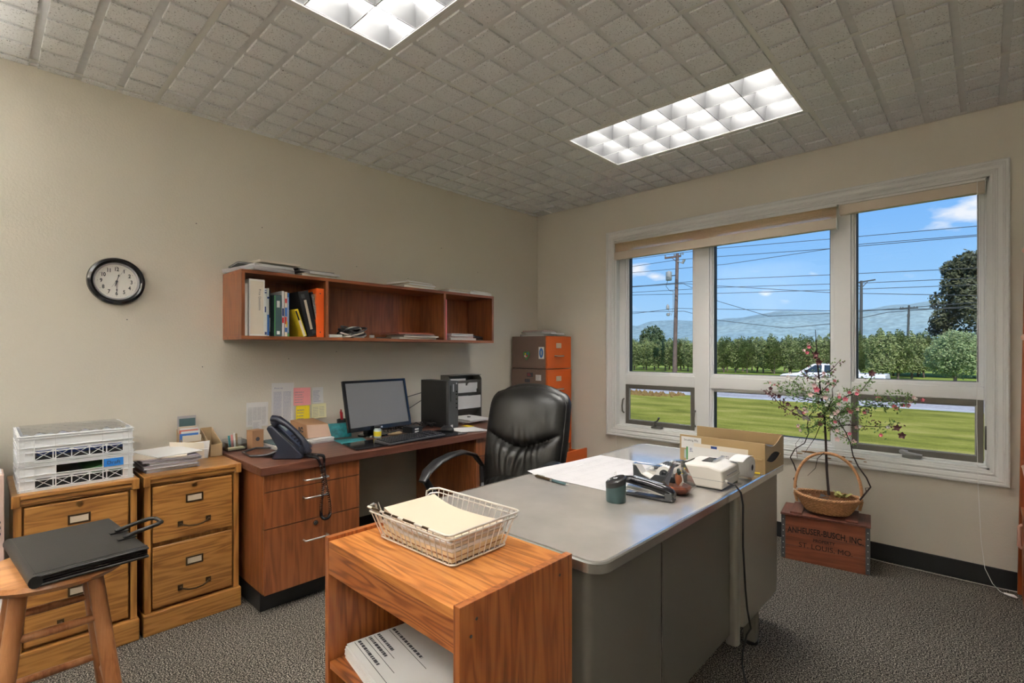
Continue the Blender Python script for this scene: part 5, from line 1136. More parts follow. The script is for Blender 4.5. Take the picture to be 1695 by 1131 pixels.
# ---- calendar pad
pz = MB().grid(lambda u, v: (1.775+.415*u+.02*v, -2.150+.53*v, TZ+.0012+(.010*max(0, .12-u)/.12*(1-v) + .004*sin(v*9)*max(0, .2-u))), 30, 20)
T = thing('calendar_pad', 'large white desk calendar blotter lying on the steel desk', 'desk pad', (1.98, -1.88, TZ)); part(T, 'sheet', pz, 'pad_paper', smooth=True, recalc=False)
part(T, 'backing_sheets', MB().hexa([(1.80, -2.148, TZ), (2.186, -2.148, TZ), (2.206, -1.622, TZ), (1.82, -1.622, TZ)], [(1.80, -2.148, TZ+.001), (2.186, -2.148, TZ+.001), (2.206, -1.622, TZ+.001), (1.82, -1.622, TZ+.001)]), 'paper')
cg = MB(); g = random.Random(4)
for i in range(8): y = -2.13+.49*i/7; x_ = (y+2.15)*.037; cg.quad((1.83+x_, y, TZ+.0019), (2.17+x_, y, TZ+.0019), (2.17+x_, y+.0008, TZ+.0019), (1.83+x_, y+.0008, TZ+.0019))
for i in range(6): x = 1.83+.34*i/5; cg.quad((x, -2.13, TZ+.0019), (x+.0008, -2.13, TZ+.0019), (x+.0188, -1.64, TZ+.0019), (x+.018, -1.64, TZ+.0019))
P('pencil_mark', (.34, .33, .36), .8); part(T, 'calendar_grid', cg, 'pencil_mark', recalc=False)
hw = MB()
for i in range(5):
    for j in range(7):
        if g.random() < .6: scribble(hw, (1.84+.068*i, -2.12+.07*j, TZ+.0012), (1, 0, 0), (0, 1, 0), .05, .05, 3, .16, .8, .0009, i*9+j, 1, .2)
part(T, 'handwriting', hw, 'pencil_mark', recalc=False)
solo('pink_slip', MB().box(2.12, 2.20, -1.85, -1.80, TZ+.0022, TZ+.003), 'pink_note', 'pink slip lying beside the tape dispenser on the blotter', 'note', (2.16, -1.82, TZ))
# ---- pen
T = thing('pen', 'two-tone brass and green ballpoint pen lying at the edge of the blotter', 'pen', (1.935, -2.183, TZ+.0062), R(-6)); A = T
part(T, 'barrel', MB().tube([(-.0, 0, 0), (.03, 0, 0), (.07, 0, 0), (.08, 0, 0)], [.0055, .0058, .0045, .003], 12), 'book_teal', smooth=True)
part(T, 'cap', MB().tube([(-.095, 0, 0), (-.09, 0, 0), (-.03, 0, 0), (-.0, 0, 0)], [.003, .0055, .0062, .0056], 12), 'dark_brass', smooth=True)
part(T, 'ring', MB().cyl((-.005, 0, 0), (.006, 0, 0), .0066, n=14), 'chrome', smooth=True); part(T, 'tip', MB().cyl((.08, 0, 0), (.096, 0, 0), .003, .0008, n=10), 'chrome', smooth=True)
part(T, 'clip', MB().box(-.085, -.04, -.0015, .0015, .0055, .008), 'chrome', bev=.0005)
# ---- slanted clip holder
P('holder_teal', (.045, .085, .09), .3); 
T = thing('clip_holder', 'round dark teal paper-clip holder with a slanted top', 'clip holder', (2.262, -2.232, TZ), R(45)); local(T)
def slant(r, h0, h1, n=36): return [(r*cos(tau*k/n), r*sin(tau*k/n), (h0+h1)/2+(h1-h0)/2*cos(tau*k/n)) for k in range(n)]
def stackrings(rings, capb=True, capt=True):
    mb = MB(); n = len(rings[0])
    for r_ in rings: mb.v += r_
    for i in range(len(rings)-1):
        for k in range(n): mb.f.append((i*n+k, i*n+(k+1) % n, (i+1)*n+(k+1) % n, (i+1)*n+k))
    if capb: mb.f.append(tuple(range(n))[::-1])
    if capt: mb.f.append(tuple(range((len(rings)-1)*n, len(rings)*n)))
    return mb
part(T, 'cup', stackrings([slant(.033, 0, 0), slant(.0345, .003, .003), slant(.0345, .048, .066)]), 'holder_teal', smooth=True)
part(T, 'lid', stackrings([slant(.0348, .048, .066), slant(.0352, .064, .086), slant(.030, .068, .090), slant(.026, .066, .086), slant(.012, .070, .079)]), 'black_plastic', smooth=True)
part(T, 'paper_clip', MB().tube([(.0, 0, .076), (.004, .008, .088), (.003, .012, .1), (-.002, .008, .098), (-.004, 0, .084)], .0006, 5).tube([(.0, -.005, .077), (-.01, -.008, .082), (.004, -.01, .084)], .0006, 5), 'chrome')
# ---- stapler
T = thing('stapler', 'black and silver desk stapler lying open-jawed beside the clip holder', 'stapler', (2.325, -2.115, TZ), R(8)); local(T)
part(T, 'base', MB().box(-.088, .092, -.021, .021, 0, .010), 'black_plastic', bev=.005); part(T, 'magazine', MB().hexa([(-.080, -.010, .022), (.06, -.010, .016), (.06, .010, .016), (-.080, .010, .022)], [(-.080, -.010, .036), (.06, -.010, .028), (.06, .010, .028), (-.080, .010, .036)]), 'bright_steel', bev=.002)
part(T, 'anvil', MB().box(-.085, -.05, -.012, .012, .010, .012), 'bright_steel')
ar = MB(); sec = [(-.092, .042, .066, .015), (-.06, .040, .070, .018), (.0, .030, .064, .019), (.055, .018, .054, .020), (.085, .012, .044, .019), (.093, .012, .034, .016)]
rg = []
for x, zl, zh, hw_ in sec: rg.append([(x, hw_*cos(tau*k/16)*1.05, (zl+zh)/2+(zh-zl)/2*sin(tau*k/16)) for k in range(16)])
part(T, 'arm', stackrings(rg), 'black_gloss', smooth=True); part(T, 'hinge', MB().box(.062, .090, -.0205, .0205, .008, .032), 'dark_grey_plastic', bev=.003)
part(T, 'silver_stripe', MB().hexa([(-.055, -.006, .0695), (.05, -.006, .0555), (.05, .006, .0555), (-.055, .006, .0695)], [(-.055, -.006, .0705), (.05, -.006, .0565), (.05, .006, .0565), (-.055, .006, .0705)]), 'silver_paint')
# ---- tape dispenser
P('rubber_dark', (.03, .032, .036), .6)
T = thing('tape_dispenser', 'dark desk tape dispenser with a roll of clear tape behind the stapler', 'tape dispenser', (2.275, -1.955, TZ), R(8)); local(T)
bodyp = [(-.085, 0), (.075, 0), (.078, .035), (.060, .048), (.02, .044), (-.03, .046), (-.060, .062), (-.076, .078), (-.086, .080), (-.088, .03)]
part(T, 'body', MB().prism([(-.085, 0), (.075, 0), (.078, .036), (-.02, .030), (-.055, .045), (-.078, .078), (-.088, .078)], 'y', -.030, .030), 'rubber_dark', bev=.004)
part(T, 'side_walls', MB().prism([(-.02, .03), (.078, .034), (.074, .050), (.0, .050)], 'y', -.030, -.022).prism([(-.02, .03), (.078, .034), (.074, .050), (.0, .050)], 'y', .022, .030), 'rubber_dark', bev=.002)
part(T, 'liner', MB().prism([(-.084, .078), (-.076, .079), (-.052, .047), (-.018, .032), (.06, .036), (.06, .032), (-.02, .029), (-.056, .044)], 'y', -.024, .024), 'calc_plastic')
part(T, 'tape_roll', MB().lathe([(.018, -.010), (.031, -.010), (.031, .010), (.018, .010), (.018, -.010)], 32, (.030, 0, .052), 'y'), 'white_plastic', smooth=True)
part(T, 'tape_core', MB().lathe([(.010, -.012), (.0178, -.012), (.0178, .012), (.010, .012), (.010, -.012)], 24, (.030, 0, .052), 'y'), 'rubber_dark', smooth=True); part(T, 'cutter', MB().box(-.094, -.086, -.014, .014, .070, .0805), 'chrome'); part(T, 'tape_strip', MB().hexa([(-.086, -.009, .079), (.022, -.009, .0805), (.022, .009, .0805), (-.086, .009, .079)], [(-.086, -.009, .0793), (.022, -.009, .0808), (.022, .009, .0808), (-.086, .009, .0793)]), 'clear_plastic')
# ---- crystal paperweight with two ducks
clearmat('crystal', (.93, .93, .95), .02, .08); P('amber_base', (.28, .06, .015), .3, var=.6, vscale=60); P('duck_rust', (.38, .10, .03), .6); P('duck_white', (.75, .72, .68), .6); P('duck_green', (.01, .05, .03), .3); P('slate_blue', (.10, .11, .14), .4)
T = thing('crystal_paperweight', 'faceted clear pyramid paperweight with two duck figures inside', 'paperweight', (2.375, -1.985, TZ), R(38)); local(T); T.scale = (1.12, 1.12, 1.12)
def poly(r, z, n, ph=0, dx=0): return [(dx+r*cos(tau*k/n+ph), r*sin(tau*k/n+ph), z) for k in range(n)]
part(T, 'crystal_shell', stackrings([poly(.040, .0005, 6), poly(.058, .022, 6), poly(.054, .030, 6), poly(.016, .108, 6), ]), 'crystal')
part(T, 'amber_base', stackrings([poly(.034, .003, 6), poly(.046, .020, 6), poly(.040, .026, 6)]), 'amber_base')
for i, (dx, s_) in enumerate(((-.010, 1), (.016, .9))):
    D = part(T, 'duck_figure', MB().sph((dx*.2, dx*1.3, .046), .0125*s_, 12, .9, .8, 1.5), 'duck_rust', smooth=True)
    part(D, 'breast', MB().sph((dx*.2+.005, dx*1.3, .036), .009*s_, 10, .9, .9, 1.3), 'duck_white', smooth=True); part(D, 'head', MB().sph((dx*.2+.002, dx*1.3, .070), .0065*s_, 10).cyl((dx*.2, dx*1.3, .060), (dx*.2+.001, dx*1.3, .068), .0045), 'duck_green', smooth=True); part(D, 'bill', MB().hexa([(dx*.2+.006, dx*1.3-.002, .067), (dx*.2+.014, dx*1.3-.0015, .066), (dx*.2+.014, dx*1.3+.0015, .066), (dx*.2+.006, dx*1.3+.002, .067)], [(dx*.2+.006, dx*1.3-.002, .070), (dx*.2+.014, dx*1.3-.001, .0675), (dx*.2+.014, dx*1.3+.001, .0675), (dx*.2+.006, dx*1.3+.002, .070)]), 'yellow')
part(T, 'back_facet', MB().hexa([(-.040, -.026, .030), (-.038, -.028, .030), (-.038, .028, .030), (-.040, .026, .030)], [(-.014, -.008, .095), (-.012, -.008, .095), (-.012, .008, .095), (-.014, .008, .095)]), 'slate_blue')
# ---- printing calculator
T = thing('printing_calculator', 'cream printing calculator with a paper roll at the desk edge', 'calculator', (2.33, -1.76, TZ), R(2)); local(T); CALC = T; CMI = (M.Translation((2.33, -1.76, TZ)) @ M.Rotation(R(2), 4, 'Z')).inverted()
hz = [(-.16, .003), (.150, .003), (.156, .03), (.150, .074), (.10, .086), (-.005, .082), (-.03, .056), (-.16, .026)]
part(T, 'housing', MB().prism(hz, 'y', -.100, .095), 'calc_plastic', bev=.006, smooth=True)
part(T, 'base_shadow_line', MB().box(-.155, .148, -.096, .091, 0, .004), 'black_plastic'); part(T, 'seam', MB().box(-.1605, .1562, -.1008, .0958, .034, .0355), 'grey_plastic')
kk, kw = MB(), MB()
for i in range(5):
    for j in range(6):
        x, y = -.150+i*.023, -.088+j*.029; z = .028+(x+.16)*.23
        (kk if (i+j) % 3 else kw).hexa([(x, y, z), (x+.017, y, z+.004), (x+.017, y+.021, z+.004), (x, y+.021, z)], [(x+.002, y+.002, z+.009), (x+.015, y+.002, z+.012), (x+.015, y+.019, z+.012), (x+.002, y+.019, z+.009)])
part(T, 'dark_keys', kk, 'dark_grey_plastic', bev=.001); part(T, 'light_keys', kw, 'white_plastic', bev=.001)
part(T, 'display', MB().hexa([(-.022, -.085, .068), (.006, -.085, .0845), (.006, .01, .0845), (-.022, .01, .068)], [(-.024, -.085, .070), (.005, -.085, .087), (.005, .01, .087), (-.024, .01, .070)]), 'black_gloss')
part(T, 'printer_window', MB().box(.045, .085, -.02, .065, .0845, .087), 'black_gloss'); part(T, 'tear_bar', MB().hexa([(.088, -.03, .084), (.10, -.03, .084), (.10, .078, .084), (.088, .078, .084)], [(.095, -.03, .098), (.10, -.03, .097), (.10, .078, .097), (.095, .078, .098)]), 'clear_plastic')
part(T, 'vent_slot', MB().box(.1555, .158, -.06, .05, .052, .055), 'grey_plastic')
part(T, 'roll_bracket', MB().box(.05, .07, .090, .150, .045, .055).box(.05, .118, .140, .150, .03, .055), 'calc_plastic', bev=.002)
rx_, ry_, rz_ = .150, .172, .046
part(T, 'paper_roll', MB().lathe([(.012, -.03), (.042, -.03), (.042, .03), (.012, .03), (.012, -.03)], 40, (rx_, ry_, rz_), 'x'), 'paper', smooth=True); part(T, 'roll_core', MB().lathe([(.007, -.031), (.012, -.031), (.012, .031), (.007, .031), (.007, -.031)], 24, (rx_, ry_, rz_), 'x'), 'ink', smooth=True)
ps = MB().grid(lambda u, v: (rx_-.028+.056*u, *[(ry_+.038*sin(R(60)), rz_+.038*cos(R(60))), (ry_-.02, rz_+.048), (ry_-.07, rz_+.052), (ry_-.10, .088)][min(3, int(v*3.01))]), 2, 4)
part(T, 'paper_strip', MB().grid(lambda u, v: (rx_-.028+.056*u, ry_+.030-.145*v, rz_+.0425+.014*sin(v*pi)*.6+(.086-rz_-.0425)*v*.9), 2, 14), 'paper', smooth=True, recalc=False)
part(T, 'cord_grommet', MB().cyl((.154, -.075, .032), (.166, -.078, .031), .007, n=14), 'calc_plastic', smooth=True)
pc = [(2.494, -1.835, .776), (2.525, -1.835, .772), (2.542, -1.825, .745), (2.548, -1.82, .70), (2.548, -1.82, .55), (2.550, -1.80, .38), (2.530, -1.72, .27), (2.53, -1.68, .18), (2.515, -1.68, .15), (2.50, -1.68, .08), (2.49, -1.66, .012), (2.53, -1.74, .006), (2.62, -1.95, .006)]
part(CALC, 'power_cord', MB().tube(pc, .0035, 8).xf(CMI), 'black_rubber', smooth=True, label='black power cord')
# ---- tan steel organiser
X0, X1, Y0, Y1 = 2.142, 2.520, -1.470, -1.205
T = thing('steel_file_box', 'tan steel desktop file box with a lens-shaped hand hole', 'file box', (2.33, -1.34, TZ))
part(T, 'front_panel', MB().box(X0, X1, Y0, Y0+.003, TZ+.002, .874), 'tan_steel', bev=.001); part(T, 'back_panel', MB().box(X0-.03, X1, Y1-.003, Y1, TZ+.002, .882), 'tan_steel', bev=.001)
part(T, 'floor_panel', MB().box(X0, X1, Y0, Y1, TZ, TZ+.003), 'tan_steel'); part(T, 'divider', MB().box(X0, X1-.003, -1.228, -1.225, TZ+.003, .80), 'tan_steel')
# right end with curved top edge and an eye-shaped opening (built as upper and lower strips)
n = 24; ys = [Y0+.003+(Y1-Y0-.006)*i/n for i in range(n+1)]
def topz(y): t_ = (y-Y0)/(Y1-Y0); return .872-.022*sin(min(1, t_*1.25)*pi)*(1 if t_ < .8 else 1)+.010*max(0, (t_-.7)/.3)
def eye(y):
    t_ = (y-(Y0+.02))/(.20); return max(0, sin(pi*min(1, max(0, t_))))*.021 if 0 < t_ < 1 else 0
for X in (X1-.003, X0):
    e_ = MB()
    for a, b_ in zip(ys[:-1], ys[1:]):
        ma, mb_ = .800+.10*(a-Y0)*.15, .800+.10*(b_-Y0)*.15
        e_.hexa([(X, a, ma+eye(a)), (X+.003, a, ma+eye(a)), (X+.003, b_, mb_+eye(b_)), (X, b_, mb_+eye(b_))], [(X, a, topz(a)), (X+.003, a, topz(a)), (X+.003, b_, topz(b_)), (X, b_, topz(b_))])
        e_.hexa([(X, a, TZ+.002), (X+.003, a, TZ+.002), (X+.003, b_, TZ+.002), (X, b_, TZ+.002)], [(X, a, ma-eye(a)), (X+.003, a, ma-eye(a)), (X+.003, b_, mb_-eye(b_)), (X, b_, mb_-eye(b_))])
    if X > 2.3: part(T, 'end_panel', e_, 'tan_steel')
part(T, 'card_slot', MB().box(X1-.075, X1-.010, Y0-.006, Y0, .800, .808), 'tan_steel', bev=.001)
part(T, 'foot', MB().box(X0+.05, X0+.22, Y0-.045, Y0, TZ, TZ+.006), 'tan_steel', bev=.001)
solo('hanging_folders', MB().box(X0+.02, X1-.008, -1.44, -1.24, TZ+.0035, .835), 'ink', 'dark folders standing inside the tan steel file box', 'folders', (2.3, -1.34, TZ+.0035), bev=.004)
solo('folder', MB().box(X0+.03, X1-.012, Y0+.010, Y0+.030, TZ+.0035, .868), 'manila', 'manila folder behind the front panel of the tan file box', 'folder', (2.3, -1.45, TZ+.0035), bev=.001)
ev = [('label_card', 2.150, 2.245, .812, .866, -1.4712, 'paper', 'white card with handwriting taped to the top left of the tan file box'), ('blue_slip', 2.165, 2.20, .765, .806, -1.4725, 'lcd', 'pale blue slip on the left front of the tan file box'),
      ('envelope', 2.215, 2.455, .750, .842, -1.482, 'paper_warm', 'long cream envelope leaning on the tan file box, rear one'), ('envelope', 2.185, 2.335, .752, .828, -1.492, 'paper', 'white window envelope leaning in front of the cream envelope'), ('envelope', 2.335, 2.42, .752, .822, -1.489, 'paper', 'small white letter with coloured stamps at the right of the envelopes')]
for i, (nm, x0, x1, z0, z1, y, mt_, lab) in enumerate(ev):
    T = thing(nm, lab, 'envelope' if nm == 'envelope' else 'card', ((x0+x1)/2, y, z0), group='papers on the tan file box' if i > 1 else None)
    dy = .006 if i > 1 else 0
    part(T, 'sheet', MB().hexa([(x0, y-.001-dy, z0), (x1, y-.001-dy, z0), (x1, y-dy, z0), (x0, y-dy, z0)], [(x0, y-.001, z1), (x1, y-.001, z1), (x1, y, z1), (x0, y, z1)]), mt_)
    if i == 0: part(T, 'handwriting', textmb('Smoking 99¢', .0135, (2.197, y-.001, .851), (1, 0, 0), (0, 0, 1)), 'ink', recalc=False)
    if i == 2: part(T, 'blue_stamp', MB().box(2.295, 2.322, y-.0035, y-.0025, .822, .838), 'navy'); part(T, 'red_print', scribble(MB(), (2.36, y-.005, .79), (1, 0, 0), (0, 0, 1), .02, .03, 4, .4, .8, .0008, 3, 1, .3), 'red', recalc=False)
    if i == 3: part(T, 'green_edge', MB().box(2.187, 2.194, y-.0085, y-.0072, .755, .825), 'green'); part(T, 'print', scribble(MB(), (2.203, y-.0045, .80), (1, 0, 0), (0, 0, 1), .02, .02, 3, .5, .8, .003, 3, 1, .3), 'navy', recalc=False)
    if i == 4: part(T, 'print', scribble(MB(), (2.345, y-.006, .77), (1, 0, 0), (0, 0, 1), .06, .035, 4, .5, .8, .002, 8, 1, .12), 'ink_soft', recalc=False)
solo('pencil', MB().tube([(2.43, -1.50, TZ+.005), (2.505, -1.46-.03, TZ+.005)], .004, 8), 'yellow', 'short wooden pencil by the corner of the tan file box', 'pencil', (2.46, -1.5, TZ), smooth=True)
# ============================================================ OFFICE CHAIR
T = thing('office_chair', 'black leather executive office chair between the counter and the steel desk', 'office chair', (1.375, -1.94, 0), 0)
f_ = atan2(.22, .975)       # facing -y turned slightly to +x
T.rotation_euler.z = f_; local(T)     # local -Y = facing
BT, BB = 1.065, .455
def backpt(side_):
    def fn(u, v):
        # u across (-1..1), v up
        a = 2*u-1; z = BB+(BT-BB)*v
        hw_ = (.255-.035*(1-v)**2)*(1-.06*v*v); rc = 1.0
        if v > .86: rc = sqrt(max(0, 1-((v-.86)/.14)**2))*.30+.70
        if v < .06: rc = .93+.07*v/.06
        x = a*hw_*rc; z -= .035*abs(a)**2.6*(v**2)
        ybase = .245+.13*(v)*(v)+.02*sin(v*pi)       # leans back
        ed = (1-abs(a)**4)*(1-abs(2*v-1)**8)
        th = .048*ed**.5 if ed > 0 else 0
        if side_ < 0:
            crease = .46+.16*abs(a)**1.6
            d = (v-crease)
            # pillow above / below the curved seam
            th += .022*ed*(1-math.exp(-(d/.05)**2)) - .016*math.exp(-(d/.022)**2)*ed
            gat = (math.exp(-((d+.11)/.10)**2) if d < 0 else math.exp(-((d-.05)/.09)**2)*.6)*max(0, 1-abs(a)*1.15)
            th += .0075*gat*sin(a*34+2.2*sin(v*9+a*5))*ed
            th += .004*ed*NZ.noise(V((a*3, v*5, 2)))
            return (x, ybase-.02-th, z)
        return (x, ybase+.035+th*.5, z)
    return fn
part(T, 'backrest', MB().grid(backpt(-1), 90, 70), 'black_leather', smooth=True)
rim = []; fa, fb = backpt(-1), backpt(1)
def rimring(t_):
    t_ = t_ % 1.0
    if t_ < .25: u, v = 0, t_*4
    elif t_ < .5: u, v = (t_-.25)*4, 1
    elif t_ < .75: u, v = 1, 1-(t_-.5)*4
    else: u, v = 1-(t_-.75)*4, 0
    return u, v
sd_ = MB(); n = 160
pr = []
for k in range(n):
    u, v = rimring(k/n); a = V(fa(u, v)); b_ = V(fb(u, v)); c = V((0, (a.y+b_.y)/2, .76)); m_ = (a+b_)/2; out = V((m_.x, 0, m_.z-.76)).normalized()
    pr.append([a, a*.7+b_*.3+out*.014, a*.3+b_*.7+out*.016, b_])
for q in pr: sd_.v += [tuple(p) for p in q]
for k in range(n):
    for j in range(3): sd_.f.append((k*4+j, ((k+1) % n)*4+j, ((k+1) % n)*4+j+1, k*4+j+1))
part(T, 'side_band', sd_, 'black_leather', smooth=True)
part(T, 'piping', MB().tube([tuple(p[0]) for p in pr], .004, 6, closed=True), 'black_leather', smooth=True)
part(T, 'back_shell', MB().grid(backpt(1), 24, 24), 'black_plastic', smooth=True)
def seat(u, v):
    a, b_ = 2*u-1, 2*v-1
    r_ = (abs(a)**5+abs(b_)**5)**.2; s_ = 1 if r_ <= 1 else 1/r_
    x = a*s_*.265; y = b_*s_*.25-.03; e_ = max(0, 1-(abs(a)**6)) * max(0, 1-abs(b_)**6)
    z = .435+.070*e_**.35+.012*max(0, b_)+.004*sin(a*16)*sin(b_*6)*e_-.02*max(0, -b_-.6)
    return (x, y, z)
st = part(T, 'seat', MB().grid(seat, 44, 44), 'black_leather', smooth=True)
part(T, 'seat_pan', MB().prism([(p[0], p[1]) for p in rrect(-.255, .255, -.27, .21, .07)], 'z', .405, .44), 'black_plastic', bev=.01)
# lower lumbar roll visible in front of the back
part(T, 'lumbar_roll', MB().grid(lambda u, v: ((2*u-1)*.205, .20-.075*sin(v*pi)*(1-abs(2*u-1)**3)+.0035*sin(u*60)*sin(v*pi), .475+.13*v*(1-.45*abs(2*u-1)**2.2)), 50, 14), 'black_leather', smooth=True, recalc=False)
for s in (-1, 1):
    pts = [(s*.262, .26, .60), (s*.275, .20, .672), (s*.285, .10, .705), (s*.290, .0, .705), (s*.290, -.11, .690), (s*.287, -.20, .655), (s*.282, -.245, .615)]
    A = part(T, 'armrest', MB().tube(pts, [.020, .026, .030, .033, .034, .032, .022], 12, flat=.42, up=(0, 0, 1)), 'black_plastic', smooth=True)
    part(A, 'arm_post', MB().tube([(s*.282, -.225, .625), (s*.275, -.16, .53), (s*.262, -.10, .44), (s*.20, -.08, .415)], [.020, .022, .024, .02], 10, flat=.6, up=(1, 0, 0)).tube([(s*.262, .26, .60), (s*.255, .26, .50), (s*.22, .20, .42)], [.018, .02, .02], 8), 'black_plastic', smooth=True)
    part(A, 'arm_highlight_bead', MB().tube([(p[0]+s*.028, p[1], p[2]-.001) for p in pts[1:-1]], .0022, 6), 'silver_paint', smooth=True)
part(T, 'back_bar', MB().tube([(0, .30, .60), (0, .30, .45), (0, .20, .40), (0, .02, .395)], .02, 8, flat=.4, up=(1, 0, 0)), 'black_plastic')
part(T, 'gas_lift', MB().cyl((0, 0, .10), (0, 0, .28), .028).cyl((0, 0, .28), (0, 0, .40), .016), 'black_plastic', smooth=True)
for k in range(5):
    a = tau*k/5+.3; e_ = V((cos(a), sin(a), 0))
    Lg = part(T, 'base_arm', MB().tube([(e_.x*.02, e_.y*.02, .11), (e_.x*.16, e_.y*.16, .10), (e_.x*.30, e_.y*.30, .075)], [.030, .024, .018], 8), 'black_plastic', smooth=True)
    part(Lg, 'caster', MB().cyl((e_.x*.30-e_.y*.028, e_.y*.30+e_.x*.028, .028), (e_.x*.30+e_.y*.028, e_.y*.30-e_.x*.028, .028), .0275, n=20), 'black_plastic', smooth=True)
# ============================================================ PRINTER STAND
X0, X1, Y0, Y1, Z1 = 1.900, 2.456, -3.114, -2.748, .758
T = thing('printer_stand', 'orange oak open printer stand pushed against the near end of the steel desk', 'stand', ((X0+X1)/2, (Y0+Y1)/2, 0))
for x in (X0, X1-.019): part(T, 'side_panel', MB().box(x, x+.019, Y0, Y1, 0, Z1+.009), 'red_oak_z', bev=.0012)
part(T, 'top', MB().box(X0+.019, X1-.019, Y0+.001, Y1-.002, Z1-.020, Z1), 'red_oak_x', bev=.0008)
part(T, 'front_rail', MB().box(X0+.019, X1-.019, Y0+.001, Y0+.019, Z1-.088, Z1-.020), 'red_oak_edge_x', bev=.001)
part(T, 'shelf', MB().box(X0+.019, X1-.019, Y0+.004, Y1-.012, .415, .434), 'red_oak_edge_x', bev=.001)
part(T, 'shelf', MB().box(X0+.019, X1-.019, Y0+.004, Y1-.012, .08, .099), 'red_oak_edge_x', bev=.001)
part(T, 'back_panel', MB().box(X0+.019, X1-.019, Y1-.010, Y1-.004, .08, Z1-.02), 'red_oak_z')
sc_ = MB()
for y, z in ((Y0+.045, .73), (Y0+.03, .70), (Y1-.05, .73), (Y0+.04, .425)): sc_.cyl((X1, y, z), (X1+.0008, y, z), .0035, n=10)
part(T, 'screw_holes', sc_, 'ink')
# printouts on the shelf
T = thing('printout_stack', 'thick stack of printed white sheets with a dark scribbled corner on the stand shelf', 'paper', (2.10, -2.98, .435), R(-9)); local(T)
g = random.Random(5); m_ = MB()
for j in range(14): o, p_ = (g.random()-.5)*.008+.0012*j, (g.random()-.5)*.006; m_.hexa([(-.15+o, -.12+p_, j*.003), (.21+o, -.12+p_, j*.003), (.21+o, .17+p_, j*.003), (-.15+o, .17+p_, j*.003)], [(-.15+o, -.12+p_, j*.003+.0027)]*1+[(.21+o, -.12+p_, j*.003+.0027), (.21+o, .17+p_, j*.003+.0027), (-.15+o, .17+p_, j*.003+.0027)])
part(T, 'sheets', m_, 'paper')
pb = MB()
for i, (y, l_) in enumerate(((-.10, .20), (-.07, .17), (-.045, .12), (-.0, .20))):
    pb.quad((-.13, y, .0427), (-.13+l_*1.1, y, .0427), (-.13+l_*1.1, y+.0016, .0427), (-.13, y+.0016, .0427)); scribble(pb, (-.13, y+.003, .042), (1, 0, 0), (0, 1, 0), l_, .012, 1, .7, .95, .0007, i+3, 1, .05)
for i in range(150):
    x, y = .06+.13*g.random(), .155-.05*g.random()*g.random(); l_ = .004+.03*g.random(); pb.quad((x, y, .0427), (x+.0014, y, .0427), (x+.0012, y-l_, .0427), (x, y-l_, .0427))
part(T, 'print', pb, 'ink', recalc=False)
solo('paper_sheets', MB().box(2.26, 2.42, -3.10, -2.90, .4345, .438), 'paper', 'loose white sheet at the right of the stand shelf', 'paper', (2.35, -3, .4345))
# ---- wire letter tray
T = thing('wire_tray', 'silver wire letter tray on top of the oak printer stand', 'wire tray', (2.14, -2.905, Z1+.0005), R(1.5)); local(T)
bw, bd_, tw, td, hh = .150, .095, .172, .124, .088
def rr(z, hx, hy, r=.014): return [(x, y, z) for x, y in rrect(-hx, hx, -hy, hy, r, 3)]
w1 = MB()
w1.tube(rr(.0045, bw, bd_), .0022, 6, closed=True)
# rim with a dipped opening on the -x end
def rimpath(z, hx, hy, dip):
    p = []
    p += [(-hx, -hy*.62, z-dip), (-hx-.004, -hy*.72, z-.006), (-hx, -hy*.80, z), (-hx+.012, -hy, z), (hx-.014, -hy, z), (hx-.004, -hy+.004, z), (hx, -hy+.014, z), (hx, hy-.014, z), (hx-.004, hy-.004, z), (hx-.014, hy, z), (-hx+.012, hy, z), (-hx, hy*.80, z), (-hx-.004, hy*.72, z-.006), (-hx, hy*.62, z-dip)]
    return p
w1.tube(rimpath(hh, tw, td, .055), .0030, 8, closed=True); w1.tube(rimpath(hh-.012, tw-.003, td-.003, .045), .0022, 6, closed=True)
for i in range(15):
    x = -bw+.012+(2*bw-.024)*i/14; xt = x*tw/bw
    for s in (-1, 1): w1.tube([(xt, s*(td-.001), hh), (x, s*bd_, .006), (x, s*(bd_-.012), .0025)], .0014, 5)
for i in range(10):
    y = -bd_+.012+(2*bd_-.024)*i/9; w1.tube([(tw-.001, y*td/bd_, hh), (bw, y, .006), (bw-.012, y, .0025)], .0014, 5)
    zt_ = hh if abs(y) > bd_*.62 else hh-.055
    w1.tube([(-tw+.001, y*td/bd_, zt_), (-bw, y, .006), (-bw+.012, y, .0025)], .0014, 5)
for i in range(8): y = -bd_+.02+(2*bd_-.04)*i/7; w1.tube([(-bw, y, .0030), (bw, y, .0030)], .0013, 5)
part(T, 'wire_frame', w1, 'wire_light', smooth=True)
ft = MB(); g = random.Random(3)
for i in range(10):
    k = .12+.76*g.random(); ft.tube([(tw*(2*k-1)-.012, -td-.0002, hh+.0006), (tw*(2*k-1)+.012, -td-.0002, hh+.0006)], .0032, 6)
part(T, 'worn_patches', ft, 'dark_brass', smooth=True)
LT = [('manila', .010, 'orange-edged manila folder'), ('kraft', .003, 'brown envelope'), ('manila', .010, 'manila folder'), ('paper', .008, 'white paper bundle'), ('cream_paper', .008, 'cream folder'), ('paper', .006, 'white paper bundle with curled edge'), ('cream_paper', .010, 'wide cream folder')]
zz = Z1+.0060; g = random.Random(8)
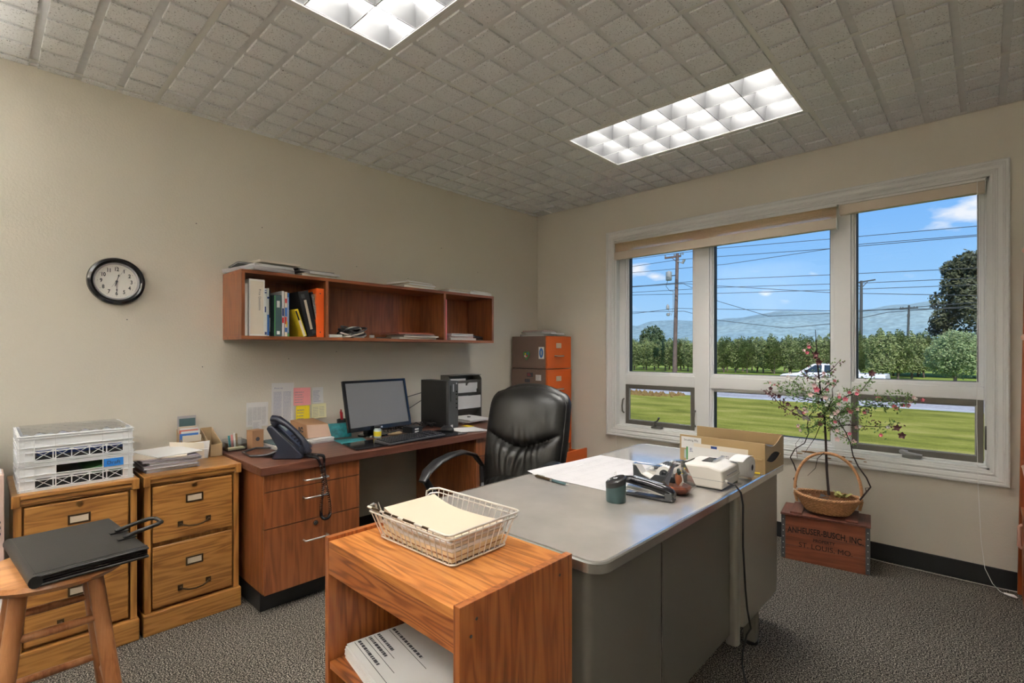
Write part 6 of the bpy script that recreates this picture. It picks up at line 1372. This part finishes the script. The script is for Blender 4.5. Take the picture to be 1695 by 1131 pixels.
for i, (mt_, th, nm) in enumerate(LT):
    T = thing('folder' if 'folder' in nm else ('envelope' if 'envelope' in nm else 'paper_bundle'), nm+', '+(ORD[i] if i < len(LT)-1 else 'topmost')+' in the silver wire tray', 'folder' if 'folder' in nm else 'paper', (2.14+.005*(g.random()-.3), -2.905+.004*(g.random()-.5), zz), R(1.5+2*(g.random()-.5)), 'papers in the wire tray'); local(T)
    up_k = .006+.0025*i
    def surf(h, k=up_k): return lambda u, v: ((2*u-1)*.142, (2*v-1)*.088, h+k*abs(2*u-1)**2.5*(u < .5)+k*.3*(2*u-1)**2*(u >= .5))
    a, b_ = MB().grid(surf(0), 16, 6), MB().grid(surf(th-.0006), 16, 6)
    mb = MB().join(a).join(b_); nn = len(a.v)
    edge = [j for j in range(16)]+[16*r_+15 for r_ in range(1, 6)]+[16*5+j for j in range(14, -1, -1)]+[16*r_ for r_ in range(4, 0, -1)]
    for p_, q_ in zip(edge, edge[1:]+edge[:1]): mb.f.append((p_, q_, q_+nn, p_+nn))
    part(T, 'leaves', mb, mt_, smooth=True); zz += th
# ============================================================ STOOL + PORTFOLIO
T = thing('wooden_stool', 'round-topped wooden stool with splayed legs at the left foreground', 'stool', (1.32, -3.612, 0))
sx0, sy0, sz1 = 1.32, -3.612, .683
part(T, 'seat', MB().lathe([(.001, sz1-.036), (.12, sz1-.036), (.155, sz1-.028), (.168, sz1-.014), (.163, sz1-.003), (.14, sz1), (.05, sz1-.004), (.001, sz1-.005)], 48, (sx0, sy0, 0)), 'stool_wood_y', smooth=True)
legs = {}
for sx_ in (-1, 1):
    for sy_ in (-1, 1):
        tp = V((sx0+sx_*.072, sy0+sy_*.075, sz1-.030)); bt = V((sx0+sx_*.145, sy0+sy_*.15, 0))
        legs[sx_, sy_] = (tp, bt); part(T, 'leg', MB().tube([bt, bt.lerp(tp, .35), tp], [.016, .0205, .0185], 16), 'stool_wood_z', smooth=True)
def at(k, z): a, b_ = legs[k]; t_ = (a.z-z)/(a.z-b_.z); return a.lerp(b_, t_)
for z, zb2 in ((.53, .50), (.33, .30), (.14, .12)):
    for a, b_, zq in (((1, -1), (1, 1), z), ((-1, -1), (-1, 1), z), ((1, -1), (-1, -1), zb2), ((1, 1), (-1, 1), zb2)):
        part(T, 'stretcher', MB().tube([at(a, zq), at(a, zq).lerp(at(b_, zq), .5), at(b_, zq)], [.0095, .0115, .0095], 12), 'stool_wood_z', smooth=True)
T = thing('portfolio', 'black leather portfolio with a carrying handle lying on the wooden stool', 'portfolio', (1.290, -3.562, sz1), R(5)); T.scale = (.90, .90, 1); local(T)
def pf(z, k): return lambda u, v: ((2*u-1)*(.222 if k else .222), (2*v-1)*.132, z+.004*NZ.noise(V((u*3, v*3, z*9)))+(0 if k else 0))
part(T, 'cover', MB().box(-.222, .222, -.135, -.128, .002, .030).box(-.222, .222, -.130, .132, .024, .030).box(-.222, .222, -.130, .132, .001, .008), 'black_leather', bev=.0028, smooth=True)
part(T, 'zip_pocket', MB().box(-.212, .212, -.126, .124, .009, .0125).box(-.212, .212, -.126, .126, .0155, .0215), 'black_leather', bev=.002)
part(T, 'spine_fold', MB().tube([(-.222, -.131, .015), (.222, -.131, .015)], [.0155, .0155], 14), 'black_leather', smooth=True)
hd = MB()
for s in (-1, 1): hd.box(-.055+s*.045-.009+.0, -.055+s*.045+.009, .085, .135, .030, .034)
hd.tube([(-.100, .10, .036), (-.10, .14, .044), (-.10, .195, .052), (-.085, .212, .052), (-.025, .212, .052), (-.010, .195, .052), (-.01, .14, .044), (-.01, .10, .036)], .0062, 10)
hd.xf(M.Translation((.09, 0, 0))); part(T, 'handle', hd, 'black_leather', smooth=True)
part(T, 'end_strap', MB().box(.196, .203, -.134, .133, .0, .0315), 'black_leather', bev=.002)
# ============================================================ ORANGE CABINET
X0, X1, Y0, Y1 = .035, .445, -.402, -.055
T = thing('steel_file_cabinet', 'tall orange-fronted steel file cabinet with brown sides in the corner', 'file cabinet', (.24, -.23, 0))
part(T, 'upper_body', MB().box(X0, X1-.012, Y0, Y1, 1.115, 1.400), 'brown_steel', bev=.002); part(T, 'lower_body', MB().box(X0-.003, X1-.008, Y0-.004, Y1+.002, 0, 1.108), 'brown_steel', bev=.002)
part(T, 'front_frame', MB().frame(0, Y1-Y0, 1.115, 1.400, .010, 0, .012).xf(M.Translation((X1, Y0, 0)) @ M.Rotation(pi/2, 4, 'Z')), 'orange_steel', bev=.001)
part(T, 'front_frame', MB().frame(0, Y1-Y0+.004, 0, 1.108, .010, 0, .012).xf(M.Translation((X1+.004, Y0-.004, 0)) @ M.Rotation(pi/2, 4, 'Z')), 'orange_steel', bev=.001)
for i, (z0, z1, pull) in enumerate(((1.125, 1.390, 0), (.765, 1.098, 0), (.435, .757, 0), (.07, .412, .185))):
    xo = X1-.004+pull
    D = part(T, 'drawer', MB().box(xo-.012, xo+.006, Y0+.012, Y1-.012, z0, z1), 'orange_steel', bev=.003)
    zc = (z0+z1)/2; yc = (Y0+Y1)/2-.01; zt_ = z1-(.16 if pull else .07)
    part(D, 'label_holder', MB().box(xo+.006, xo+.009, yc-.035, yc+.035, zt_-.025, zt_+.018), 'bright_steel', bev=.001); part(D, 'label_card', MB().box(xo+.009, xo+.0095, yc-.029, yc+.029, zt_-.020, zt_+.013), 'cream_paper')
    part(D, 'handle', MB().tube([(xo+.006, yc-.055, zt_-.095), (xo+.026, yc-.045, zt_-.095), (xo+.030, yc, zt_-.095), (xo+.026, yc+.045, zt_-.095), (xo+.006, yc+.055, zt_-.095)], [.009, .007, .009, .007, .009], 8), 'chrome', smooth=True)
    if pull: part(D, 'drawer_tray', MB().box(xo-.19, xo-.012, Y0+.02, Y0+.023, z0+.02, z1-.03).box(xo-.19, xo-.012, Y1-.023, Y1-.02, z0+.02, z1-.03).box(xo-.19, xo-.012, Y0+.02, Y1-.02, z0+.02, z0+.023), 'orange_steel')
def sticker(nm, x, z, w_, h_, mt_, lab, extra=None):
    T2 = thing(nm, lab, 'magnet', (x, Y0-.004, z)); yy = Y0-.0002 if z > 1.11 else Y0-.0042
    if nm == 'heart_magnet':
        pl = [(x+w_*.5*(16*sin(a)**3)/16, z+h_*.5*(13*cos(a)-5*cos(2*a)-2*cos(3*a)-cos(4*a))/16) for a in [tau*k/24 for k in range(24)]]
        part(T2, 'heart', MB().prism(pl, 'y', yy-.006, yy), mt_, bev=.001)
        for c_, (dx, dz) in (('red', (.01, -.005)), ('yellow', (-.012, .01)), ('blue', (.012, .014)), ('pink_note', (-.005, -.014)), ('white_plastic', (-.016, -.008))): part(T2, 'painted_patch', MB().cyl((x+dx, yy-.0066, z+dz), (x+dx, yy-.0058, z+dz), .009, n=12), c_)
    else:
        part(T2, 'card', MB().box(x-w_/2, x+w_/2, yy-.002, yy, z-h_/2, z+h_/2), mt_)
        if extra: extra(T2, yy-.0021)
def oval(T2, yy):
    part(T2, 'blue_oval', MB().quad(*[(.385+.023*cos(tau*k/28), yy-.0003, 1.252+.043*sin(tau*k/28)) for k in range(28)]), 'blue', recalc=False)
    part(T2, 'white_emblem', MB().quad(*[(.385+.0075*cos(tau*k/20), yy-.0006, 1.252+.022*sin(tau*k/20)) for k in range(20)]).join(textmb('I', .03, (.385, yy-.001, 1.252), (1, 0, 0), (0, 0, 1))), 'lcd', recalc=False)
sticker('heart_magnet', .215, 1.232, .075, .088, 'green', 'colourful heart-shaped magnet on the upper brown side of the orange cabinet')
sticker('oval_sticker', .385, 1.252, .060, .104, 'white_plastic', 'white card with a blue oval emblem on the brown cabinet side', oval)
sticker('dark_card', .255, 1.058, .07, .036, 'ink', 'small dark card with red lettering on the lower brown cabinet side', lambda T2, yy: part(T2, 'lettering', scribble(MB(), (.228, yy+.0004, 1.045), (1, 0, 0), (0, 0, 1), .055, .026, 3, .4, .9, .0008, 4, 1, .2), 'red', recalc=False))
sticker('white_card', .355, 1.035, .062, .05, 'paper', 'white printed card right of the dark card on the brown cabinet side', lambda T2, yy: part(T2, 'print', scribble(MB(), (.33, yy+.0004, 1.015), (1, 0, 0), (0, 0, 1), .05, .038, 5, .35, .9, .0008, 5, 1, .2), 'ink_soft', recalc=False))
sticker('dark_card', .225, 1.005, .06, .03, 'ink', 'dark sticker partly hidden behind the office chair back', None)
pile(.225, -.24, 1.400, [(.27, .22, .010, 'black_plastic', .05, 0, 0, 'black folder'), (.27, .23, .007, 'paper', .12, .05, .02, 'white paper'), (.26, .20, .007, 'black_plastic', -.05, .0, -.0, 'thin black folder'), (.24, .18, .006, 'salmon_folder', .06, .0, .0, 'reddish-brown folder')], 'on the orange steel cabinet', 'folders on the orange cabinet', 20, 1.7)
# ============================================================ WOODEN CRATE + BASKET ARRANGEMENT
P('galv_strap', (.12, .12, .125), .5, .6); P('stencil', (.02, .012, .010), .8)
T = thing('wooden_crate', 'brown wooden beer crate with black stencilled lettering under the window', 'crate', (2.287, -.372, 0), R(8)); local(T)
W_, D_, HC = .440, .232, .268
part(T, 'front_board', MB().box(.004, W_-.004, 0, .012, .004, HC), 'crate_wood_x', bev=.002); part(T, 'back_board', MB().box(.004, W_-.004, D_-.012, D_, .004, HC), 'crate_wood_x', bev=.002)
for x in (0, W_-.016): 
    ep = MB().box(x, x+.016, .012, D_-.012, .004, .17).box(x, x+.016, .012, D_-.012, .205, HC).box(x, x+.016, .012, .075, .17, .205).box(x, x+.016, .155, D_-.012, .17, .205)
    part(T, 'end_board', ep, 'crate_wood_x', bev=.001)
part(T, 'bottom_board', MB().box(.004, W_-.004, .0, D_, 0, .012), 'crate_wood_x')
part(T, 'dark_lining', MB().box(.017, W_-.017, .013, D_-.013, .013, HC-.004), 'ink')
part(T, 'lid', MB().box(-.006, W_+.006, -.008, D_+.010, HC, HC+.013), 'crate_lid_y', bev=.002)
for x in (.045, W_-.115): part(T, 'lid_batten', MB().box(x, x+.062, -.006, D_+.006, HC+.013, HC+.026), 'crate_lid_y', bev=.002)
for x in (-.003, W_-.019):
    st = MB().box(x, x+.022, -.003, 0, .004, HC-.002).box(x if x < .1 else W_, (x+.003) if x < .1 else W_+.003, -.003, .022, .004, HC-.002)
    S_ = part(T, 'metal_strap', st, 'galv_strap', bev=.001); rv = MB()
    for k in range(7): rv.sph((x+.011, -.003, .03+k*.035), .003, 6)
    part(S_, 'rivets', rv, 'bright_steel', smooth=True)
part(T, 'lettering', textmb('ANHEUSER-BUSCH, INC.', .050, (W_/2+.002, 0, .188), (1, 0, 0), (0, 0, 1), bend=.28, squash=.70, bold=.0009, lift=.0008).join(textmb('PROPERTY', .025, (W_/2, 0, .140), (1, 0, 0), (0, 0, 1), squash=.92, bold=.0004, lift=.0008)).join(textmb('ST. LOUIS, MO.', .042, (W_/2+.006, 0, .100), (1, 0, 0), (0, 0, 1), squash=.98, bold=0, lift=.0008)), 'stencil', recalc=False)
part(T, 'plank_joint', MB().box(.02, W_-.02, -.0006, 0, .0875, .0887).box(.02, W_-.02, -.0006, 0, .160, .1608), 'ink')
# basket
BC = V((2.503, -.243, HC+.0265)); P('wicker', (.52, .27, .125), .6, var=.25, vscale=90); P('wicker_dark', (.30, .13, .05), .6, var=.3, vscale=60)
T = thing('wicker_basket', 'oval wicker basket with a high arched handle on the wooden crate', 'basket', BC, R(8)); local(T)
def bas(t_, z): # t_ angle, z 0..1
    rx_ = .105+.060*z**.8; ry_ = .070+.036*z**.8; return V((rx_*cos(t_), ry_*sin(t_), .004+.085*z+.010*z*cos(t_)**2))
wv = MB(); NS = 30
for r_ in range(13):
    z = (r_+.5)/13; pts = []
    for k in range(NS*4):
        t_ = tau*k/(NS*4); p = bas(t_, z); o = .0030*sin(NS*t_/1+pi*(r_ % 2)); n_ = V((cos(t_), sin(t_), 0)); pts.append(p+n_*o)
    wv.tube(pts, .0037, 5, closed=True)
part(T, 'woven_wall', wv, 'wicker', smooth=True)
sk = MB()
for k in range(NS): t_ = tau*(k+.5)/NS; sk.tube([bas(t_, 0), bas(t_, .5), bas(t_, 1.0)], .0026, 5)
part(T, 'stakes', sk, 'wicker_dark', smooth=True)
part(T, 'bottom', MB().lathe([(.001, 0), (1, 0), (1.04, .008), (.001, .008)], 40, (0, 0, 0), sx=.108, sy=.073), 'wicker_dark', smooth=True)
br = MB()
for s_ in range(3):
    pts = []
    for k in range(240):
        t_ = tau*k/240; p = bas(t_, 1.06); n_ = V((cos(t_), sin(t_), 0)); a = t_*24+tau*s_/3; pts.append(p+n_*.006*cos(a)+V((0, 0, .0055*sin(a))))
    br.tube(pts, .0052, 6, closed=True)
part(T, 'braided_rim', br, 'wicker', smooth=True)
hn = MB(); hp = []
for k in range(33): a = pi*k/32; hp.append(V((-.172*cos(a)*(1+.02*sin(a)), -.0, .095+.262*sin(a)**.85)))
hn.tube([(-.160, 0, .04)]+hp+[(.160, 0, .04)], .0085, 10); part(T, 'handle', hn, 'wicker', smooth=True)
hw_ = MB()
for k in range(90): p = hp[0].lerp(hp[0], 0)
for s in (-1, 1):
    for q in range(6): hw_.tube([V((s*.170+.011*cos(a), .011*sin(a), .098+q*.004)) for a in [tau*j/10 for j in range(10)]], .0016, 5, closed=True)
part(T, 'handle_binding', hw_, 'wire_light', smooth=True)
# moss bed (uncountable)
g = random.Random(6); ms_ = MB()
P('moss', (.20, .085, .03), .9, var=.4, vscale=120)
ms_.grid(lambda u, v: tuple(V((.148*v*cos(tau*u), .088*v*sin(tau*u), .088+.018*(1-v)+.006*NZ.noise(V((cos(tau*u)*v*9, sin(tau*u)*v*9, 0)))))), 40, 14, cu=True)
for i in range(700):
    a, r_ = g.random()*tau, g.random()**.5; p = V((.145*r_*cos(a), .086*r_*sin(a), .098)); q = [p+V(((g.random()-.5)*.03*j, (g.random()-.5)*.03*j, .006*sin(j*1.5)+.006*g.random())) for j in range(3)]; ms_.tube(q, .0007, 3, cap=False)
ms_.xf(M.Translation(BC) @ M.Rotation(R(8), 4, 'Z'))
solo('dried_moss', ms_, 'moss', 'orange-brown dried moss filling the wicker basket', 'moss', tuple(BC+V((0, 0, .08))), kind='stuff', smooth=True)
P('pale_leaf', (.48, .46, .16), .7); P('pale_green', (.26, .32, .10), .6)
lf = MB()
def leafshape(mb, c, d, n_, l_, w_, curl=.2):
    d, n_ = V(d).normalized(), V(n_).normalized(); s = d.cross(n_).normalized(); c = V(c); P0 = [c, c+d*l_*.35+s*w_+n_*curl*l_*.2, c+d*l_*.75+s*w_*.6+n_*curl*l_*.3, c+d*l_+n_*curl*l_*.1, c+d*l_*.75-s*w_*.6+n_*curl*l_*.3, c+d*l_*.35-s*w_+n_*curl*l_*.2]; mb.quad(P0[0], P0[1], P0[2], P0[3]); mb.quad(P0[0], P0[3], P0[4], P0[5])
for i in range(9): leafshape(lf, (BC.x+.02+.06*g.random(), BC.y-.03+.05*g.random(), BC.z+.092+.012*g.random()), (g.random()-.3, g.random()-.6, .25), (0, -.2, 1), .055, .017, .6)
solo('dried_leaves', lf, 'pale_leaf', 'pale green dried leaves lying in the basket beside the dark tag', 'leaves', (BC.x+.05, BC.y, BC.z+.09), recalc=False)
T = thing('slate_tag', 'small dark square tag leaning in the front of the wicker basket', 'tag', (BC.x-.005, BC.y-.060, BC.z+.100), R(8)); local(T); T.rotation_euler = (R(35), R(18), R(8))
part(T, 'tag_plate', MB().box(-.022, .022, -.020, .020, -.003, .003), 'dark_grey_plastic', bev=.002)
T = thing('decorative_pebble', 'small grey-brown round seed pod at the left of the basket moss', 'pod', (BC.x-.085, BC.y-.045, BC.z+.092)); part(T, 'pod', MB().sph((BC.x-.085, BC.y-.045, BC.z+.092), .014, 10), 'tan_board', smooth=True)
# blossom tree: branches given in the window plane, with depth
T = thing('artificial_blossom_tree', 'artificial blossom branch tree with small pink flowers rising from the basket', 'plant', (BC.x, BC.y, BC.z+.07)); P('twig', (.030, .017, .014), .8); P('twig_tip', (.11, .045, .05), .8); 
P('leaf_green', (.15, .26, .07), .5, var=.4, vscale=40); P('petal_pink', (.80, .20, .28), .7); P('petal_pale', (.85, .62, .62), .7); P('petal_white', (.85, .84, .80), .7); P('dusk_leaf', (.16, .065, .07), .7)
TX, TY = BC.x, BC.y
tr_ = [(TX+.01, TY, .37), (TX-.004, TY+.005, .55), (TX-.010, TY+.01, .72), (TX-.018, TY+.01, .90), (TX-.040, TY+.015, 1.02), (TX-.055, TY+.02, 1.18), (TX-.068, TY+.02, 1.40)]
part(T, 'trunk', MB().tube(tr_, [.0075, .0070, .0065, .0065, .006, .0045, .0015], 8), 'twig', smooth=True)
# branches: (points, leafy, flowers)
def bp(px, py, dz=0): # photo pixel to a point about .24 m in front of the window wall
    C_ = V(cam.location); ya = .7574; F_ = V((-sin(ya), cos(ya), 0)); R_ = V((cos(ya), sin(ya), 0)); d = F_+R_*((px-847.5)/830.9)+V((0, 0, (581.3-py)/830.9)); t_ = (TY+dz-C_.y)/d.y; return C_+d*t_
BR = [([(2.487, .95), (2.33, .98), (2.20, 1.055)], 0, 'a'), ([(2.486, .87), (2.36, .855), (2.24, .925), (2.155, 1.02)], 0, 'b'), ([(2.478, 1.0), (2.36, 1.02), (2.285, 1.10)], .04, 'a'),
      ([(2.50, .92), (2.60, 1.0), (2.67, 1.04), (2.725, 1.13)], .03, 'c'), ([(2.50, .86), (2.62, .93), (2.75, .96), (2.90, .975)], -.03, 'a'), ([(2.50, .80), (2.60, .83), (2.72, .83), (2.84, .84)], .04, 'd'),
      ([(2.49, .96), (2.55, .90), (2.63, .92), (2.78, 1.0), (2.92, 1.01)], -.06, 'a'), ([(2.47, 1.08), (2.40, 1.10), (2.37, 1.16)], .02, 'd'), ([(2.46, 1.12), (2.52, 1.15), (2.56, 1.2)], -.02, 'd'), ([(2.455, 1.2), (2.42, 1.26), (2.40, 1.30)], 0, 'd'),
      ([(2.48, .84), (2.42, .80), (2.37, .79)], -.04, 'a'), ([(2.50, .84), (2.56, .78), (2.64, .745)], -.05, 'c'), ([(2.485, .90), (2.44, .94), (2.40, .90)], -.07, 'a'), ([(2.49, .90), (2.54, .95), (2.57, 1.01)], -.06, 'a'), ([(2.47, 1.02), (2.50, 1.06), (2.53, 1.07)], .05, 'a')]
g = random.Random(21); LF, DL, FP, FL, FW = MB(), MB(), MB(), MB(), MB()
def flower(mb, c, r_):
    c = V(c); ax = V((.3*(g.random()-.5), -1, .3*(g.random()-.5))).normalized(); u = ax.orthogonal().normalized(); w_ = ax.cross(u)
    for k in range(5): a = tau*k/5+g.random()*.2; d = u*cos(a)+w_*sin(a); leafshape(mb, c, d+ax*.35, ax, r_, r_*.42, .5)
for pts, dep, kind in BR:
    P3 = [V((x, TY+dep*(i/(len(pts)-1))+.01, z)) for i, (x, z) in enumerate(pts)]; n = len(P3)
    part(T, 'branch', MB().tube(P3, [.0038-.0024*i/(n-1) for i in range(n)], 6), 'twig', smooth=True)
    tot = sum((b_-a).length for a, b_ in zip(P3[:-1], P3[1:])); steps = int(tot/.0065)
    for i in range(steps):
        t_ = (i+g.random())/steps*(n-1); k = min(n-2, int(t_)); p = P3[k].lerp(P3[k+1], t_-k); fr_ = i/steps
        tw = p+V((g.gauss(0, .016), g.gauss(0, .022), g.gauss(0, .018)))
        dark = kind == 'b' and fr_ > .25 or kind == 'd' and g.random() < .35
        for q in range(6 if kind in 'a' else 4):
            c = tw+V((g.gauss(0, .009), g.gauss(0, .009), g.gauss(0, .009))); leafshape(DL if dark else LF, c, (g.gauss(0, 1), g.gauss(0, 1), g.gauss(.4, 1)), (g.gauss(0, 1), g.gauss(-.5, 1), 1), .013+.008*g.random(), .0042)
        if g.random() < .09 and kind != 'b': flower(FP if g.random() < .4 else (FL if g.random() < .6 else FW), tw+V((0, -.012, .006)), .013)
    if kind == 'a': 
        for q in range(3): flower((FW, FL, FP)[q], P3[-1]+V((g.gauss(0, .012), -.01, g.gauss(0, .012))), .012)
    if kind == 'b': 
        for q in range(5): flower(DL, P3[0].lerp(P3[-1], .3+.15*q)+V((0, -.01, -.03*sin(q))), .016)
for c, r_ in (((2.452, TY-.02, 1.035), .022), ((2.60, TY-.02, .985), .018), ((2.625, TY-.02, .915), .016), ((2.76, TY-.02, 1.0), .018)): flower(FP, c, r_)
for c in ((2.60, TY-.01, .77), (2.64, TY-.01, .74), (2.56, TY-.02, .745), (2.44, TY-.02, 1.06), (2.42, TY-.02, 1.0), (2.50, TY-.03, .99), (2.55, TY-.02, .90)): flower(FL, c, .018)
for c in ((2.29, TY, 1.10), (2.31, TY, 1.09), (2.72, TY, 1.05), (2.88, TY, .97), (2.46, TY-.03, 1.09), (2.70, TY, .92)): flower(FW, c, .015)
for c in ((2.84, TY, .84), (2.725, TY, 1.14), (2.47, TY-.01, .88), (2.46, TY, 1.20), (2.445, TY, 1.25), (2.47, TY, .83), (2.86, TY, .80)): flower(DL, c, .022)
part(T, 'foliage', LF, 'leaf_green', recalc=False); part(T, 'dusky_leaves', DL, 'dusk_leaf', recalc=False); part(T, 'pink_blossoms', FP, 'petal_pink', recalc=False); part(T, 'pale_blossoms', FL, 'petal_pale', recalc=False); part(T, 'white_blossoms', FW, 'petal_white', recalc=False)
def curly(pts, r0, r1, nm='twisted_twig'): n = len(pts); part(T, nm, MB().tube([(x, TY-.015+d, z) for x, z, d in pts], [r0+(r1-r0)*i/(n-1) for i in range(n)], 7), 'twig', smooth=True)
curly([(2.340, .42, 0), (2.325, .47, 0), (2.345, .50, 0), (2.325, .56, 0), (2.305, .60, 0), (2.33, .655, 0), (2.385, .70, 0), (2.405, .76, 0), (2.40, .82, 0), (2.41, .87, 0), (2.45, .92, 0)], .0048, .002)
curly([(2.66, .39, 0), (2.69, .44, 0), (2.72, .49, 0), (2.70, .54, 0), (2.66, .60, 0), (2.635, .66, 0), (2.625, .72, 0), (2.60, .79, 0), (2.565, .85, 0), (2.52, .88, 0)], .0050, .0025)
curly([(2.47, .82, 0), (2.445, .74, -.02), (2.41, .68, -.02), (2.39, .64, -.03)], .0025, .001); curly([(2.49, .655, 0), (2.46, .62, -.03), (2.45, .56, -.03), (2.41, .51, -.04)], .0025, .0012)
curly([(2.51, .93, 0), (2.535, .98, 0), (2.53, 1.04, 0), (2.56, 1.09, 0)], .003, .0012); curly([(2.68, .42, 0), (2.70, .455, 0), (2.695, .48, 0), (2.715, .485, 0)], .0035, .0015); curly([(2.345, .60, 0), (2.335, .69, 0), (2.36, .73, .01), (2.375, .71, .01), (2.36, .695, .01)], .0015, .0008)
T = thing('butterfly_ornament', 'small grey butterfly clipped on the left side of the blossom tree', 'ornament', (2.385, TY-.04, .875)); P('grey_wing', (.22, .20, .19), .7)
wm = MB(); leafshape(wm, (2.385, TY-.04, .875), (-.7, -.2, .7), (0, -1, .3), .05, .014); leafshape(wm, (2.385, TY-.04, .875), (.8, -.2, -.6), (0, -1, .3), .055, .014); leafshape(wm, (2.385, TY-.04, .875), (.1, -.1, -1), (0, -1, .3), .035, .010)
part(T, 'wing', wm, 'grey_wing', recalc=False); part(T, 'body', MB().tube([(2.375, TY-.041, .885), (2.385, TY-.043, .875), (2.40, TY-.041, .867)], [.003, .0045, .002], 8), 'twig', smooth=True)
# ============================================================ HALL TREE at the right edge
T = thing('hall_tree', 'reddish oak hall tree bench with round pegs at the right edge of the photo', 'hall tree', (3.6, -.2, 0)); P('peg_wood', (.72, .42, .32), .4)
part(T, 'back_board', MB().hexa([(3.318, -.045, 0), (3.90, -.045, 0), (3.90, -.018, 0), (3.318, -.018, 0)], [(3.345, -.045, 1.845), (3.875, -.045, 1.845), (3.875, -.018, 1.845), (3.345, -.018, 1.845)]), 'hall_tree_z', bev=.004)
for x, z in ((3.350, 1.78), (3.345, 1.335), (3.86, 1.78), (3.86, 1.335)): part(T, 'peg', MB().tube([(x, -.045, z), (x, -.08, z+.003)], .008, 10).sph((x, -.088, z+.004), .017, 12), 'peg_wood', smooth=True)
for x in (3.345, 3.875):
    part(T, 'arm', MB().tube([(x+.004, -.05, .67), (x+.008, -.12, .68), (x+.014, -.25, .64), (x+.016, -.34, .60)], [.018, .022, .022, .018], 12, flat=.6, up=(0, 0, 1)), 'peg_wood', smooth=True)
    part(T, 'bench_side', MB().prism([(-.045, 0), (-.045, .44), (-.40, .44), (-.40, 0)], 'x', x-.010, x+.010), 'hall_tree_z', bev=.003)
part(T, 'bench_front', MB().box(3.357, 3.863, -.40, -.385, .06, .42), 'hall_tree_z', bev=.003); part(T, 'bench_seat', MB().box(3.330, 3.895, -.415, -.045, .44, .46), 'hall_tree_z', bev=.004)
part(T, 'side_handle', MB().tube([(3.336, -.10, .38), (3.325, -.10, .37), (3.323, -.10, .27), (3.336, -.10, .26)], .009, 8), 'peg_wood', smooth=True)
P('mauve_fabric', (.30, .16, .17), .8, var=.8, vscale=25)
fbm = MB().grid(lambda u, v: (3.345+.05*sin(v*9)*.3+.012*sin(u*9)+.0*v, -.43-.10*u, .0+.30*v+.02*sin(u*7)), 12, 14)
solo('folded_blanket', MB().box(3.34, 3.80, -.62, -.43, .001, .16), 'mauve_fabric', 'mottled mauve folded blanket on the floor before the hall tree', 'blanket', (3.5, -.5, .001), bev=.03, smooth=True)
for o in list(sc.objects):
    if o.type == 'EMPTY': o.empty_display_size = .03
